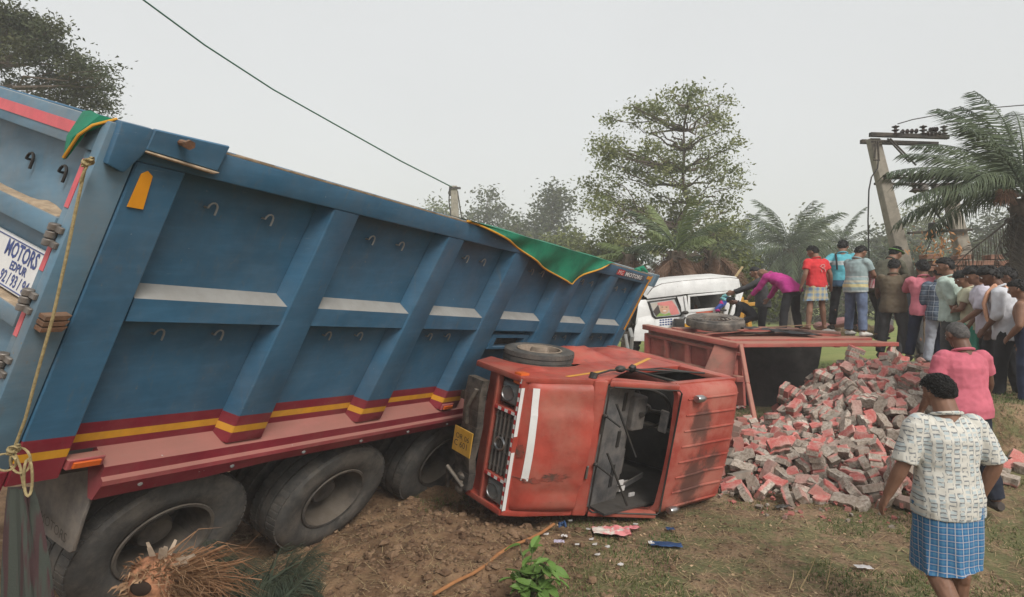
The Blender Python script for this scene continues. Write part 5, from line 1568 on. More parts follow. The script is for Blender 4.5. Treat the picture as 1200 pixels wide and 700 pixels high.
def person(label, pos, size, yaw, pose, skin=0, top=None, legs=None, hair='short', near=False, extra=None, group=None, hs=1.0, fat=1.0, shoes=None, wf=WF):
    """pos is where the feet stand; size is body height in metres; yaw 0 looks away from the camera, positive turns left"""
    r = root('person', label, 'person', pos, group)
    sc = size / 1.70
    J = skeleton(pose)
    lift = Vector((0, 0, J['lift']))
    Rz = RZ(yaw)
    o0 = T(pos)
    def fr(p):
        v = Rz @ (Vector(p) + lift)
        return o0 + Vector((v.x * wf * sc, v.y * wf * sc, v.z * sc))
    vox = 0.0085 if near else 0.0135
    bld = lambda mb, name, mat, parent=r, **k: MBb(mb, name, mat, parent, o0, fr, **k)
    # body: torso, limbs, hands, feet and head fused into one skin
    mb = MB()
    tr = torso_rings(J, 0, None, fat)
    mb.tube([a for a, _ in tr], [b for _, b in tr], 16, 0, True, ref=J['Rc'] @ Vector((1, 0, 0)))
    tk = 0.76 if legs and legs[0] == 'lungi' else 1.0
    curl = pose.get('curl', 18)
    for s, nm in ((-1, 'l'), (1, 'r')):
        d = J[nm]
        mb.ball(d['sh'], 0.056, 0, 10, 8)
        limb(mb, [d['sh'], d['sh'].lerp(d['eb'], .5), d['eb'], d['eb'].lerp(d['wr'], .3), d['wr']], [0.053, 0.047, 0.039, 0.041, 0.026])
        hand(mb, d['wr'], d['Rf'], s, curl)
        limb(mb, [d['hp'], d['hp'].lerp(d['kn'], .5), d['kn'], d['kn'].lerp(d['an'], .3), d['an']], [0.088 * tk, 0.074 * tk, 0.052, 0.056, 0.036])
        mb.ball(d['kn'].lerp(d['an'], .28) - d['Rs'] @ Vector((0, 0.018, 0)), (0.046, 0.05, 0.085), 0, 8, 6, d['Rs'])
        foot(mb, J, s, nm)
    head_mesh(mb, J, hs)
    b = bld(mb, 'body', SKIN[skin]); remesh(b, vox * 0.9, 2)
    # eyes
    for s in (-1, 1):
        mb = MB(); mb.ball(J['head'] + J['Rh'] @ (Vector((0.030 * s, 0.083, 0.006)) * hs), 0.0125 * hs, 0, 8, 6); e = bld(mb, 'eye', EYEW, b)
        mb = MB(); mb.ball(J['head'] + J['Rh'] @ (Vector((0.030 * s, 0.0915, 0.006)) * hs), 0.0062 * hs, 0, 6, 5); bld(mb, 'pupil', HAIR, b)
    if hair:
        mb = MB()
        mb.ball(Vector((0, 0, 0)), 1.0, 0, 28, 20)
        vs = []
        vol = {'short': 0.010, 'full': 0.012 if near else 0.020, 'cap': 0.016, 'thin': 0.005}[hair]
        for v in mb.v:
            x, y, z = v
            line = 0.30 if y > 0.25 else (0.30 - 1.05 * (0.25 - y) / 1.0 if hair != 'cap' else 0.12)      # hairline drops to the nape
            line = max(line, -0.62)
            g = 1 + vol / 0.09 + 0.05 * noise.noise(Vector((x * 5, y * 5, z * 5 + pos[0] * 7)))
            if hair == 'full': g += 0.06 * noise.noise(Vector((x * 9, y * 9, z * 9))) + (0.10 if z > 0.3 and y > 0 else 0)
            g = 0.82 + (g - 0.82) * sstep(line - 0.10, line + 0.12, z)
            vs.append(J['head'] + J['Rh'] @ (Vector((x * 0.074 * g, y * 0.094 * g, z * 0.108 * g + 0.004)) * hs))
        mb.v = vs
        if hair in ('full', 'short'):
            rd = random.Random(int(pos[0] * 1000))
            for k in range(1500 if near else 170):
                a, zz = rd.uniform(0, 2 * pi), rd.uniform(-.35, 1)
                d_ = Vector((cos(a) * math.sqrt(1 - zz * zz), sin(a) * math.sqrt(1 - zz * zz), zz))
                if d_.z < (0.30 if d_.y > .25 else 0.30 - 1.05 * (.25 - d_.y)) + .08: continue
                k1 = 1.0 + vol / .09
                b_ = Vector((d_.x * .074, d_.y * .094, d_.z * .108 + .004)) * k1
                t_ = Vector((rd.gauss(0, .6), rd.gauss(-.3, .6), rd.gauss(-.35, .5))); t_ = t_ - d_ * t_.dot(d_) + d_ * rd.uniform(.05, .3)
                ln_ = rd.uniform(.016, .030) * (1.2 if hair == 'full' else .8)
                q0 = [J['head'] + J['Rh'] @ (p_ * hs) for p_ in (b_ * .93, b_ + t_ * ln_ * .5 + d_ * .004, b_ + t_ * ln_)]
                mb.tube(q0, [(.0045 if near else .010) * hs, (.0035 if near else .007) * hs, .0015], 4)
        bld(mb, 'hair' if hair != 'cap' else 'cap', pose.get('hairmat') or (HAIRGREY if hair == 'thin' else HAIR), r)
    # clothes
    if legs:
        kind, mat = legs[0], legs[1]
        if kind == 'trousers':
            mb = MB()
            g = legs[2] if len(legs) > 2 else 0.022
            tr = torso_rings(J, 0.014, None, fat)[:4]
            mb.tube([tr[0][0] + Vector((0, 0, -0.02))] + [a for a, _ in tr[1:]], [(0.15, 0.11)] + [q for _, q in tr[1:]], 16, 0, True, ref=J['Rp'] @ Vector((1, 0, 0)))
            for s, nm in ((-1, 'l'), (1, 'r')):
                d = J[nm]
                end = d['an'] + (d['kn'] - d['an']).normalized() * 0.02
                limb(mb, [d['hp'] + Vector((0, 0, 0.02)), d['hp'].lerp(d['kn'], .45), d['kn'], d['kn'].lerp(d['an'], .45), end], [0.096, 0.076 + g * .4, 0.052 + g * .7, 0.048 + g * .8, 0.042 + g * .8], 12)
            t = bld(mb, 'trousers', mat); remesh(t, vox, 3, 0.026)
        elif kind == 'lungi':
            hem = legs[2]           # metres below the hip joint
            tap = legs[3] if len(legs) > 3 else 0.03
            mb = MB()
            n_, m_ = 56, 22
            vs = []
            c0 = J['waist'].lerp(J['pel'], 0.35)
            cl, cr = J['l'], J['r']
            def axis(t, d):
                z = hem * t
                return d['hp'].lerp(d['kn'], min(1, z / 0.41)) if z < 0.41 else d['kn'].lerp(d['an'], (z - .41) / .40)
            for j in range(m_ + 1):
                t = j / m_
                if t < 0.22: c = c0.lerp(J['pel'] + Vector((0, 0, -0.03)), t / .22); hw, hd, half = 0.150 * fat + 0.15 * t, 0.112 * fat + 0.13 * t, Vector((0, 0, 0))
                else:
                    tt = (t - .22) / .78
                    a, b_ = axis(tt, cl), axis(tt, cr)
                    c = (a + b_) / 2; half = (b_ - a) / 2
                    hw = 0.088 + tap * tt + abs(half.x) * 0.95; hd = 0.118 + (tap - .03) * tt + abs(half.y) * 0.9
                    hw, hd = max(hw, 0.187 * (1 - tt) + hw * tt), max(hd, 0.145 + (0.03 * tt if near else 0))
                    if near: hw *= 1 - 0.10 * tt
                for i in range(n_):
                    a = 2 * pi * i / n_
                    fold = 0.010 * t * sin(a * 7 + 2.5 * t) + 0.006 * t * sin(a * 13 + 1.0) + 0.010 * noise.noise(Vector((cos(a) * 2, sin(a) * 2, t * 3 + pos[0])))
                    shear = half.y / max(0.05, abs(half.x)) if abs(half.x) > 0.02 else 0
                    ca, sa = cos(a), sin(a)
                    vs.append(Vector((c.x + (hw + fold) * ca, c.y + (hd + fold) * sa + 0.5 * shear * hw * ca * min(1, t), c.z + ((0.030 if near else 0.012) * sin(a + 2.4) * t))))
            mb.add(vs, [[j * n_ + i, j * n_ + (i + 1) % n_, (j + 1) * n_ + (i + 1) % n_, (j + 1) * n_ + i] for j in range(m_) for i in range(n_)], 0, True)
            bld(mb, 'lungi', mat)
    if top:
        kind, mat = top[0], top[1]
        hem = top[2] if len(top) > 2 else -0.09
        mb = MB()
        g = 0.022
        tr = torso_rings(J, g, hem, fat)
        mb.tube([a for a, _ in tr], [q for _, q in tr], 18, 0, True, ref=J['Rc'] @ Vector((1, 0, 0)))
        ln = {'short': 0.62, 'half': 0.95, 'long': 1.9, 'rolled': 1.30}[kind]
        for s, nm in ((-1, 'l'), (1, 'r')):
            d = J[nm]
            mb.ball(d['sh'] - J['Rc'] @ Vector((0.01 * s, 0, 0)), 0.072, 0, 10, 8)
            P = [d['sh'], d['sh'].lerp(d['eb'], min(ln, 1.0))]
            Rr = [0.072, 0.066 if ln < 1 else 0.058]
            if ln > 1: P.append(d['eb'].lerp(d['wr'], ln - 1.0)); Rr.append(0.047)
            limb(mb, P, Rr, 12)
        t = bld(mb, 'shirt', mat); remesh(t, vox, 2, 0.020 if near else 0.028)
        # collar
        mb = MB(); c = J['neck'] + J['Rc'] @ Vector((0, 0.0, 0.005)); a_, b_ = J['Rc'] @ Vector((1, 0, 0)), J['Rc'] @ Vector((0, 1, -0.25))
        mb.tube([c + a_ * 0.072 * cos(q) + b_ * 0.068 * sin(q) for q in [2 * pi * k / 20 for k in range(21)]], 0.013, 6); bld(mb, 'collar', mat, t)
    if shoes:
        for s, nm in ((-1, 'l'), (1, 'r')):
            mb = MB(); foot(mb, J, s, nm, 0.010); bld(mb, 'shoe', shoes)
    if extra: extra(r, J, bld)
    return r


def MBb(mb, name, mat, parent, o0, fr, **k):
    mb.f = fr
    save = ORI.get(parent.name)
    o = mb.build(name, mat, None, origin=o0, wide=False, **k)
    o.location = (0, 0, 0); o.parent = parent
    ORI[o.name] = save
    return o


def cloth(name, col, amt=0.14): return plain(name, col, 0.9, amt, 5, bump=0.15, bscale=160)


def bands(n, src, freq, lo, hi, off=0.0):
    f = n.math('FRACT', n.math('ADD', n.math('MULTIPLY', src, freq), off))
    return n.math('MULTIPLY', n.ramp(f, lo - .03, lo + .03), n.math('SUBTRACT', 1.0, n.ramp(f, hi - .03, hi + .03)))


def plaid(name, base, c1, c2, fx, fz, c3=None):
    n = N(name); x = n.xyz()
    xx = n.math('MULTIPLY', n.math('ARCTAN2', x[1], x[0]), 0.16)
    zz = n.math('ADD', x[2], n.math('MULTIPLY', n.noise(3, 2), 0.03))
    a, b = bands(n, xx, fx, 0.1, 0.45), bands(n, zz, fz, 0.1, 0.45)
    c = n.mix(n.math('MULTIPLY', n.math('ADD', a, b), 0.5), base, c1)
    c = n.mix(n.math('MULTIPLY', bands(n, xx, fx, 0.66, 0.78), 0.8), c, c2); c = n.mix(n.math('MULTIPLY', bands(n, zz, fz, 0.66, 0.78), 0.8), c, c3 or c2)
    n.bump(n.noise(160, 2), 0.15)
    return n.out(c, 0.9)


def striped(name, base, strs):
    n = N(name); z = n.math('ADD', n.xyz()[2], n.math('MULTIPLY', n.noise(3, 2), 0.02))
    c = n.vary(base, 0.08)
    for z0, z1, col in strs:
        f = n.math('MULTIPLY', n.ramp(z, z0 - .006, z0 + .006), n.math('SUBTRACT', 1.0, n.ramp(z, z1 - .006, z1 + .006)))
        c = n.mix(f, c, col)
    return n.out(c, 0.9)


def block_print():
    """off-white cloth with staggered rows of broken dark outlines and pale blue fills"""
    n = N("blocky_shirt_print"); x = n.xyz()
    wob = lambda s_: n.math('MULTIPLY', n.math('SUBTRACT', n.noise(s_, 2), 0.5), 0.035)
    u = n.math('MULTIPLY', n.math('ADD', x[0], wob(6)), 21.0)
    col_ = n.math('FLOOR', u)
    v = n.math('ADD', n.math('MULTIPLY', n.math('ADD', x[2], wob(7)), 38.0), n.math('MULTIPLY', n.math('FRACT', n.math('MULTIPLY', col_, 0.3819)), 3.0))
    cell = n.math('FLOOR', v)
    h1 = n.math('FRACT', n.math('MULTIPLY', n.math('SINE', n.math('ADD', n.math('MULTIPLY', cell, 12.9), n.math('MULTIPLY', col_, 78.2))), 437.58))
    h2 = n.math('FRACT', n.math('MULTIPLY', h1, 17.3))
    fu, fv = n.math('FRACT', u), n.math('FRACT', v)
    inn = lambda f, a, b: n.math('MULTIPLY', n.math('GREATER_THAN', f, a), n.math('LESS_THAN', f, b))
    dash = n.math('MULTIPLY', n.math('MULTIPLY', inn(fv, .66, .98), inn(fu, .16, .82)), n.math('GREATER_THAN', h1, .2))
    odd = n.math('GREATER_THAN', n.math('FRACT', n.math('MULTIPLY', cell, 0.5)), .25)
    side = n.math('ADD', n.math('MULTIPLY', odd, inn(fu, .10, .19)), n.math('MULTIPLY', n.math('SUBTRACT', 1.0, odd), inn(fu, .79, .88)))
    line = n.math('MAXIMUM', dash, n.math('MULTIPLY', side, 0.8))
    brk = n.ramp(n.noise(40, 2), 0.36, 0.48)
    fill = n.math('MULTIPLY', n.math('MULTIPLY', inn(fv, .08, .66), inn(fu, .19, .79)), n.math('GREATER_THAN', h2, .4))
    c = n.mix(n.math('MULTIPLY', fill, 0.55), (0.55, 0.53, 0.47), (0.30, 0.41, 0.46))
    c = n.mix(n.math('MULTIPLY', line, n.math('MULTIPLY', brk, 0.78)), c, (0.085, 0.105, 0.13))
    n.bump(n.noise(160, 2), 0.1)
    return n.out(c, 0.9)


BLACKCLOTH = cloth("black_trouser_cloth", (0.018, 0.018, 0.02)); JEANS = cloth("blue_jeans", (0.10, 0.13, 0.20), 0.25); DARKJEANS = cloth("dark_jeans", (0.02, 0.028, 0.055)); KHAKI = cloth("dark_grey_trousers", (0.055, 0.055, 0.055))
SHOE = plain("pale_shoe", (0.5, 0.48, 0.44), 0.7); DSHOE = plain("dark_shoe", (0.05, 0.04, 0.035), 0.7)
STAND = dict(lean=3)


def scarf(mat, spec, wd=(0.022, 0.055)):
    def f(r, J, bld):
        Rc = J['Rc']
        mb = MB()
        P = [J['chest'] + Rc @ Vector(q) for q in spec]
        k = len(P)
        mb.tube(P, [wd] * k, 10, 0, True, ref=Rc @ Vector((0, 1, 0)))
        o = bld(mb, 'scarf', mat, r)
    return f


def feet(x, ytop, ybot, d=None, g=None):
    return at(x, ybot, d), (ybot - ytop) / 615 * d


def people():
    PIN = cloth("pink_polo_cloth", (0.50, 0.125, 0.165)); PIN2 = cloth("rose_pink_cloth", (0.55, 0.17, 0.21))
    # on the red deck
    p, h = feet(957, 288, 386, 9.25)
    def red_extra(r, J, bld):
        mb = MB(); q = lambda x, y: J['chest'] + J['Rc'] @ Vector((x, -0.150, y))
        for (a, b) in (((-.02, .03), (.05, .05)), ((.05, .05), (.06, .0)), ((.06, 0), (0, -.02)), ((0, -.02), (.06, -.05)), ((.06, -.05), (.07, -.10)), ((-.01, -.06), (.0, -.11)), ((-.03, .0), (0, .02))): mb.bar(q(*a), q(*b), 0.012, 0.012, 0, (0, 1, 0))
        bld(mb, 'print', plain("pale_red_print", (0.55, 0.25, 0.23), 0.9), r)
    person('man in red polo shirt and short checked lungi standing barefoot on the red deck', p, h, 12, dict(lean=3, nod=16, hy=32, arm_l=(-6, 16, 28, 20), arm_r=(-8, 18, 25, 10), leg_l=(0, 5, 3), leg_r=(6, 6, 4)), 2, ('short', cloth("red_polo_cloth", (0.52, 0.035, 0.040)), -0.03), ('lungi', plaid("pale_check_lungi", (0.38, 0.36, 0.28), (0.14, 0.24, 0.36), (0.5, 0.42, 0.2), 9, 10), 0.30), 'short', extra=red_extra)
    p, h = feet(1003, 287, 393, 9.05)
    polo = striped("striped_polo_cloth", (0.26, 0.33, 0.33), [(0.93 * .9, 0.99 * .9, (0.48, 0.42, 0.22)), (1.02 * .9, 1.06 * .9, (0.46, 0.44, 0.34)), (0.84 * .9, 0.87 * .9, (0.40, 0.44, 0.42)), (0.77 * .9, 0.79 * .9, (0.42, 0.46, 0.45)), (1.12 * .9, 1.14 * .9, (0.42, 0.44, 0.42))])
    person('man in striped grey polo and blue jeans with a red checked scarf', p, h, -62, dict(lean=5, nod=26, hy=-8, arm_l=(35, 12, 40, 30), arm_r=(28, 12, 58, 45), leg_l=(4, 4, 2), leg_r=(-4, 5, 4)), 0, ('short', polo, -0.10), ('trousers', JEANS, 0.03), 'short', fat=1.1, shoes=SHOE,
           extra=scarf(plaid("red_white_scarf", (0.45, 0.40, 0.38), (0.42, 0.06, 0.09), (0.3, 0.03, 0.06), 26, 26), [(0.085, -0.04, 0.13), (0.08, 0.06, 0.17), (0.085, 0.15, 0.08), (0.13, 0.185, -0.06), (0.14, 0.19, -0.22), (0.14, 0.185, -0.36)]))
    p, h = feet(988, 281, 386, 9.75)
    person('man in cyan shirt with dark shoulder strap, partly behind the striped polo', p, h, -20, dict(lean=8, nod=10, hy=-15, arm_l=(-22, 38, 78, 55), arm_r=(60, 35, 40, 20)), 0, ('short', striped("cyan_sport_shirt", (0.10, 0.36, 0.42), [(1.20, 1.28, (0.45, 0.5, 0.5)), (0.80, 0.92, (0.05, 0.10, 0.16))]), -0.10), ('trousers', BLACKCLOTH, 0.02), 'short', shoes=DSHOE,
           extra=scarf(plain("strap_black", (0.02, 0.02, 0.025), 0.8), [(-0.10, -0.14, -0.15), (-0.11, -0.145, 0.05), (-0.11, -0.06, 0.155), (-0.10, 0.06, 0.15)], (0.014, 0.016)))
    p, h = feet(928, 300, 392, 9.5)
    person('man in magenta jacket bending forward over the red deck', p, h * 1.06, 38, dict(lean=62, nod=35, arm_l=(95, 8, 12, 0), arm_r=(75, 5, 20, 0), leg_l=(8, 8, 10), leg_r=(2, 8, 6)), 0, ('long', cloth("magenta_jacket_cloth", (0.40, 0.035, 0.20)), -0.05), ('trousers', BLACKCLOTH, 0.03), None, fat=1.15, shoes=DSHOE)
    p, h = feet(894, 317, 402, 10.3)
    person('man in black knitted cap and dark jacket reaching towards the van', p, h * 1.05, 72, dict(lean=12, nod=4, hy=0, arm_l=(72, 5, 8, 0), arm_r=(66, 2, 12, 0)), 0, ('long', cloth("charcoal_jacket_cloth", (0.045, 0.045, 0.046)), -0.12), ('trousers', BLACKCLOTH, 0.02), 'cap', shoes=DSHOE,
           extra=scarf(plain("ochre_scarf", (0.40, 0.25, 0.06), 0.9), [(-0.09, -0.06, 0.12), (0, 0.075, 0.14), (0.09, -0.04, 0.12), (0, -0.08, 0.13), (-0.09, -0.03, 0.12)]))
    # a crouching figure between the cap man and the van
    p, h = feet(882, 340, 398, 10.1)
    person('crouching person in black clothes by the yellow frame', p, 1.15, 75, dict(lean=50, nod=30, arm_l=(60, 5, 25, 0), arm_r=(60, 5, 25, 0), leg_l=(70, 8, 95), leg_r=(60, 8, 90)), 1, ('long', BLACKCLOTH, -0.05), ('trousers', BLACKCLOTH, 0.02), 'short', shoes=DSHOE)
    # on and behind the heap
    p, h = feet(1030, 292, 396, 9.3)
    person('man in olive shirt with a green striped headband leaning to the right', p, h * 1.12, -68, dict(lean=34, nod=8, arm_l=(72, 6, 12, 0), arm_r=(58, 8, 30, 0), leg_l=(26, 6, 18), leg_r=(-14, 6, 8)), 0, ('half', cloth("olive_shirt_cloth", (0.085, 0.082, 0.058)), -0.10), ('trousers', KHAKI, 0.025), 'short', shoes=DSHOE,
           extra=lambda r, J, bld: bld(MB().tube([J['head'] + J['Rh'] @ Vector((0.082 * cos(t), 0.102 * sin(t), 0.038 - 0.012 * cos(t))) for t in [2 * pi * k / 24 for k in range(25)]], [(0.012, 0.026)] * 25, 8, ref=(0, 0, 1)), 'headband', striped("green_headband_cloth", (0.09, 0.19, 0.05), [(1.30, 1.325, (0.35, 0.36, 0.15))]), r))
    p, h = feet(1047, 304, 420, 8.9)
    person('man seen from behind in plain brown t-shirt and dark jeans', p, h, -34, dict(lean=4, nod=10, hy=-8, arm_l=(28, 14, 30, 20), arm_r=(18, 26, 16, 0), leg_l=(3, 5, 3), leg_r=(-2, 6, 5)), 0, ('short', cloth("brown_tshirt_cloth", (0.125, 0.098, 0.065)), -0.12), ('trousers', KHAKI, 0.028), 'short', shoes=DSHOE)
    p, h = feet(1067, 318, 420, 9.4)
    person('dark haired man mostly hidden behind the brown t-shirt and pink polo', p, h, -10, dict(lean=22, nod=20), 1, ('short', cloth("black_tshirt_cloth", (0.02, 0.022, 0.026)), -0.10), ('trousers', KHAKI), 'full', shoes=DSHOE)
    p, h = feet(1083, 306, 424, 8.55)
    def pink_extra(r, J, bld):
        mb = MB(); [mb.bar(J['chest'] + J['Rc'] @ Vector((0.0 + k * .028, -0.151, 0.045)), J['chest'] + J['Rc'] @ Vector((0.018 + k * .028, -0.151, 0.045 + .004 * (k % 2))), .006, .016, 0, (0, 1, 0)) for k in range(5)]
        bld(mb, 'print', plain("grey_violet_print", (0.25, 0.14, 0.28), 0.8), r)
    person('man in pink polo and navy jeans with his back turned beside the plaid shirt', p, h, -22, dict(lean=6, nod=4, hy=10, arm_l=(52, 14, 12, 0), arm_r=(6, 8, 12, 10), leg_l=(10, 5, 6), leg_r=(-4, 5, 4)), 0, ('half', PIN2, -0.12), ('trousers', DARKJEANS, 0.028), 'full', shoes=DSHOE)
    p, h = feet(1102, 312, 430, 8.35)
    person('man in navy plaid shirt and grey jeans half hidden by the mint shirt', p, h, -30, dict(lean=4, nod=4, arm_l=(8, 10, 14, 10), arm_r=(14, 6, 50, 50)), 0, ('long', plaid("navy_plaid_cloth", (0.055, 0.075, 0.11), (0.11, 0.14, 0.18), (0.30, 0.33, 0.36), 12, 12), -0.12), ('trousers', cloth("pale_grey_jeans", (0.30, 0.32, 0.36))), 'short', shoes=DSHOE)
    p, h = feet(1116, 303, 442, 7.35)
    person('bearded man in pale mint long sleeved shirt looking left', p, h, 38, dict(lean=6, nod=0, hy=28, arm_l=(-14, 6, 30, 60), arm_r=(-10, 6, 20, 40)), 0, ('rolled', cloth("mint_shirt_cloth", (0.38, 0.46, 0.41)), -0.12), ('trousers', KHAKI), 'short', shoes=DSHOE)
    p, h = feet(1140, 318, 446, 7.05)
    person('young man in cream shirt with folded arms over a green wrap', p, h, 58, dict(lean=8, nod=14, hy=30, arm_l=(26, 10, 84, 72), arm_r=(30, 6, 92, 76)), 0, ('short', cloth("cream_shirt_cloth", (0.47, 0.46, 0.33)), -0.12), ('lungi', cloth("sea_green_cloth", (0.08, 0.36, 0.25)), 0.62), 'full', shoes=None)
    p, h = feet(1160, 312, 458, 6.75)
    person('young man in pale lavender t-shirt and black trousers looking down left', p, h, 62, dict(lean=12, nod=12, hy=15, arm_l=(22, 8, 46, 45), arm_r=(10, 6, 30, 20)), 2, ('half', cloth("lavender_tshirt_cloth", (0.50, 0.47, 0.53)), -0.14), ('trousers', BLACKCLOTH), 'full', shoes=DSHOE)
    p, h = feet(1181, 311, 470, 6.35)
    person('man in white shirt with a peach towel over his shoulder', p, h, 55, dict(lean=12, nod=14, hy=12, arm_l=(14, 8, 40, 45), arm_r=(8, 10, 24, 10), leg_l=(10, 4, 8), leg_r=(-6, 4, 4)), 1, ('rolled', cloth("white_shirt_cloth", (0.52, 0.53, 0.56)), -0.14), ('trousers', BLACKCLOTH, 0.028), 'full', shoes=SHOE,
           extra=scarf(cloth("peach_towel_cloth", (0.52, 0.28, 0.18)), [(0.10, -0.17, -0.02), (0.09, -0.12, 0.12), (0.02, -0.02, 0.185), (-0.08, 0.02, 0.175), (-0.12, 0.10, 0.12), (-0.13, 0.155, 0.0), (-0.13, 0.165, -0.16), (-0.125, 0.16, -0.26)]))
    p, h = feet(1193, 314, 458, 6.95)
    person('man in pale shirt behind the white shirt, only his head showing', p, h, 60, dict(lean=8, nod=10), 1, ('half', cloth("pale_shirt_cloth", (0.5, 0.5, 0.5)), -0.1), ('trousers', KHAKI), 'full', shoes=DSHOE)
    p, h = feet(1206, 328, 482, 6.0)
    person('bare chested man in dark trousers at the edge of the bank', p, h, 40, dict(lean=6, nod=10, arm_l=(4, 16, 62, 50), arm_r=(5, 10, 20, 10)), 2, None, ('trousers', DARKJEANS), 'short', shoes=SHOE)
    # nearer the camera
    p, h = feet(1131, 378, 594, 4.75)
    person('grey haired man in rose pink polo seen from behind near the heap', p, h, 3, dict(lean=4, nod=14, arm_l=(6, 15, 14, 10), arm_r=(14, 20, 26, 0), leg_l=(4, 5, 4), leg_r=(-3, 6, 6)), 1, ('short', PIN, -0.06), ('trousers', cloth("navy_trouser_cloth", (0.018, 0.022, 0.035)), 0.03), 'thin', near=True, fat=1.12, shoes=DSHOE)
    p, h = feet(1110, 441, 742, 3.38)
    pl = plaid("blue_plaid_lungi", (0.022, 0.115, 0.26), (0.07, 0.19, 0.32), (0.42, 0.42, 0.41), 27, 25, (0.40, 0.36, 0.36))
    def slip(r, J, bld):
        for s, nm in ((-1, 'l'), (1, 'r')):
            mb = MB(); foot(mb, J, s, nm, 0.012); bld(mb, 'shoe', plain("cream_shoe", (0.55, 0.50, 0.40), 0.7), r)
    person('man walking away in a blocky printed shirt and blue checked lungi', p, h, 5, dict(lean=4, nod=10, hy=6, side=1.5, arm_l=(3, 16, 16, 15), arm_r=(-8, 20, 38, 40), leg_l=(-3, 1, 40), leg_r=(6, 1, 3), heel_l=18, curl=16), 0, ('half', block_print(), -0.115), ('lungi', pl, 0.44, 0.0), 'short', near=True, fat=1.03, wf=1.20, extra=slip, hs=0.92)
    # somebody inside the van
    q = at(812, 392, 12.3)
    person('hunched person in grey inside the white van', q, 1.45, 100, dict(lean=30, nod=20, leg_l=(20, 4, 40), leg_r=(20, 4, 40)), 1, ('long', cloth("grey_cloth", (0.12, 0.11, 0.11)), -0.1), ('trousers', KHAKI), None)


people()
# ------------------------------------------------------------------ trees
def leaves(centres, radii, n, size, seed, droop=0.0, elong=2.2, shell=0.5, flat=1.0):
    """n small pointed leaf faces spread through ellipsoid clumps (world metres)"""
    g = np.random.default_rng(seed)
    centres, radii = np.asarray(centres, float), np.asarray(radii, float)
    w = radii.prod(1) ** 0.75; w /= w.sum()
    k = g.choice(len(centres), n, p=w)
    d = g.normal(size=(n, 3)); d /= np.linalg.norm(d, axis=1, keepdims=True)
    r = g.random(n) ** shell
    # twigs: pull groups of leaves together
    tw = max(1, n // 9)
    dd = g.normal(size=(tw, 3)); dd /= np.linalg.norm(dd, axis=1, keepdims=True)
    rr = g.random(tw) ** shell; kk = g.choice(len(centres), tw, p=w)
    tc = centres[kk] + dd * rr[:, None] * radii[kk] * (0.8 + 0.4 * g.random((tw, 1)))
    t = g.integers(0, tw, n)
    c = tc[t] + g.normal(size=(n, 3)) * size * 1.7 * np.array([1, 1, 0.7])
    ax = g.normal(size=(n, 3)); ax[:, 2] = ax[:, 2] * 0.6 - droop; ax /= np.linalg.norm(ax, axis=1, keepdims=True)
    nr = g.normal(size=(n, 3)); nr[:, 2] += flat
    s = np.cross(ax, nr); s /= np.linalg.norm(s, axis=1, keepdims=True) + 1e-9
    L = (size * (0.6 + 0.8 * g.random(n)))[:, None]; W_ = L / elong
    up = np.cross(s, ax)
    V = np.stack([c - ax * L * .5, c + s * W_ * .5 + up * L * .06, c + ax * L * .5 - up * L * .1, c - s * W_ * .5 + up * L * .06], 1).reshape(-1, 3)
    F = np.arange(4 * n).reshape(n, 4)
    return V, F


def limbs(mb, a, b, r0, r1, seed, wob=0.08, n=6):
    rd = random.Random(seed)
    a, b = Vector(a), Vector(b)
    L = (b - a).length
    P = [a.lerp(b, k / n) + (Vector((rd.gauss(0, wob), rd.gauss(0, wob), rd.gauss(0, wob * .5))) * L * 0.5 if 0 < k < n else Vector()) + Vector((0, 0, -0.10 * L * (k / n) * (1 - k / n))) for k in range(n + 1)]
    mb.tube(P, [r0 + (r1 - r0) * k / n for k in range(n + 1)], 6)
    return P


def tree(name, label, cat, base, clumps, n, size, mat, group=None, trunk_r=0.2, seed=1, droop=0.2, twigs=0, fork=0.45, shell=0.5, elong=2.2, top=None, bark=None):
    """clumps: (centre, radii) in site metres"""
    r = root(name, label, cat, base, group)
    o = T(base)
    C = [T(c) for c, _ in clumps]; R_ = [(q[0] * WIDE, q[1] * WIDE, q[2]) for _, q in clumps]
    rd = random.Random(seed)
    mb = MB()
    topc = T(top) if top else sum(C, Vector()) / len(C)
    fk = o.lerp(topc, fork)
    tp = limbs(mb, o, fk, trunk_r, trunk_r * .75, seed, 0.03)
    tp += limbs(mb, fk, topc, trunk_r * .75, trunk_r * .15, seed + 1, 0.05, 8)
    for k, c in enumerate(C):
        s = min(tp, key=lambda q: (q - c).length + 0.9 * max(0, q.z - c.z + 0.4) * 2)
        P = limbs(mb, s, c, trunk_r * 0.30, trunk_r * 0.06, seed * 91 + k, 0.10)
        for t in range(twigs):
            q = P[rd.randrange(2, len(P))]
            e = c + Vector((rd.uniform(-1, 1) * R_[k][0], rd.uniform(-1, 1) * R_[k][1], rd.uniform(-.6, 1) * R_[k][2]))
            limbs(mb, q, e, trunk_r * 0.08, trunk_r * 0.03, seed * 7 + k * 13 + t, 0.1, 4)
    mb.build('trunk', bark or M['bark'], r, wide=False, origin=o, fix=False)
    V, F = leaves([tuple(c - o) for c in C], R_, n, size, seed, droop, elong, shell)
    np_mesh('crown', V, F, mat, r)
    return r


def pxclump(x, y, rx, ry, d, dy=0.0, rd_=None):
    c = at(x, y, d + dy)
    return (c, (rx / 787 * d, rd_ if rd_ else rx / 787 * d, ry / 615 * d))


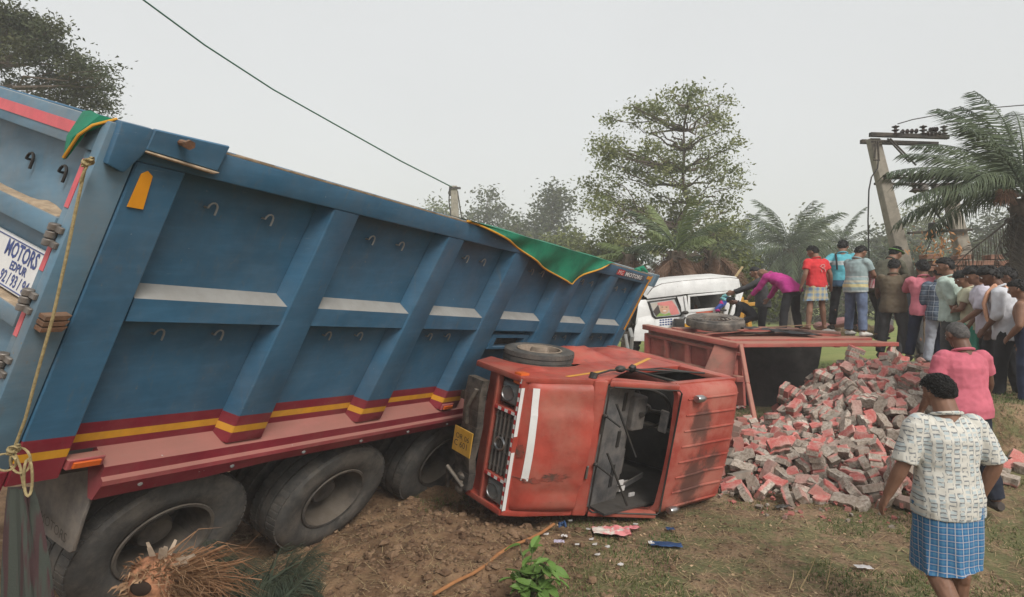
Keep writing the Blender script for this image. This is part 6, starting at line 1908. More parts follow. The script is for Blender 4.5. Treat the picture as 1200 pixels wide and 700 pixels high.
def trees():
    rd = random.Random(11)
    G = 'trees beyond the field'
    # the leafy tree in the middle: an open crown of many small clumps
    d = 21
    cl = []
    outline = [(110, 775, 850), (125, 738, 855), (150, 712, 862), (180, 694, 866), (205, 690, 868), (230, 688, 866), (250, 695, 868), (270, 705, 872), (288, 715, 860)]
    for y in range(112, 296, 11):
        row = min(outline, key=lambda q: abs(q[0] - y))
        x0, x1 = row[1], row[2]
        x = x0 + rd.uniform(0, 10)
        while x < x1:
            if rd.random() < 0.66 and not (y < 140 and 784 < x < 798) and not (abs(x - (y * -.3 + 800)) < 5 and y < 190 and rd.random() < .6):
                cl.append(pxclump(x + rd.uniform(-4, 4), y + rd.uniform(-5, 5), rd.uniform(5, 11), rd.uniform(3, 7), d, rd.uniform(-1.6, 1.6)))
            x += rd.uniform(11, 21)
    tree('leafy_tree', 'tall airy green tree with an open crown rising behind the white van', 'tree', (at(797, 345, d).x, d, 0), cl, 17000, 0.14, M['leafairy'], None, 0.16, 4, 0.3, 2, 0.35, 0.6, 2.0, top=at(806, 128, d))
    # far trees to the left of it
    def mass(label, cat, d, x0, x1, yt, yb, n, size, mat, nm='tree', seed=1, rx=(9, 18), ry=(7, 13), group=None, step=14, shell=.55, trunk=0.3):
        r_ = random.Random(seed); cl = []
        y = yb
        cx, hw = (x0 + x1) / 2, (x1 - x0) / 2
        for _ in range(int((x1 - x0) * (yb - yt) / (step * step * .9)) + 4):
            t = r_.uniform(-1, 1); q = r_.random()
            ytop = yt + (yb - yt) * (abs(t) ** 2.2) * 0.75
            yy = ytop + (yb - ytop) * q
            cl.append(pxclump(cx + t * hw * (0.88 + .12 * q), yy + 3, r_.uniform(*rx), r_.uniform(*ry), d, r_.uniform(-1, 1) * hw / 787 * d * .5))
        base = (at(cx, 345, d).x, d, gz_base(at(cx, 345, d).x, d))
        return tree(nm, label, cat, base, cl, n, size, mat, group, trunk, seed, 0.2, 0, 0.4, shell, 2.0)
    mass('hazy dark tree behind the truck with the highest rounded crown', 'tree', 52, 606, 678, 219, 300, 5200, 0.42, M['leafdark'], seed=3, group=G)
    mass('hazy wide crowned tree directly right of the lone distant pole', 'tree', 58, 538, 598, 226, 300, 4600, 0.46, M['leafdark'], seed=5, group=G)
    mass('faint pale tree left of the lone distant pole', 'tree', 66, 484, 532, 232, 300, 3400, 0.5, M['leaf'], seed=6, group=G)
    mass('small dark tree in front of the hazy rounded crown', 'tree', 46, 584, 640, 252, 310, 3000, 0.36, M['leafdark'], seed=8, group=G)
    mass('light yellow green bush above the truck top left of the airy tree', 'bush', 33, 622, 700, 272, 330, 4200, 0.24, M['leafbush'], 'bush', 9, group='bushes in front of the far trees')
    mass('loose green bush under the airy tree beside the brown palm skirts', 'bush', 24, 690, 745, 262, 330, 3600, 0.2, M['leafbush'], 'bush', 10, group='bushes in front of the far trees')
    mass('spreading green shrub at the right foot of the airy tree', 'bush', 23, 812, 868, 252, 320, 3200, 0.2, M['leaf'], 'bush', 12, group='bushes in front of the far trees')
    mass('rounded yellow green bush right behind the white van roof', 'bush', 15.5, 842, 898, 305, 365, 4200, 0.13, M['leafbush'], 'bush', 13, group='bushes in front of the far trees')
    mass('faint yellow green tree behind the two middle palms', 'tree', 50, 930, 986, 250, 330, 3000, 0.42, M['leafbush'], seed=14, group=G)
    mass('hazy dark tree left of the leaning concrete pole', 'tree', 44, 1008, 1052, 252, 330, 3600, 0.36, M['leafdark'], seed=15, group=G)
    mass('hazy pale tree between the two leaning concrete poles', 'tree', 54, 1050, 1115, 234, 320, 4200, 0.44, M['leafbush'], seed=16, group=G)
    mass('dim tree beyond the palm trunk at the right edge', 'tree', 40, 1120, 1215, 250, 320, 4200, 0.34, M['leafdark'], seed=17, group=G)
    mass('low hazy thicket behind the men on the red deck', 'bush', 30, 890, 1000, 300, 372, 4600, 0.26, M['leafdark'], 'bush', 18, group='bushes in front of the far trees')
    mass('low hazy thicket behind the leaning concrete poles', 'bush', 32, 1000, 1110, 285, 372, 4600, 0.28, M['leafdark'], 'bush', 19, group='bushes in front of the far trees')
    mass('low hazy thicket at the right behind the brick wall', 'bush', 30, 1100, 1230, 282, 372, 4600, 0.28, M['leafdark'], 'bush', 29, group='bushes in front of the far trees')
    # dark tree over the tailgate, top left
    d = 17
    cl = []
    for (x, y, rx, ry) in [(0, 18, 22, 9), (30, 28, 20, 10), (12, 40, 25, 12), (48, 45, 18, 12), (60, 32, 10, 8), (66, 62, 16, 10), (30, 62, 22, 11), (88, 78, 16, 9), (108, 88, 14, 8), (128, 84, 9, 5), (122, 104, 12, 9), (92, 104, 16, 9), (66, 92, 16, 10), (112, 122, 14, 8), (80, 118, 16, 7), (4, 70, 18, 10), (-20, 40, 20, 14), (-30, 70, 24, 12), (48, 108, 12, 6), (-60, 60, 30, 16), (-50, 20, 24, 12), (-80, 95, 24, 14), (126, 124, 6, 6), (42, 12 + 20, 12, 7), (98, 70, 8, 5), (20, 96, 10, 5)]:
        cl.append(pxclump(x, y, rx * .8, ry * .85, d, rd.uniform(-1.2, 1.2)))
    tree('dark_tree', 'dark spreading tree over the tailgate at the top left', 'tree', (at(-70, 345, d).x, d, 0), cl, 20000, 0.145, M['leafdark'], None, 0.22, 21, 0.3, 2, 0.62, 0.5, 2.6, top=at(-40, 60, d))


def frond_mesh(name, L, n, ll, mat, droop, seed, width=0.03, vee=0.5, sag=0.35, missing=0.0, wob=0.0):
    """one feather leaf lying along +X and arching down; rachis and leaflets in one mesh"""
    g = random.Random(seed)
    V, F = [], []
    def pt(t):
        a = droop * t
        return Vector((L * (sin(a) / droop if droop else t), wob * sin(t * 6), -L * ((1 - cos(a)) / droop) if droop else 0))
    K_ = 14
    for i in range(K_):
        p0, p1 = pt(i / K_), pt((i + 1) / K_)
        w0, w1 = 0.022 * (1 - i / K_) + .004, 0.022 * (1 - (i + 1) / K_) + .004
        b = len(V)
        V += [p0 + Vector((0, -w0, 0)), p0 + Vector((0, w0, 0)), p1 + Vector((0, w1, 0)), p1 + Vector((0, -w1, 0)), p0 + Vector((0, 0, w0)), p1 + Vector((0, 0, w1))]
        F += [(b, b + 1, b + 2, b + 3), (b, b + 4, b + 5, b + 3), (b + 1, b + 4, b + 5, b + 2)]
    for i in range(n):
        if g.random() < missing: continue
        t = 0.10 + 0.90 * (i + g.random() * .6) / n
        p = pt(min(1, t)); tg = (pt(min(1, t + .01)) - pt(t - .01)).normalized()
        l_ = ll * (0.35 + 0.65 * sin(pi * min(1, (t * 0.86 + 0.12)))) * g.uniform(.85, 1.1)
        for s in (-1, 1):
            sd = Vector((0, s, 0)); upv = tg.cross(Vector((0, 1, 0))) * -1
            dr = (tg * g.uniform(0.55, 0.85) + sd * 0.8 + upv * g.uniform(vee - .25, vee + .25)).normalized()
            tip = p + dr * l_ + Vector((0, 0, -sag * l_ * g.uniform(.5, 1.3)))
            mid = p + dr * l_ * .55 + Vector((0, 0, -sag * l_ * .18))
            ww = tg * (width * .5)
            b = len(V)
            V += [p - ww * .5, p + ww * .5, mid + ww, mid - ww, tip]
            F += [(b, b + 1, b + 2, b + 3), (b + 3, b + 2, b + 4, b + 4)]
    me = bpy.data.meshes.new(name)
    bm = bmesh.new(); vs = [bm.verts.new(v) for v in V]
    for f in F:
        f = list(dict.fromkeys(f))
        try: bm.faces.new([vs[i] for i in f])
        except ValueError: pass
    bm.to_mesh(me); bm.free(); me.materials.append(mat)
    return me


def add_frond(me, parent, loc, yaw, pitch, roll=0.0, sc=1.0, name='frond'):
    o = bpy.data.objects.new(name, me); COL.objects.link(o); o.parent = parent
    o.location = loc
    o.rotation_euler = (Matrix.Rotation(radians(yaw), 3, 'Z') @ Matrix.Rotation(radians(-pitch), 3, 'Y') @ Matrix.Rotation(radians(roll), 3, 'X')).to_euler()
    o.scale = (sc, sc, sc)
    return o


def palm(label, base, top, n, meshes, dead=(), trunk_r=0.2, seed=1, sc=1.0, group=None, pitch=(-15, 75), dead_pitch=(-80, -50), dsc=0.8, nd=0, name='date_palm'):
    r = root(name, label, 'palm', base, group)
    rd = random.Random(seed)
    o = T(base); tp = T(top) - o
    mb = MB()
    P = [Vector((0, 0, -0.3)).lerp(tp, k / 14) for k in range(15)]
    mb.tube(P, [trunk_r * (1.15 - .25 * k / 14) * (1 + .12 * (k % 2)) for k in range(15)], 10)
    for k in range(90):          # old leaf bases
        t = rd.uniform(.15, 1); a = rd.uniform(0, 2 * pi); q = tp * t
        dv = Vector((cos(a), sin(a), 0))
        mb.bar(q + dv * trunk_r * .8, q + dv * trunk_r * 1.25 + Vector((0, 0, .09)), 0.07, 0.04)
    mb.build('trunk', M['bark'], r, wide=False, origin=(0, 0, 0))
    ga = 137.5
    for k in range(n):
        t = k / max(1, n - 1)
        add_frond(rd.choice(meshes), r, tp + Vector((0, 0, 0.05 * (1 - t))), k * ga + rd.uniform(-12, 12), pitch[1] + (pitch[0] - pitch[1]) * t + rd.uniform(-6, 6), rd.uniform(-25, 25), sc * rd.uniform(.85, 1.08))
    for k in range(nd):
        add_frond(rd.choice(dead), r, tp - Vector((0, 0, 0.15)), k * ga + rd.uniform(-20, 20), rd.uniform(*dead_pitch), rd.uniform(-60, 60), dsc * rd.uniform(.8, 1.1), 'dry_frond')
    return r


def palms():
    FR = [frond_mesh('frond', 2.9, 84, 0.54, M['frond'], 0.9 + .25 * k, k, 0.034) for k in range(3)]
    LT = [frond_mesh('frond', 1.5, 40, 0.34, M['frondlight'], 0.5, 7, 0.035), frond_mesh('frond', 1.6, 40, 0.36, M['frond'], 0.8, 8, 0.035)]
    DD = [frond_mesh('dry_frond', 1.5, 46, 0.34, M['frondbrown'], 1.2, 9 + k, 0.022, 0.15, 0.9, 0.1, .05) for k in range(2)]
    GD = [frond_mesh('dry_frond', 2.3, 60, 0.42, M['deadgrey'], 1.1, 19 + k, 0.022, 0.1, 0.9, 0.15, .06) for k in range(2)]
    FAR = [frond_mesh('frond', 3.2, 34, 0.62, M['frond'], 0.9, 30 + k, 0.06) for k in range(2)]
    # brown skirted palms behind the van
    for (x, y, d, sd, lab, nf, nd) in ((738, 298, 15.0, 1, 'short palm with a brown skirt at the left of the van roof', 7, 34), (792, 294, 14.2, 2, 'short palm with fresh upright fronds and a big brown skirt above the van', 12, 46), (836, 294, 14.8, 3, 'short palm with a matted brown skirt over the right end of the van roof', 4, 46)):
        t = at(x, y, d); b = (t.x, d, 0)
        palm(lab, b, t, nf, LT, DD, 0.22, sd, 1.0 if sd == 2 else 0.85, 'brown skirted palms behind the van', (15, 80) if sd == 2 else (-10, 40), (-75, -8), 0.85, nd)
    # grey green palms further off
    for (x, y, d, sd, lab, n, sc) in ((862, 296, 32, 4, 'hazy palm between the airy tree and the bigger middle palm', 26, 0.95), (925, 292, 28, 5, 'big round hazy palm behind the man in red', 40, 1.08), (985, 288, 36, 6, 'small faint palm left of the leaning poles', 20, 0.9), (898, 318, 34, 7, 'low hazy palm behind the man in the black cap', 20, 0.9)):
        t = at(x, y, d)
        palm(lab, (t.x, d, 0), t, n, FAR, GD, 0.3, sd, sc, 'hazy palms across the field', (-35, 80), (-85, -40), 1.0, 10)
    # the large palm at the right
    t = at(1203, 232, 9.6)
    r = root('date_palm', 'large date palm with long arching fronds at the right edge', 'palm', (t.x + .15, 9.8, 0.9))
    o = T((t.x + .15, 9.8, 0.9)); tp = T(t) - o
    mb = MB(); rd = random.Random(5)
    mb.tube([Vector((0, 0, -.3)).lerp(tp, k / 16) for k in range(17)], [0.24 * (1 + .10 * (k % 2)) for k in range(17)], 12)
    for k in range(140):
        q = tp * rd.uniform(.0, 1.02); a = rd.uniform(0, 2 * pi); dv = Vector((cos(a), sin(a), 0)); mb.bar(q + dv * .2, q + dv * .32 + Vector((0, 0, .10)), 0.09, 0.05)
    mb.build('trunk', M['bark'], r, wide=False, origin=(0, 0, 0))
    # (yaw, pitch, roll, scale, kind); yaw 180 points to the left of the picture
    sp = [(174, 36, 10, .92, 0), (188, 24, -8, .84, 0), (162, 20, 15, .84, 1), (150, 52, 0, .8, 0), (120, 66, 10, .85, 1), (95, 78, 0, .95, 0), (70, 62, 0, .95, 1), (30, 55, 0, .9, 0), (10, 30, 0, .9, 2), (340, 40, 0, .9, 1), (300, 55, 0, .85, 0), (250, 40, 20, .8, 1), (220, 38, -20, .8, 2), (205, 56, 0, .8, 0), (270, 15, 0, .8, 2), (100, 20, 0, .9, 1), (55, 10, 0, .9, 2), (20, -5, 0, .9, 1), (168, 48, 5, .85, 2), (88, 84, 0, 1.0, 0), (60, 82, 0, .95, 1), (112, 76, 0, .95, 0)]
    for (yw, pt_, rl, sc, k) in sp: add_frond(FR[k], r, tp, yw, pt_, rl, sc)
    for (yw, pt_, rl, sc) in ((186, -30, -40, .95), (200, -44, 20, .85), (165, -56, 50, .8), (150, -48, 0, .9), (215, -58, 0, .8), (240, -52, 0, .8), (130, -60, 0, .8), (20, -50, 0, .8), (300, -55, 0, .8)):
        add_frond(GD[int(yw) % 2], r, tp - Vector((0, 0, .12)), yw, pt_, rl, sc, 'dry_frond')
    V, F = leaves([tuple(T(at(x, y, 9.4)) - o) for x, y in ((1088, 288), (1100, 282), (1112, 290), (1105, 296))], [(.12, .1, .12)] * 4, 130, .10, 4, 1.2, 3.5)
    np_mesh('withered_tips', V, F, M['deadorange'], r)['kind'] = 'stuff'
    mb = MB(); rd = random.Random(8)
    c0 = T(at(1178, 226, 9.3)) - o
    for k in range(160):
        a = rd.uniform(0, 2 * pi); e = Vector((cos(a) * .16, rd.uniform(-.1, .1), rd.uniform(-.16, .12)))
        mb.tube([c0, c0 + e * .6, c0 + e + Vector((0, 0, -.10))], [.006, .005, .004], 4)
    mb.build('fruit_stalk', M['rust'], r, wide=False, origin=(0, 0, 0))


trees()
palms()


# ------------------------------------------------------------------ poles and wires
def poles():
    d = 12.6
    r = root('electric_pole_structure', 'twin leaning concrete poles joined by steel cross arms with insulators', 'power pole', at(1090, 400, d))
    A = lambda x, y, t=0.0: at(x, y, d) + Vector((0, t, 0))
    for a, b in (((1023, 163), (1063, 330)), ((1110, 215), (1136, 330))):
        mb = MB()
        p, q = A(*a), A(*b); q = p + (q - p) * 1.9
        mb.hexa([q + Vector((-.17, -.12, 0)), q + Vector((.17, -.12, 0)), q + Vector((.17, .12, 0)), q + Vector((-.17, .12, 0))], [p + Vector((-.10, -.09, 0)), p + Vector((.10, -.09, 0)), p + Vector((.10, .09, 0)), p + Vector((-.10, .09, 0))])
        mb.build('pole', M['concrete'], r, bevel=0.015)
    def arm(a, b, w=0.09, h=0.10, t=-0.16, nm='cross_arm'):
        mb = MB(); mb.bar(A(*a, t), A(*b, t), w, h); return mb.build(nm, M['dark'], r, bevel=0.008)
    arm((1014, 160), (1105, 163)); arm((1014, 164), (1105, 167), t=0.16); arm((1016, 168), (1050, 168), .05, .04)
    arm((1030, 210), (1140, 212), .06, .06); arm((1030, 214), (1140, 216), .06, .06, .16); arm((1058, 274), (1132, 270), .06, .06)
    arm((1028, 208), (1110, 206), .04, .04, -.2)
    for (a, b) in (((1033, 165), (1058, 192)), ((1036, 165), (1066, 196)), ((1020, 168), (1018, 188)), ((1017, 190), (1024, 190)), ((1022, 168), (1023, 190)), ((1116, 216), (1140, 222))):
        mb = MB(); mb.tube([A(*a, -.2), A(*b, -.2)], 0.018, 6); mb.build('stay_rod', M['dark'], r)
    def ins(a, b, n, rr, nm='insulator'):
        mb = MB(); p, q = A(*a, -.18), A(*b, -.18)
        ax = (q - p); L = ax.length
        pr = []
        for k in range(n): pr += [(rr * .35, L * k / n), (rr, L * (k + .4) / n), (rr * .9, L * (k + .55) / n), (rr * .35, L * (k + .7) / n)]
        mb.lathe([(0.001, 0)] + pr + [(0.001, L)], p, ax, 10); mb.build(nm, plain("brown_porcelain", (0.06, 0.04, 0.035), 0.3) if 'porc' not in M else M['porc'], r)
    M['porc'] = plain("brown_porcelain", (0.06, 0.045, 0.04), 0.3)
    for x in (1043, 1075, 1099): ins((x, 161), (x, 149), 3, 0.07)
    for (x0, x1, y) in ((1049, 1070, 157), (1078, 1096, 160), (1082, 1092, 155)): ins((x0, y), (x1, y - 1), 4, 0.06)
    for x in (1064, 1073, 1086, 1098, 1104, 1116, 1122): ins((x, 216), (x + 2, 229), 2, 0.10)
    for x in (1060, 1070, 1090): ins((x, 209), (x + 10, 208), 3, 0.055)
    mb = MB(); mb.box(A(1081, 280, -.3), A(1086, 262, -.15)); mb.build('switch_box', M['black'], r, bevel=0.02)
    for x in (1070, 1086, 1115): 
        mb = MB(); mb.box(A(x, 226, -.3), A(x + 8, 219, -.1)); mb.build('fuse_box', M['steel'], r, bevel=0.03)
    # wires that belong to it: one part each
    for pts, rr in (([(1043, 149), (1060, 144), (1082, 140), (1110, 134), (1180, 128), (1260, 122)], .012), ([(1021, 190), (1020, 200), (1013, 210), (1010, 225), (1009, 260), (1010, 300), (1010, 330)], .014), ([(1073, 230), (1090, 255), (1104, 272)], .02), ([(1084, 262), (1088, 245), (1090, 228)], .012), ([(1083, 280), (1076, 295), (1075, 330)], .012), ([(1099, 150), (1130, 146), (1200, 136), (1270, 130)], .010), ([(1135, 214), (1150, 235), (1200, 262)], .010), ([(1050, 157), (1040, 162), (1030, 163)], .012), ([(1070, 156), (1100, 162), (1180, 158)], .01)):
        mb = MB(); mb.tube([A(x, y, -.25) for x, y in pts], rr, 5); mb.build('wire', M['black'], r)
    # lone pole above the dump truck
    d2 = 30
    r = root('electric_pole', 'lone concrete pole standing behind the blue dump truck', 'power pole', (at(533, 345, d2).x, d2, 0))
    mb = MB(); p = at(532, 218, d2); q = at(537, 345, d2); mb.hexa([q + Vector((-.24, -.2, 0)), q + Vector((.24, -.2, 0)), q + Vector((.24, .2, 0)), q + Vector((-.24, .2, 0))], [p + Vector((-.14, -.12, 0)), p + Vector((.14, -.12, 0)), p + Vector((.14, .12, 0)), p + Vector((-.14, .12, 0))]); mb.build('pole', M['concrete'], r, bevel=.02)
    mb = MB(); mb.tube([at(527, 218, d2), at(526, 236, d2), at(529, 256, d2)], .03, 5); mb.tube([at(536, 224, d2), at(542, 262, d2)], .03, 5); mb.ball(at(529, 226, d2), (.15, .12, .2)); mb.box(at(527, 222, d2) - Vector((0, .2, 0)), at(540, 220, d2)); mb.build('clamp', M['dark'], r)
    mb = MB()
    pts = [(90, -62), (168, 0), (240, 53), (320, 105), (400, 150), (470, 189), (529, 219)]
    ds = [6.6, 7.5, 8.8, 11, 14.5, 20, 29.8]
    P = [at(x, y, q) for (x, y), q in zip(pts, ds)]
    mb.tube(P, [.010, .011, .0125, .0145, .018, .025, .034], 6)
    o = mb.build('cable', plain("dark_green_cable", (0.02, 0.12, 0.075), 0.6, .1), None, origin=P[3]); tag(o, 'dark green cable crossing the sky to the lone pole', 'cable')


poles()


# ------------------------------------------------------------------ things on the ground
def clutter():
    rd = random.Random(4)
    # leafy young plant at the bottom edge
    p = Vector((at(620, 668, 3.75).x, 3.75, 0)); p.z = gz(p.x, p.y)
    r = root('green_plant', 'fresh bright green leafy plant at the bottom edge', 'plant', p)
    o = T(p)
    stems = []
    mb = MB()
    for k in range(15):
        a = rd.uniform(0, 2 * pi); e = Vector((cos(a) * rd.uniform(.03, .26), sin(a) * rd.uniform(.03, .2), rd.uniform(.12, .40)))
        mb.tube([Vector((0, 0, 0)), e * .5 + Vector((0, 0, .05)), e], [.006, .005, .003], 5); stems.append(e)
    mb.build('stem', plain("green_stem", (0.10, 0.13, 0.05), 0.7), r, wide=False, origin=(0, 0, 0))
    lm = None
    for e in stems:
        for k in range(rd.choice((4, 5, 6))):
            if lm is None:
                m2 = MB(); vs = []
                n_ = 6
                for i in range(n_ + 1):
                    t = i / n_; w = 0.030 * sin(pi * min(1, t * .93 + .07)) ** .8; z = -0.035 * t * t * 1.2
                    vs += [(0.125 * t, -w, z + .010), (0.125 * t, 0, z), (0.125 * t, w, z + .010)]
                m2.add(vs, [[3 * i + j, 3 * i + j + 1, 3 * i + j + 4, 3 * i + j + 3] for i in range(n_) for j in range(2)], 0, True)
                lo = m2.build('leaf', M['leaffresh'], r, wide=False, origin=(0, 0, 0), fix=False); lm = lo
            else: lo = lm.copy(); COL.objects.link(lo)
            t = rd.uniform(.45, 1.0)
            lo.location = e * t + Vector((0, 0, .05 * (1 - t)))
            lo.rotation_euler = (rd.uniform(-.5, .5), rd.uniform(-.7, .5), rd.uniform(0, 2 * pi))
            s_ = rd.uniform(.7, 1.25); lo.scale = (s_, s_, s_)
    # fallen palm top: fibrous butt and dark fronds
    c = at(188, 672, 3.02)
    r = root('palm_stump', 'torn orange brown palm butt with ragged fibres by the rear wheel', 'stump', c)
    o = T(c)
    mb = MB(); mb.ball((0, 0, -.05), (0.19, 0.16, 0.16), 0, 14, 10); 
    mb.tube([(0.0, .1, -.1), (-0.05, .3, -.45), (-.1, .5, -.9)], [.15, .15, .14], 12)
    mb.build('core', plain("torn_palm_wood", (0.32, 0.15, 0.08), 0.95, 0.5, 14, bump=0.8, bscale=40), r, wide=False, origin=(0, 0, 0))
    mb = MB(); mb.ball((-0.03, -0.150, -.02), (0.062, 0.018, 0.042), 0, 12, 8); mb.build('hollow_patch', plain("dark_hollow", (0.03, 0.018, 0.012), 0.95), r, wide=False, origin=(0, 0, 0))  # flattened dark ball on the face: the hollow is coloured, not sunk
    V, F = [], []
    for k in range(1100):
        if k % 5 < 3:      # long fibres combed to the right
            a = rd.gauss(0.25, .42); L = rd.uniform(.10, .34); wd = rd.uniform(.002, .006)
        else:              # short torn flakes all round the face
            a = rd.uniform(0, 2 * pi); L = rd.uniform(.03, .08); wd = rd.uniform(.006, .016)
        fy = -0.25 + rd.gauss(0, .45) if k % 5 < 3 else -abs(rd.gauss(.6, .5))
        e = Vector((cos(a), fy, sin(a) * .8)).normalized()
        b = Vector((rd.gauss(0, .03), 0, -.04)) + e * rd.uniform(.11, .16)
        t = b + (e + Vector((.35 if k % 5 < 3 else 0, 0, 0))) * L + Vector((0, 0, -L * rd.uniform(.1, .6)))
        s = e.cross(Vector((rd.random(), rd.random(), rd.random()))).normalized() * wd
        mm = b.lerp(t, .6) + Vector((rd.gauss(0, .12), 0, rd.gauss(.10, .10))) * L; t = t + Vector((rd.gauss(0, .2), 0, rd.gauss(-.1, .2))) * L
        k0 = len(V); V += [b - s, b + s, mm + s * .7, mm - s * .7, t]; F += [[k0, k0 + 1, k0 + 2, k0 + 3], [k0 + 3, k0 + 2, k0 + 4]]
    mb = MB(); mb.add(V, F, 0); q = mb.build('torn_fibre', M['fibre'], r, wide=False, origin=(0, 0, 0), fix=False); q["kind"] = "stuff"
    mb = MB(); V, F = [], []
    for k in range(14):
        a = rd.uniform(-.2, 1.9); e = Vector((cos(a), -0.5 + rd.gauss(0, .3), sin(a))).normalized(); b = e * .13; t = b + e * rd.uniform(.05, .11); s = e.cross(Vector((0, 1, .2))).normalized() * rd.uniform(.012, .02)
        k0 = len(V); V += [b - s, b + s, t + s * .6, t - s * .6]; F += [[k0, k0 + 1, k0 + 2, k0 + 3]]
    mb.add(V, F, 0); q = mb.build('pale_chip', plain("pale_wood_chip", (0.5, 0.40, 0.30), 0.9, 0.3), r, wide=False, origin=(0, 0, 0), fix=False); q["kind"] = "stuff"
    DK = [frond_mesh('frond', 1.0, 90, 0.25, M['fronddark'], 0.5 + .2 * k, 50 + k, 0.0075, .25, .25, .1) for k in range(2)]
    c2 = at(290, 690, 3.15); c2.z = gz(c2.x, c2.y) + .16
    r = root('fallen_frond_pile', 'dark green fallen palm fronds lying below the dump truck wheels', 'palm fronds', c2)
    for (dx, dy, dz, yw, pt_, sc) in ((.0, .0, .05, 150, 20, .9), (.05, .2, .05, 170, 12, .8), (.1, -.05, .0, 110, 30, .9), (-.1, .1, .1, 60, 30, .7), (.1, .3, .05, 135, 18, .9), (.2, .1, .0, 190, 22, .8), (-.2, .25, .05, 30, 14, .6), (.0, .4, .0, 95, 20, .7), (-.35, .1, .1, 75, 35, .6), (-.1, -.1, .05, 130, 38, .8), (.15, .15, .02, 165, 32, .9), (.25, .3, 0, 120, 10, .8), (-.3, .35, .0, 110, 25, .6), (-.25, -.05, .05, 20, 25, .6), (-.15, .15, .0, 145, 45, .6), (.1, .45, .0, 160, 8, .7), (.1, .0, .1, 140, 30, 1.0), (-.05, .05, .12, 120, 45, .9), (.2, -.05, .06, 155, 40, 1.0), (.3, .05, .02, 172, 34, .9), (-.2, .0, .1, 95, 50, .8), (.05, -.1, .1, 60, 40, .7), (.15, .0, .1, 100, 60, .7)):
        [add_frond(DK[(int(yw) + q_) % 2], r, Vector((dx * WIDE + .05 * q_, dy * WIDE, dz * .6)), yw + 17 * q_, min(pt_, 26) - 4 * q_, rd.uniform(-60, 60), sc * (1.0 - .1 * q_)) for q_ in (0, 1)]
    # thin fronds and twigs by the middle wheel
    c3 = on_ground(452, 572); r = root('fallen_twigs', 'dry dark twigs caught between two dump truck wheels', 'twigs', c3)
    mb = MB()
    for k in range(26):
        a = rd.uniform(0, 2 * pi); q = Vector((rd.gauss(0, .12), rd.gauss(0, .1), rd.uniform(0, .12))); e = Vector((cos(a) * .25, sin(a) * .25, rd.uniform(0, .28)))
        mb.tube([q, q + e * .5 + Vector((0, 0, .03)), q + e], [.006, .004, .002], 4)
    mb.build('twig', M['deadgrey'], r, wide=False, origin=(0, 0, 0))["kind"] = "stuff"
    # orange brown stick or pipe lying towards the cab
    mb = MB(); a, b = on_ground(508, 700), on_ground(646, 618)
    mb.tube([a.lerp(b, k / 8) + Vector((.02 * sin(k), 0, .02 + .012 * sin(k * 1.7))) for k in range(9)], .012, 7)
    o = mb.build('cane', plain("orange_brown_cane", (0.33, 0.15, 0.06), 0.8), None, origin=a); tag(o, 'long thin orange brown cane lying on the soil by the red truck', 'cane')
    # litter
    def crumple(name, label, cat, x, y, rx, ry, h, mat, seed, rot=0.0):
        p = on_ground(x, y)
        mb = MB(); n1 = 12; vs = []
        for i in range(n1 + 1):
            for j in range(n1 + 1):
                u, v = i / n1 * 2 - 1, j / n1 * 2 - 1
                q = Vector((rx * u * (1 + .25 * n2(i, seed, .4)), ry * v * (1 + .25 * n2(j, seed + 5, .4)), 0))
                q = Matrix.Rotation(rot, 3, 'Z') @ q
                zz = gz(p.x + q.x, p.y + q.y) - p.z + .012 + h * (noise.noise(Vector((u * 2.2, v * 2.2, seed))) * .5 + .5) * (1 - .3 * abs(u))
                vs.append(p + q + Vector((0, 0, zz)))
        mb.add(vs, [[i * (n1 + 1) + j, i * (n1 + 1) + j + 1, (i + 1) * (n1 + 1) + j + 1, (i + 1) * (n1 + 1) + j] for i in range(n1) for j in range(n1)], 0, True)
        return tag(mb.build(name, mat, None, origin=p, fix=False), label, cat)
    PW, PB = plain("white_plastic", (0.60, 0.58, 0.56), 0.4, .15), plain("blue_plastic", (0.025, 0.06, 0.14), 0.4, .3)
    pinkw = N("pink_white_bag"); cc = pinkw.mix(pinkw.ramp(pinkw.noise(9, 3), .45, .55), (0.55, 0.50, 0.44), (0.55, 0.18, 0.18)); pinkw = pinkw.out(cc, .5)
    crumple('plastic_bag', 'crumpled white and pink plastic bag in front of the red truck', 'plastic bag', 718, 629, .13, .07, .09, pinkw, 3)
    crumple('plastic_bag', 'pink strip of torn bag lying beside the crumpled white and pink bag', 'plastic bag', 737, 623, .09, .025, .05, plain("pink_plastic", (0.52, 0.17, 0.18), .5), 4, .3)
    crumple('packet', 'flat blue packet with a pale end on the dry grass', 'packet', 780, 641, .105, .035, .03, PB, 5, -.05)
    crumple('packet_end', 'small pale cap end of the blue packet', 'packet end', 763, 639, .018, .022, .03, PW, 6)
    crumple('packet', 'upright blue packet near the red truck bonnet', 'packet', 659, 622, .028, .03, .10, PB, 7)
    crumple('paper_scrap', 'white scrap just below the blue packet near the bonnet', 'paper scrap', 661, 631, .022, .018, .03, PW, 8)
    crumple('paper_scrap', 'pale lilac scrap left of the crumpled bag', 'paper scrap', 655, 637, .035, .022, .02, plain("lilac_paper", (0.45, 0.42, 0.52), .6), 9)
    crumple('paper_scrap', 'thin clear plastic scrap on the bare soil near the walking man', 'plastic scrap', 1012, 667, .055, .03, .02, plain("clear_scrap", (0.5, 0.48, 0.47), .3), 10)
    crumple('plastic_bag', 'pale plastic lying at the foot of the paving block heap', 'plastic bag', 1056, 593, .06, .03, .03, PW, 11)
    crumple('cloth_scrap', 'black cloth scrap under the nearest paving blocks', 'cloth scrap', 917, 597, .06, .03, .05, M['black'], 12)
    crumple('cloth_scrap', 'pink cloth scrap by the roof end of the red truck', 'cloth scrap', 868, 480, .06, .05, .08, pinkw, 13)
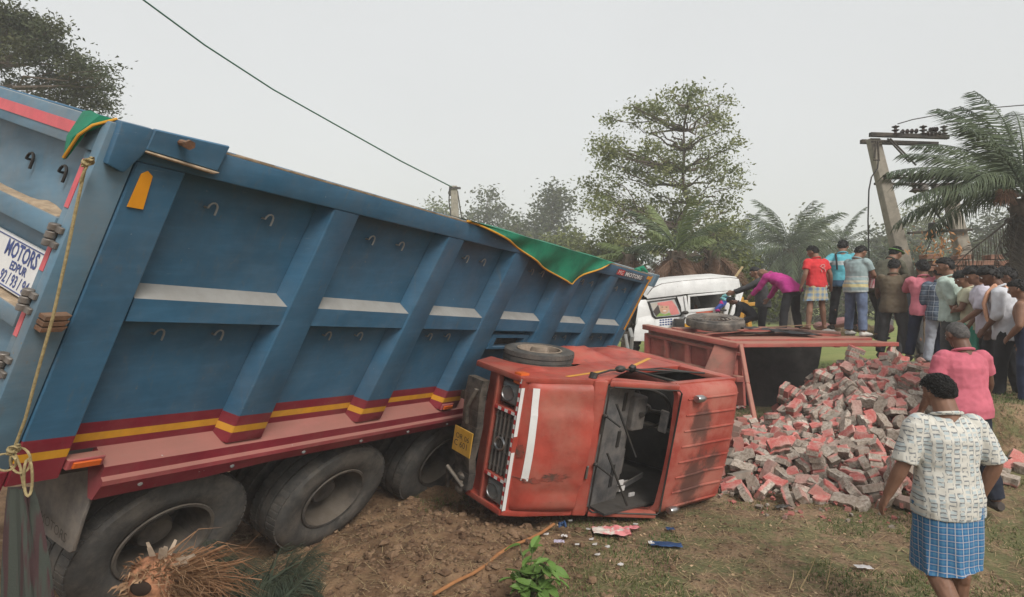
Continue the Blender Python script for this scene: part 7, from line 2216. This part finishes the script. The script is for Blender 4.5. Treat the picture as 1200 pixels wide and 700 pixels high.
    crumple('cloth_scrap', 'dark blue scrap lying on the grass right of the crumpled bag', 'cloth scrap', 786, 622, .03, .02, .02, PB, 14)
    for k, (x, y) in enumerate(((676, 640), (693, 634), (704, 620), (690, 622), (640, 628), (727, 664), (700, 652), (668, 612), (745, 616), (712, 643), (697, 640))):
        p = on_ground(x, y); mb = MB(); a = rd.uniform(0, 3)
        mb.hexa([p + Vector((cos(a + t) * .02, sin(a + t) * .012, .012)) for t in (0, 1.6, 3.1, 4.7)], [p + Vector((cos(a + t) * .02, sin(a + t) * .012, .018 + .008 * (t > 3))) for t in (0, 1.6, 3.1, 4.7)])
        o = mb.build('paper_scrap', PW, None, origin=p); tag(o, 'tiny white scrap strewn on the ground in front of the red truck', 'paper scrap', 'white scraps in front of the red truck')
    # clothes and people blur between the legs: a bundle heap behind the deck
    mb = MB()
    for k in range(14):
        q = at(965 + 5.5 * k + rd.uniform(-6, 6), 384 + rd.uniform(-6, 8), 13.5 + rd.uniform(-.4, .4)); mb.ball(q, (.2, .18, .13), k % 3, 8, 6, Matrix.Rotation(rd.random() * 3, 3, 'Y'))
    o = mb.build('cloth_bundle', [cloth("dull_pink_bundle", (.36, .18, .17)), cloth("pale_bundle", (.42, .39, .36)), cloth("tan_bundle", (.28, .21, .13))], None, origin=at(1000, 400, 13.5)); o["kind"] = "stuff"
    # white papers in the cab
    mb = MB(); 
    for (a, b, c_) in ((.95, .12, .15), (1.1, .10, .05), (.9, .2, .17), (1.02, .06, .2)):
        mb.box((a, b, c_), (a + .06, b + .05, c_ + .012))
    mb.f = CR
    o = mb.build('paper_scrap', PW, None, origin=CR((1, .1, .1))); tag(o, 'white papers lying in the bottom of the open cab', 'paper scrap')
    mb = MB(CR); mb.bar((.75, .11, .18), (1.25, .22, .12), .05, .012, 0); o = mb.build('loose_board', M['dash'], None, origin=CR((1, .15, .15))); tag(o, 'grey board fallen across the lower side of the open cab', 'board')


clutter()


# ------------------------------------------------------------------ grass, clods, straw (nobody could count them)
def ground_cover():
    g = np.random.default_rng(2)
    n = 190000
    # denser near the camera
    Y = 2.6 + 12 * g.random(n) ** 1.6; X = (g.random(n) * 1.75 - 0.75) * Y
    V = []; keep = []
    for i in range(n):
        x, y = X[i], Y[i]
        f = noise.fractal(Vector((x * .95, y * .95, 5)), .9, 2, 4) + .5 * noise.noise(Vector((x * 4, y * 4, 1)))
        mudz = x < 0.15 and y < 9
        if f > (0.02 if not mudz else .7) and pile_top(x, y) < .03: keep.append(i)
    k = len(keep)
    X, Y = X[keep], Y[keep]
    Z = np.array([gz_fine(x, y) for x, y in zip(X, Y)])
    a = g.random(k) * 6.283; L = (0.012 + .035 * g.random(k)) * (1 + .5 * (Y > 6)); w = 0.003 + .002 * g.random(k); w *= 1 + .08 * Y
    t = g.random(k) * 6.283; ln = g.random(k) * 1.1
    c = np.stack([X * WIDE, Y * WIDE, Z - .003], 1)
    s = np.stack([np.cos(a), np.sin(a), np.zeros(k)], 1) * w[:, None]
    tip = c + np.stack([np.cos(t) * ln * L, np.sin(t) * ln * L, L], 1)
    V = np.stack([c - s, c + s, tip], 1).reshape(-1, 3)
    o = np_mesh('grass', V, np.arange(3 * k).reshape(k, 3), M['grass']); tag(o, kind='stuff')
    # dry straw and bits
    n = 15000
    Y = 2.8 + 7 * g.random(n) ** 1.3; X = (g.random(n) * 1.6 - .62) * Y
    Z = np.array([gz_fine(x, y) for x, y in zip(X, Y)])
    a = g.random(n) * 6.283; L = .02 + .09 * g.random(n) ** 2
    c = np.stack([X * WIDE, Y * WIDE, Z + .008], 1); d = np.stack([np.cos(a), np.sin(a), g.normal(0, .12, n)], 1) * L[:, None]; s = np.stack([-np.sin(a), np.cos(a), np.zeros(n)], 1) * .0016
    V = np.stack([c - d - s, c - d + s, c + d + s, c + d - s], 1).reshape(-1, 3)
    o = np_mesh('straw_litter', V, np.arange(4 * n).reshape(n, 4), M['straw']); tag(o, kind='stuff')
    # dead leaves and dust-brown bits
    for nm, col_, n, sd in (('leaf_litter', (0.085, 0.052, 0.030), 15000, 5), ('leaf_litter', (0.36, 0.25, 0.15), 11000, 6)):
        g2 = np.random.default_rng(sd)
        Y = 2.8 + 6.5 * g2.random(n) ** 1.4; X = (g2.random(n) * 1.6 - .62) * Y
        ok_ = np.array([noise.noise(Vector((x * 1.8, y * 1.8, sd))) > -.12 and pile_top(x, y) < .03 for x, y in zip(X, Y)])
        X, Y = X[ok_], Y[ok_]; n = len(X)
        Z = np.array([gz_fine(x, y) for x, y in zip(X, Y)]) + .004
        a = g2.random(n) * 6.283; L = .006 + .016 * g2.random(n) ** 2; w_ = L * (.3 + .5 * g2.random(n))
        c = np.stack([X * WIDE, Y * WIDE, Z], 1); d = np.stack([np.cos(a), np.sin(a), g2.normal(0, .3, n)], 1) * L[:, None]; s_ = np.stack([-np.sin(a), np.cos(a), g2.normal(0, .3, n)], 1) * w_[:, None]
        V = np.stack([c - d, c - s_, c + d, c + s_], 1).reshape(-1, 3)
        tag(np_mesh(nm, V, np.arange(4 * n).reshape(n, 4), plain(nm, col_, .95, .3)), kind='stuff')
    # clods
    mb = MB(); rd = random.Random(9)
    for k in range(2600):
        if k < 1900: x = rd.gauss(-.55, .55); y = rd.uniform(3.0, 5.6)
        else: y = rd.uniform(3, 8); x = rd.uniform(-.4, .7) * y
        if pile_top(x, y) > .05: continue
        s = rd.uniform(.006, .022) if rd.random() < .85 else rd.uniform(.02, .04)
        if k >= 1900: s *= .55
        p = Vector((x * WIDE, y * WIDE, gz_fine(x, y) + s * .3))
        q = len(mb.v); mb.ball(p, (s * rd.uniform(.8, 1.5), s * rd.uniform(.8, 1.4), s * rd.uniform(.6, 1)), 0, 6, 4, Matrix.Rotation(rd.random() * 6, 3, 'Z'))
        for i in range(q, len(mb.v)): mb.v[i] += Vector((rd.gauss(0, .14), rd.gauss(0, .14), rd.gauss(0, .12))) * s
    mb.sm = [False] * len(mb.sm)
    n_ = N("soil_clods"); cc = n_.mix(n_.ramp(n_.noise(4, 6, .7), .35, .65), (0.10, 0.056, 0.032), (0.24, 0.155, 0.092)); n_.bump(n_.noise(60, 5, .7), .7)
    o = mb.build('soil_clods', n_.out(cc, .95), None, wide=False, fix=False); tag(o, kind='stuff')
    # a few long straws
    for (x0, y0, x1, y1) in ((938, 690, 958, 648), (968, 690, 975, 640), (925, 690, 930, 668)):
        a = on_ground(x0, y0); b = at(x1, y1, a.y + .05)
        mb = MB(); mb.tube([a, a.lerp(b, .5) + Vector((.01, 0, .01)), b], [.004, .003, .0015], 5); o = mb.build('dry_stalk', M['straw'], None, origin=a); tag(o, 'dry yellow grass stalk standing in the foreground soil', 'grass stalk', 'dry stalks in the foreground')


ground_cover()

# ------------------------------------------------------------------ haze
hz = MB(); hz.box((-262, -90, -2.2), (262, 262, 26))
hm = bpy.data.materials.new("pale_air"); hm.use_nodes = True
nt_ = hm.node_tree; nt_.nodes.clear()
ho = nt_.nodes.new("ShaderNodeOutputMaterial"); hv = nt_.nodes.new("ShaderNodeVolumePrincipled")
hv.inputs["Color"].default_value = (0.92, 0.93, 0.94, 1); hv.inputs["Density"].default_value = 0.0030; hv.inputs["Anisotropy"].default_value = 0.0
nt_.links.new(hv.outputs[0], ho.inputs["Volume"])
h_ = hz.build('haze', hm, None, wide=True); h_["kind"] = "stuff"
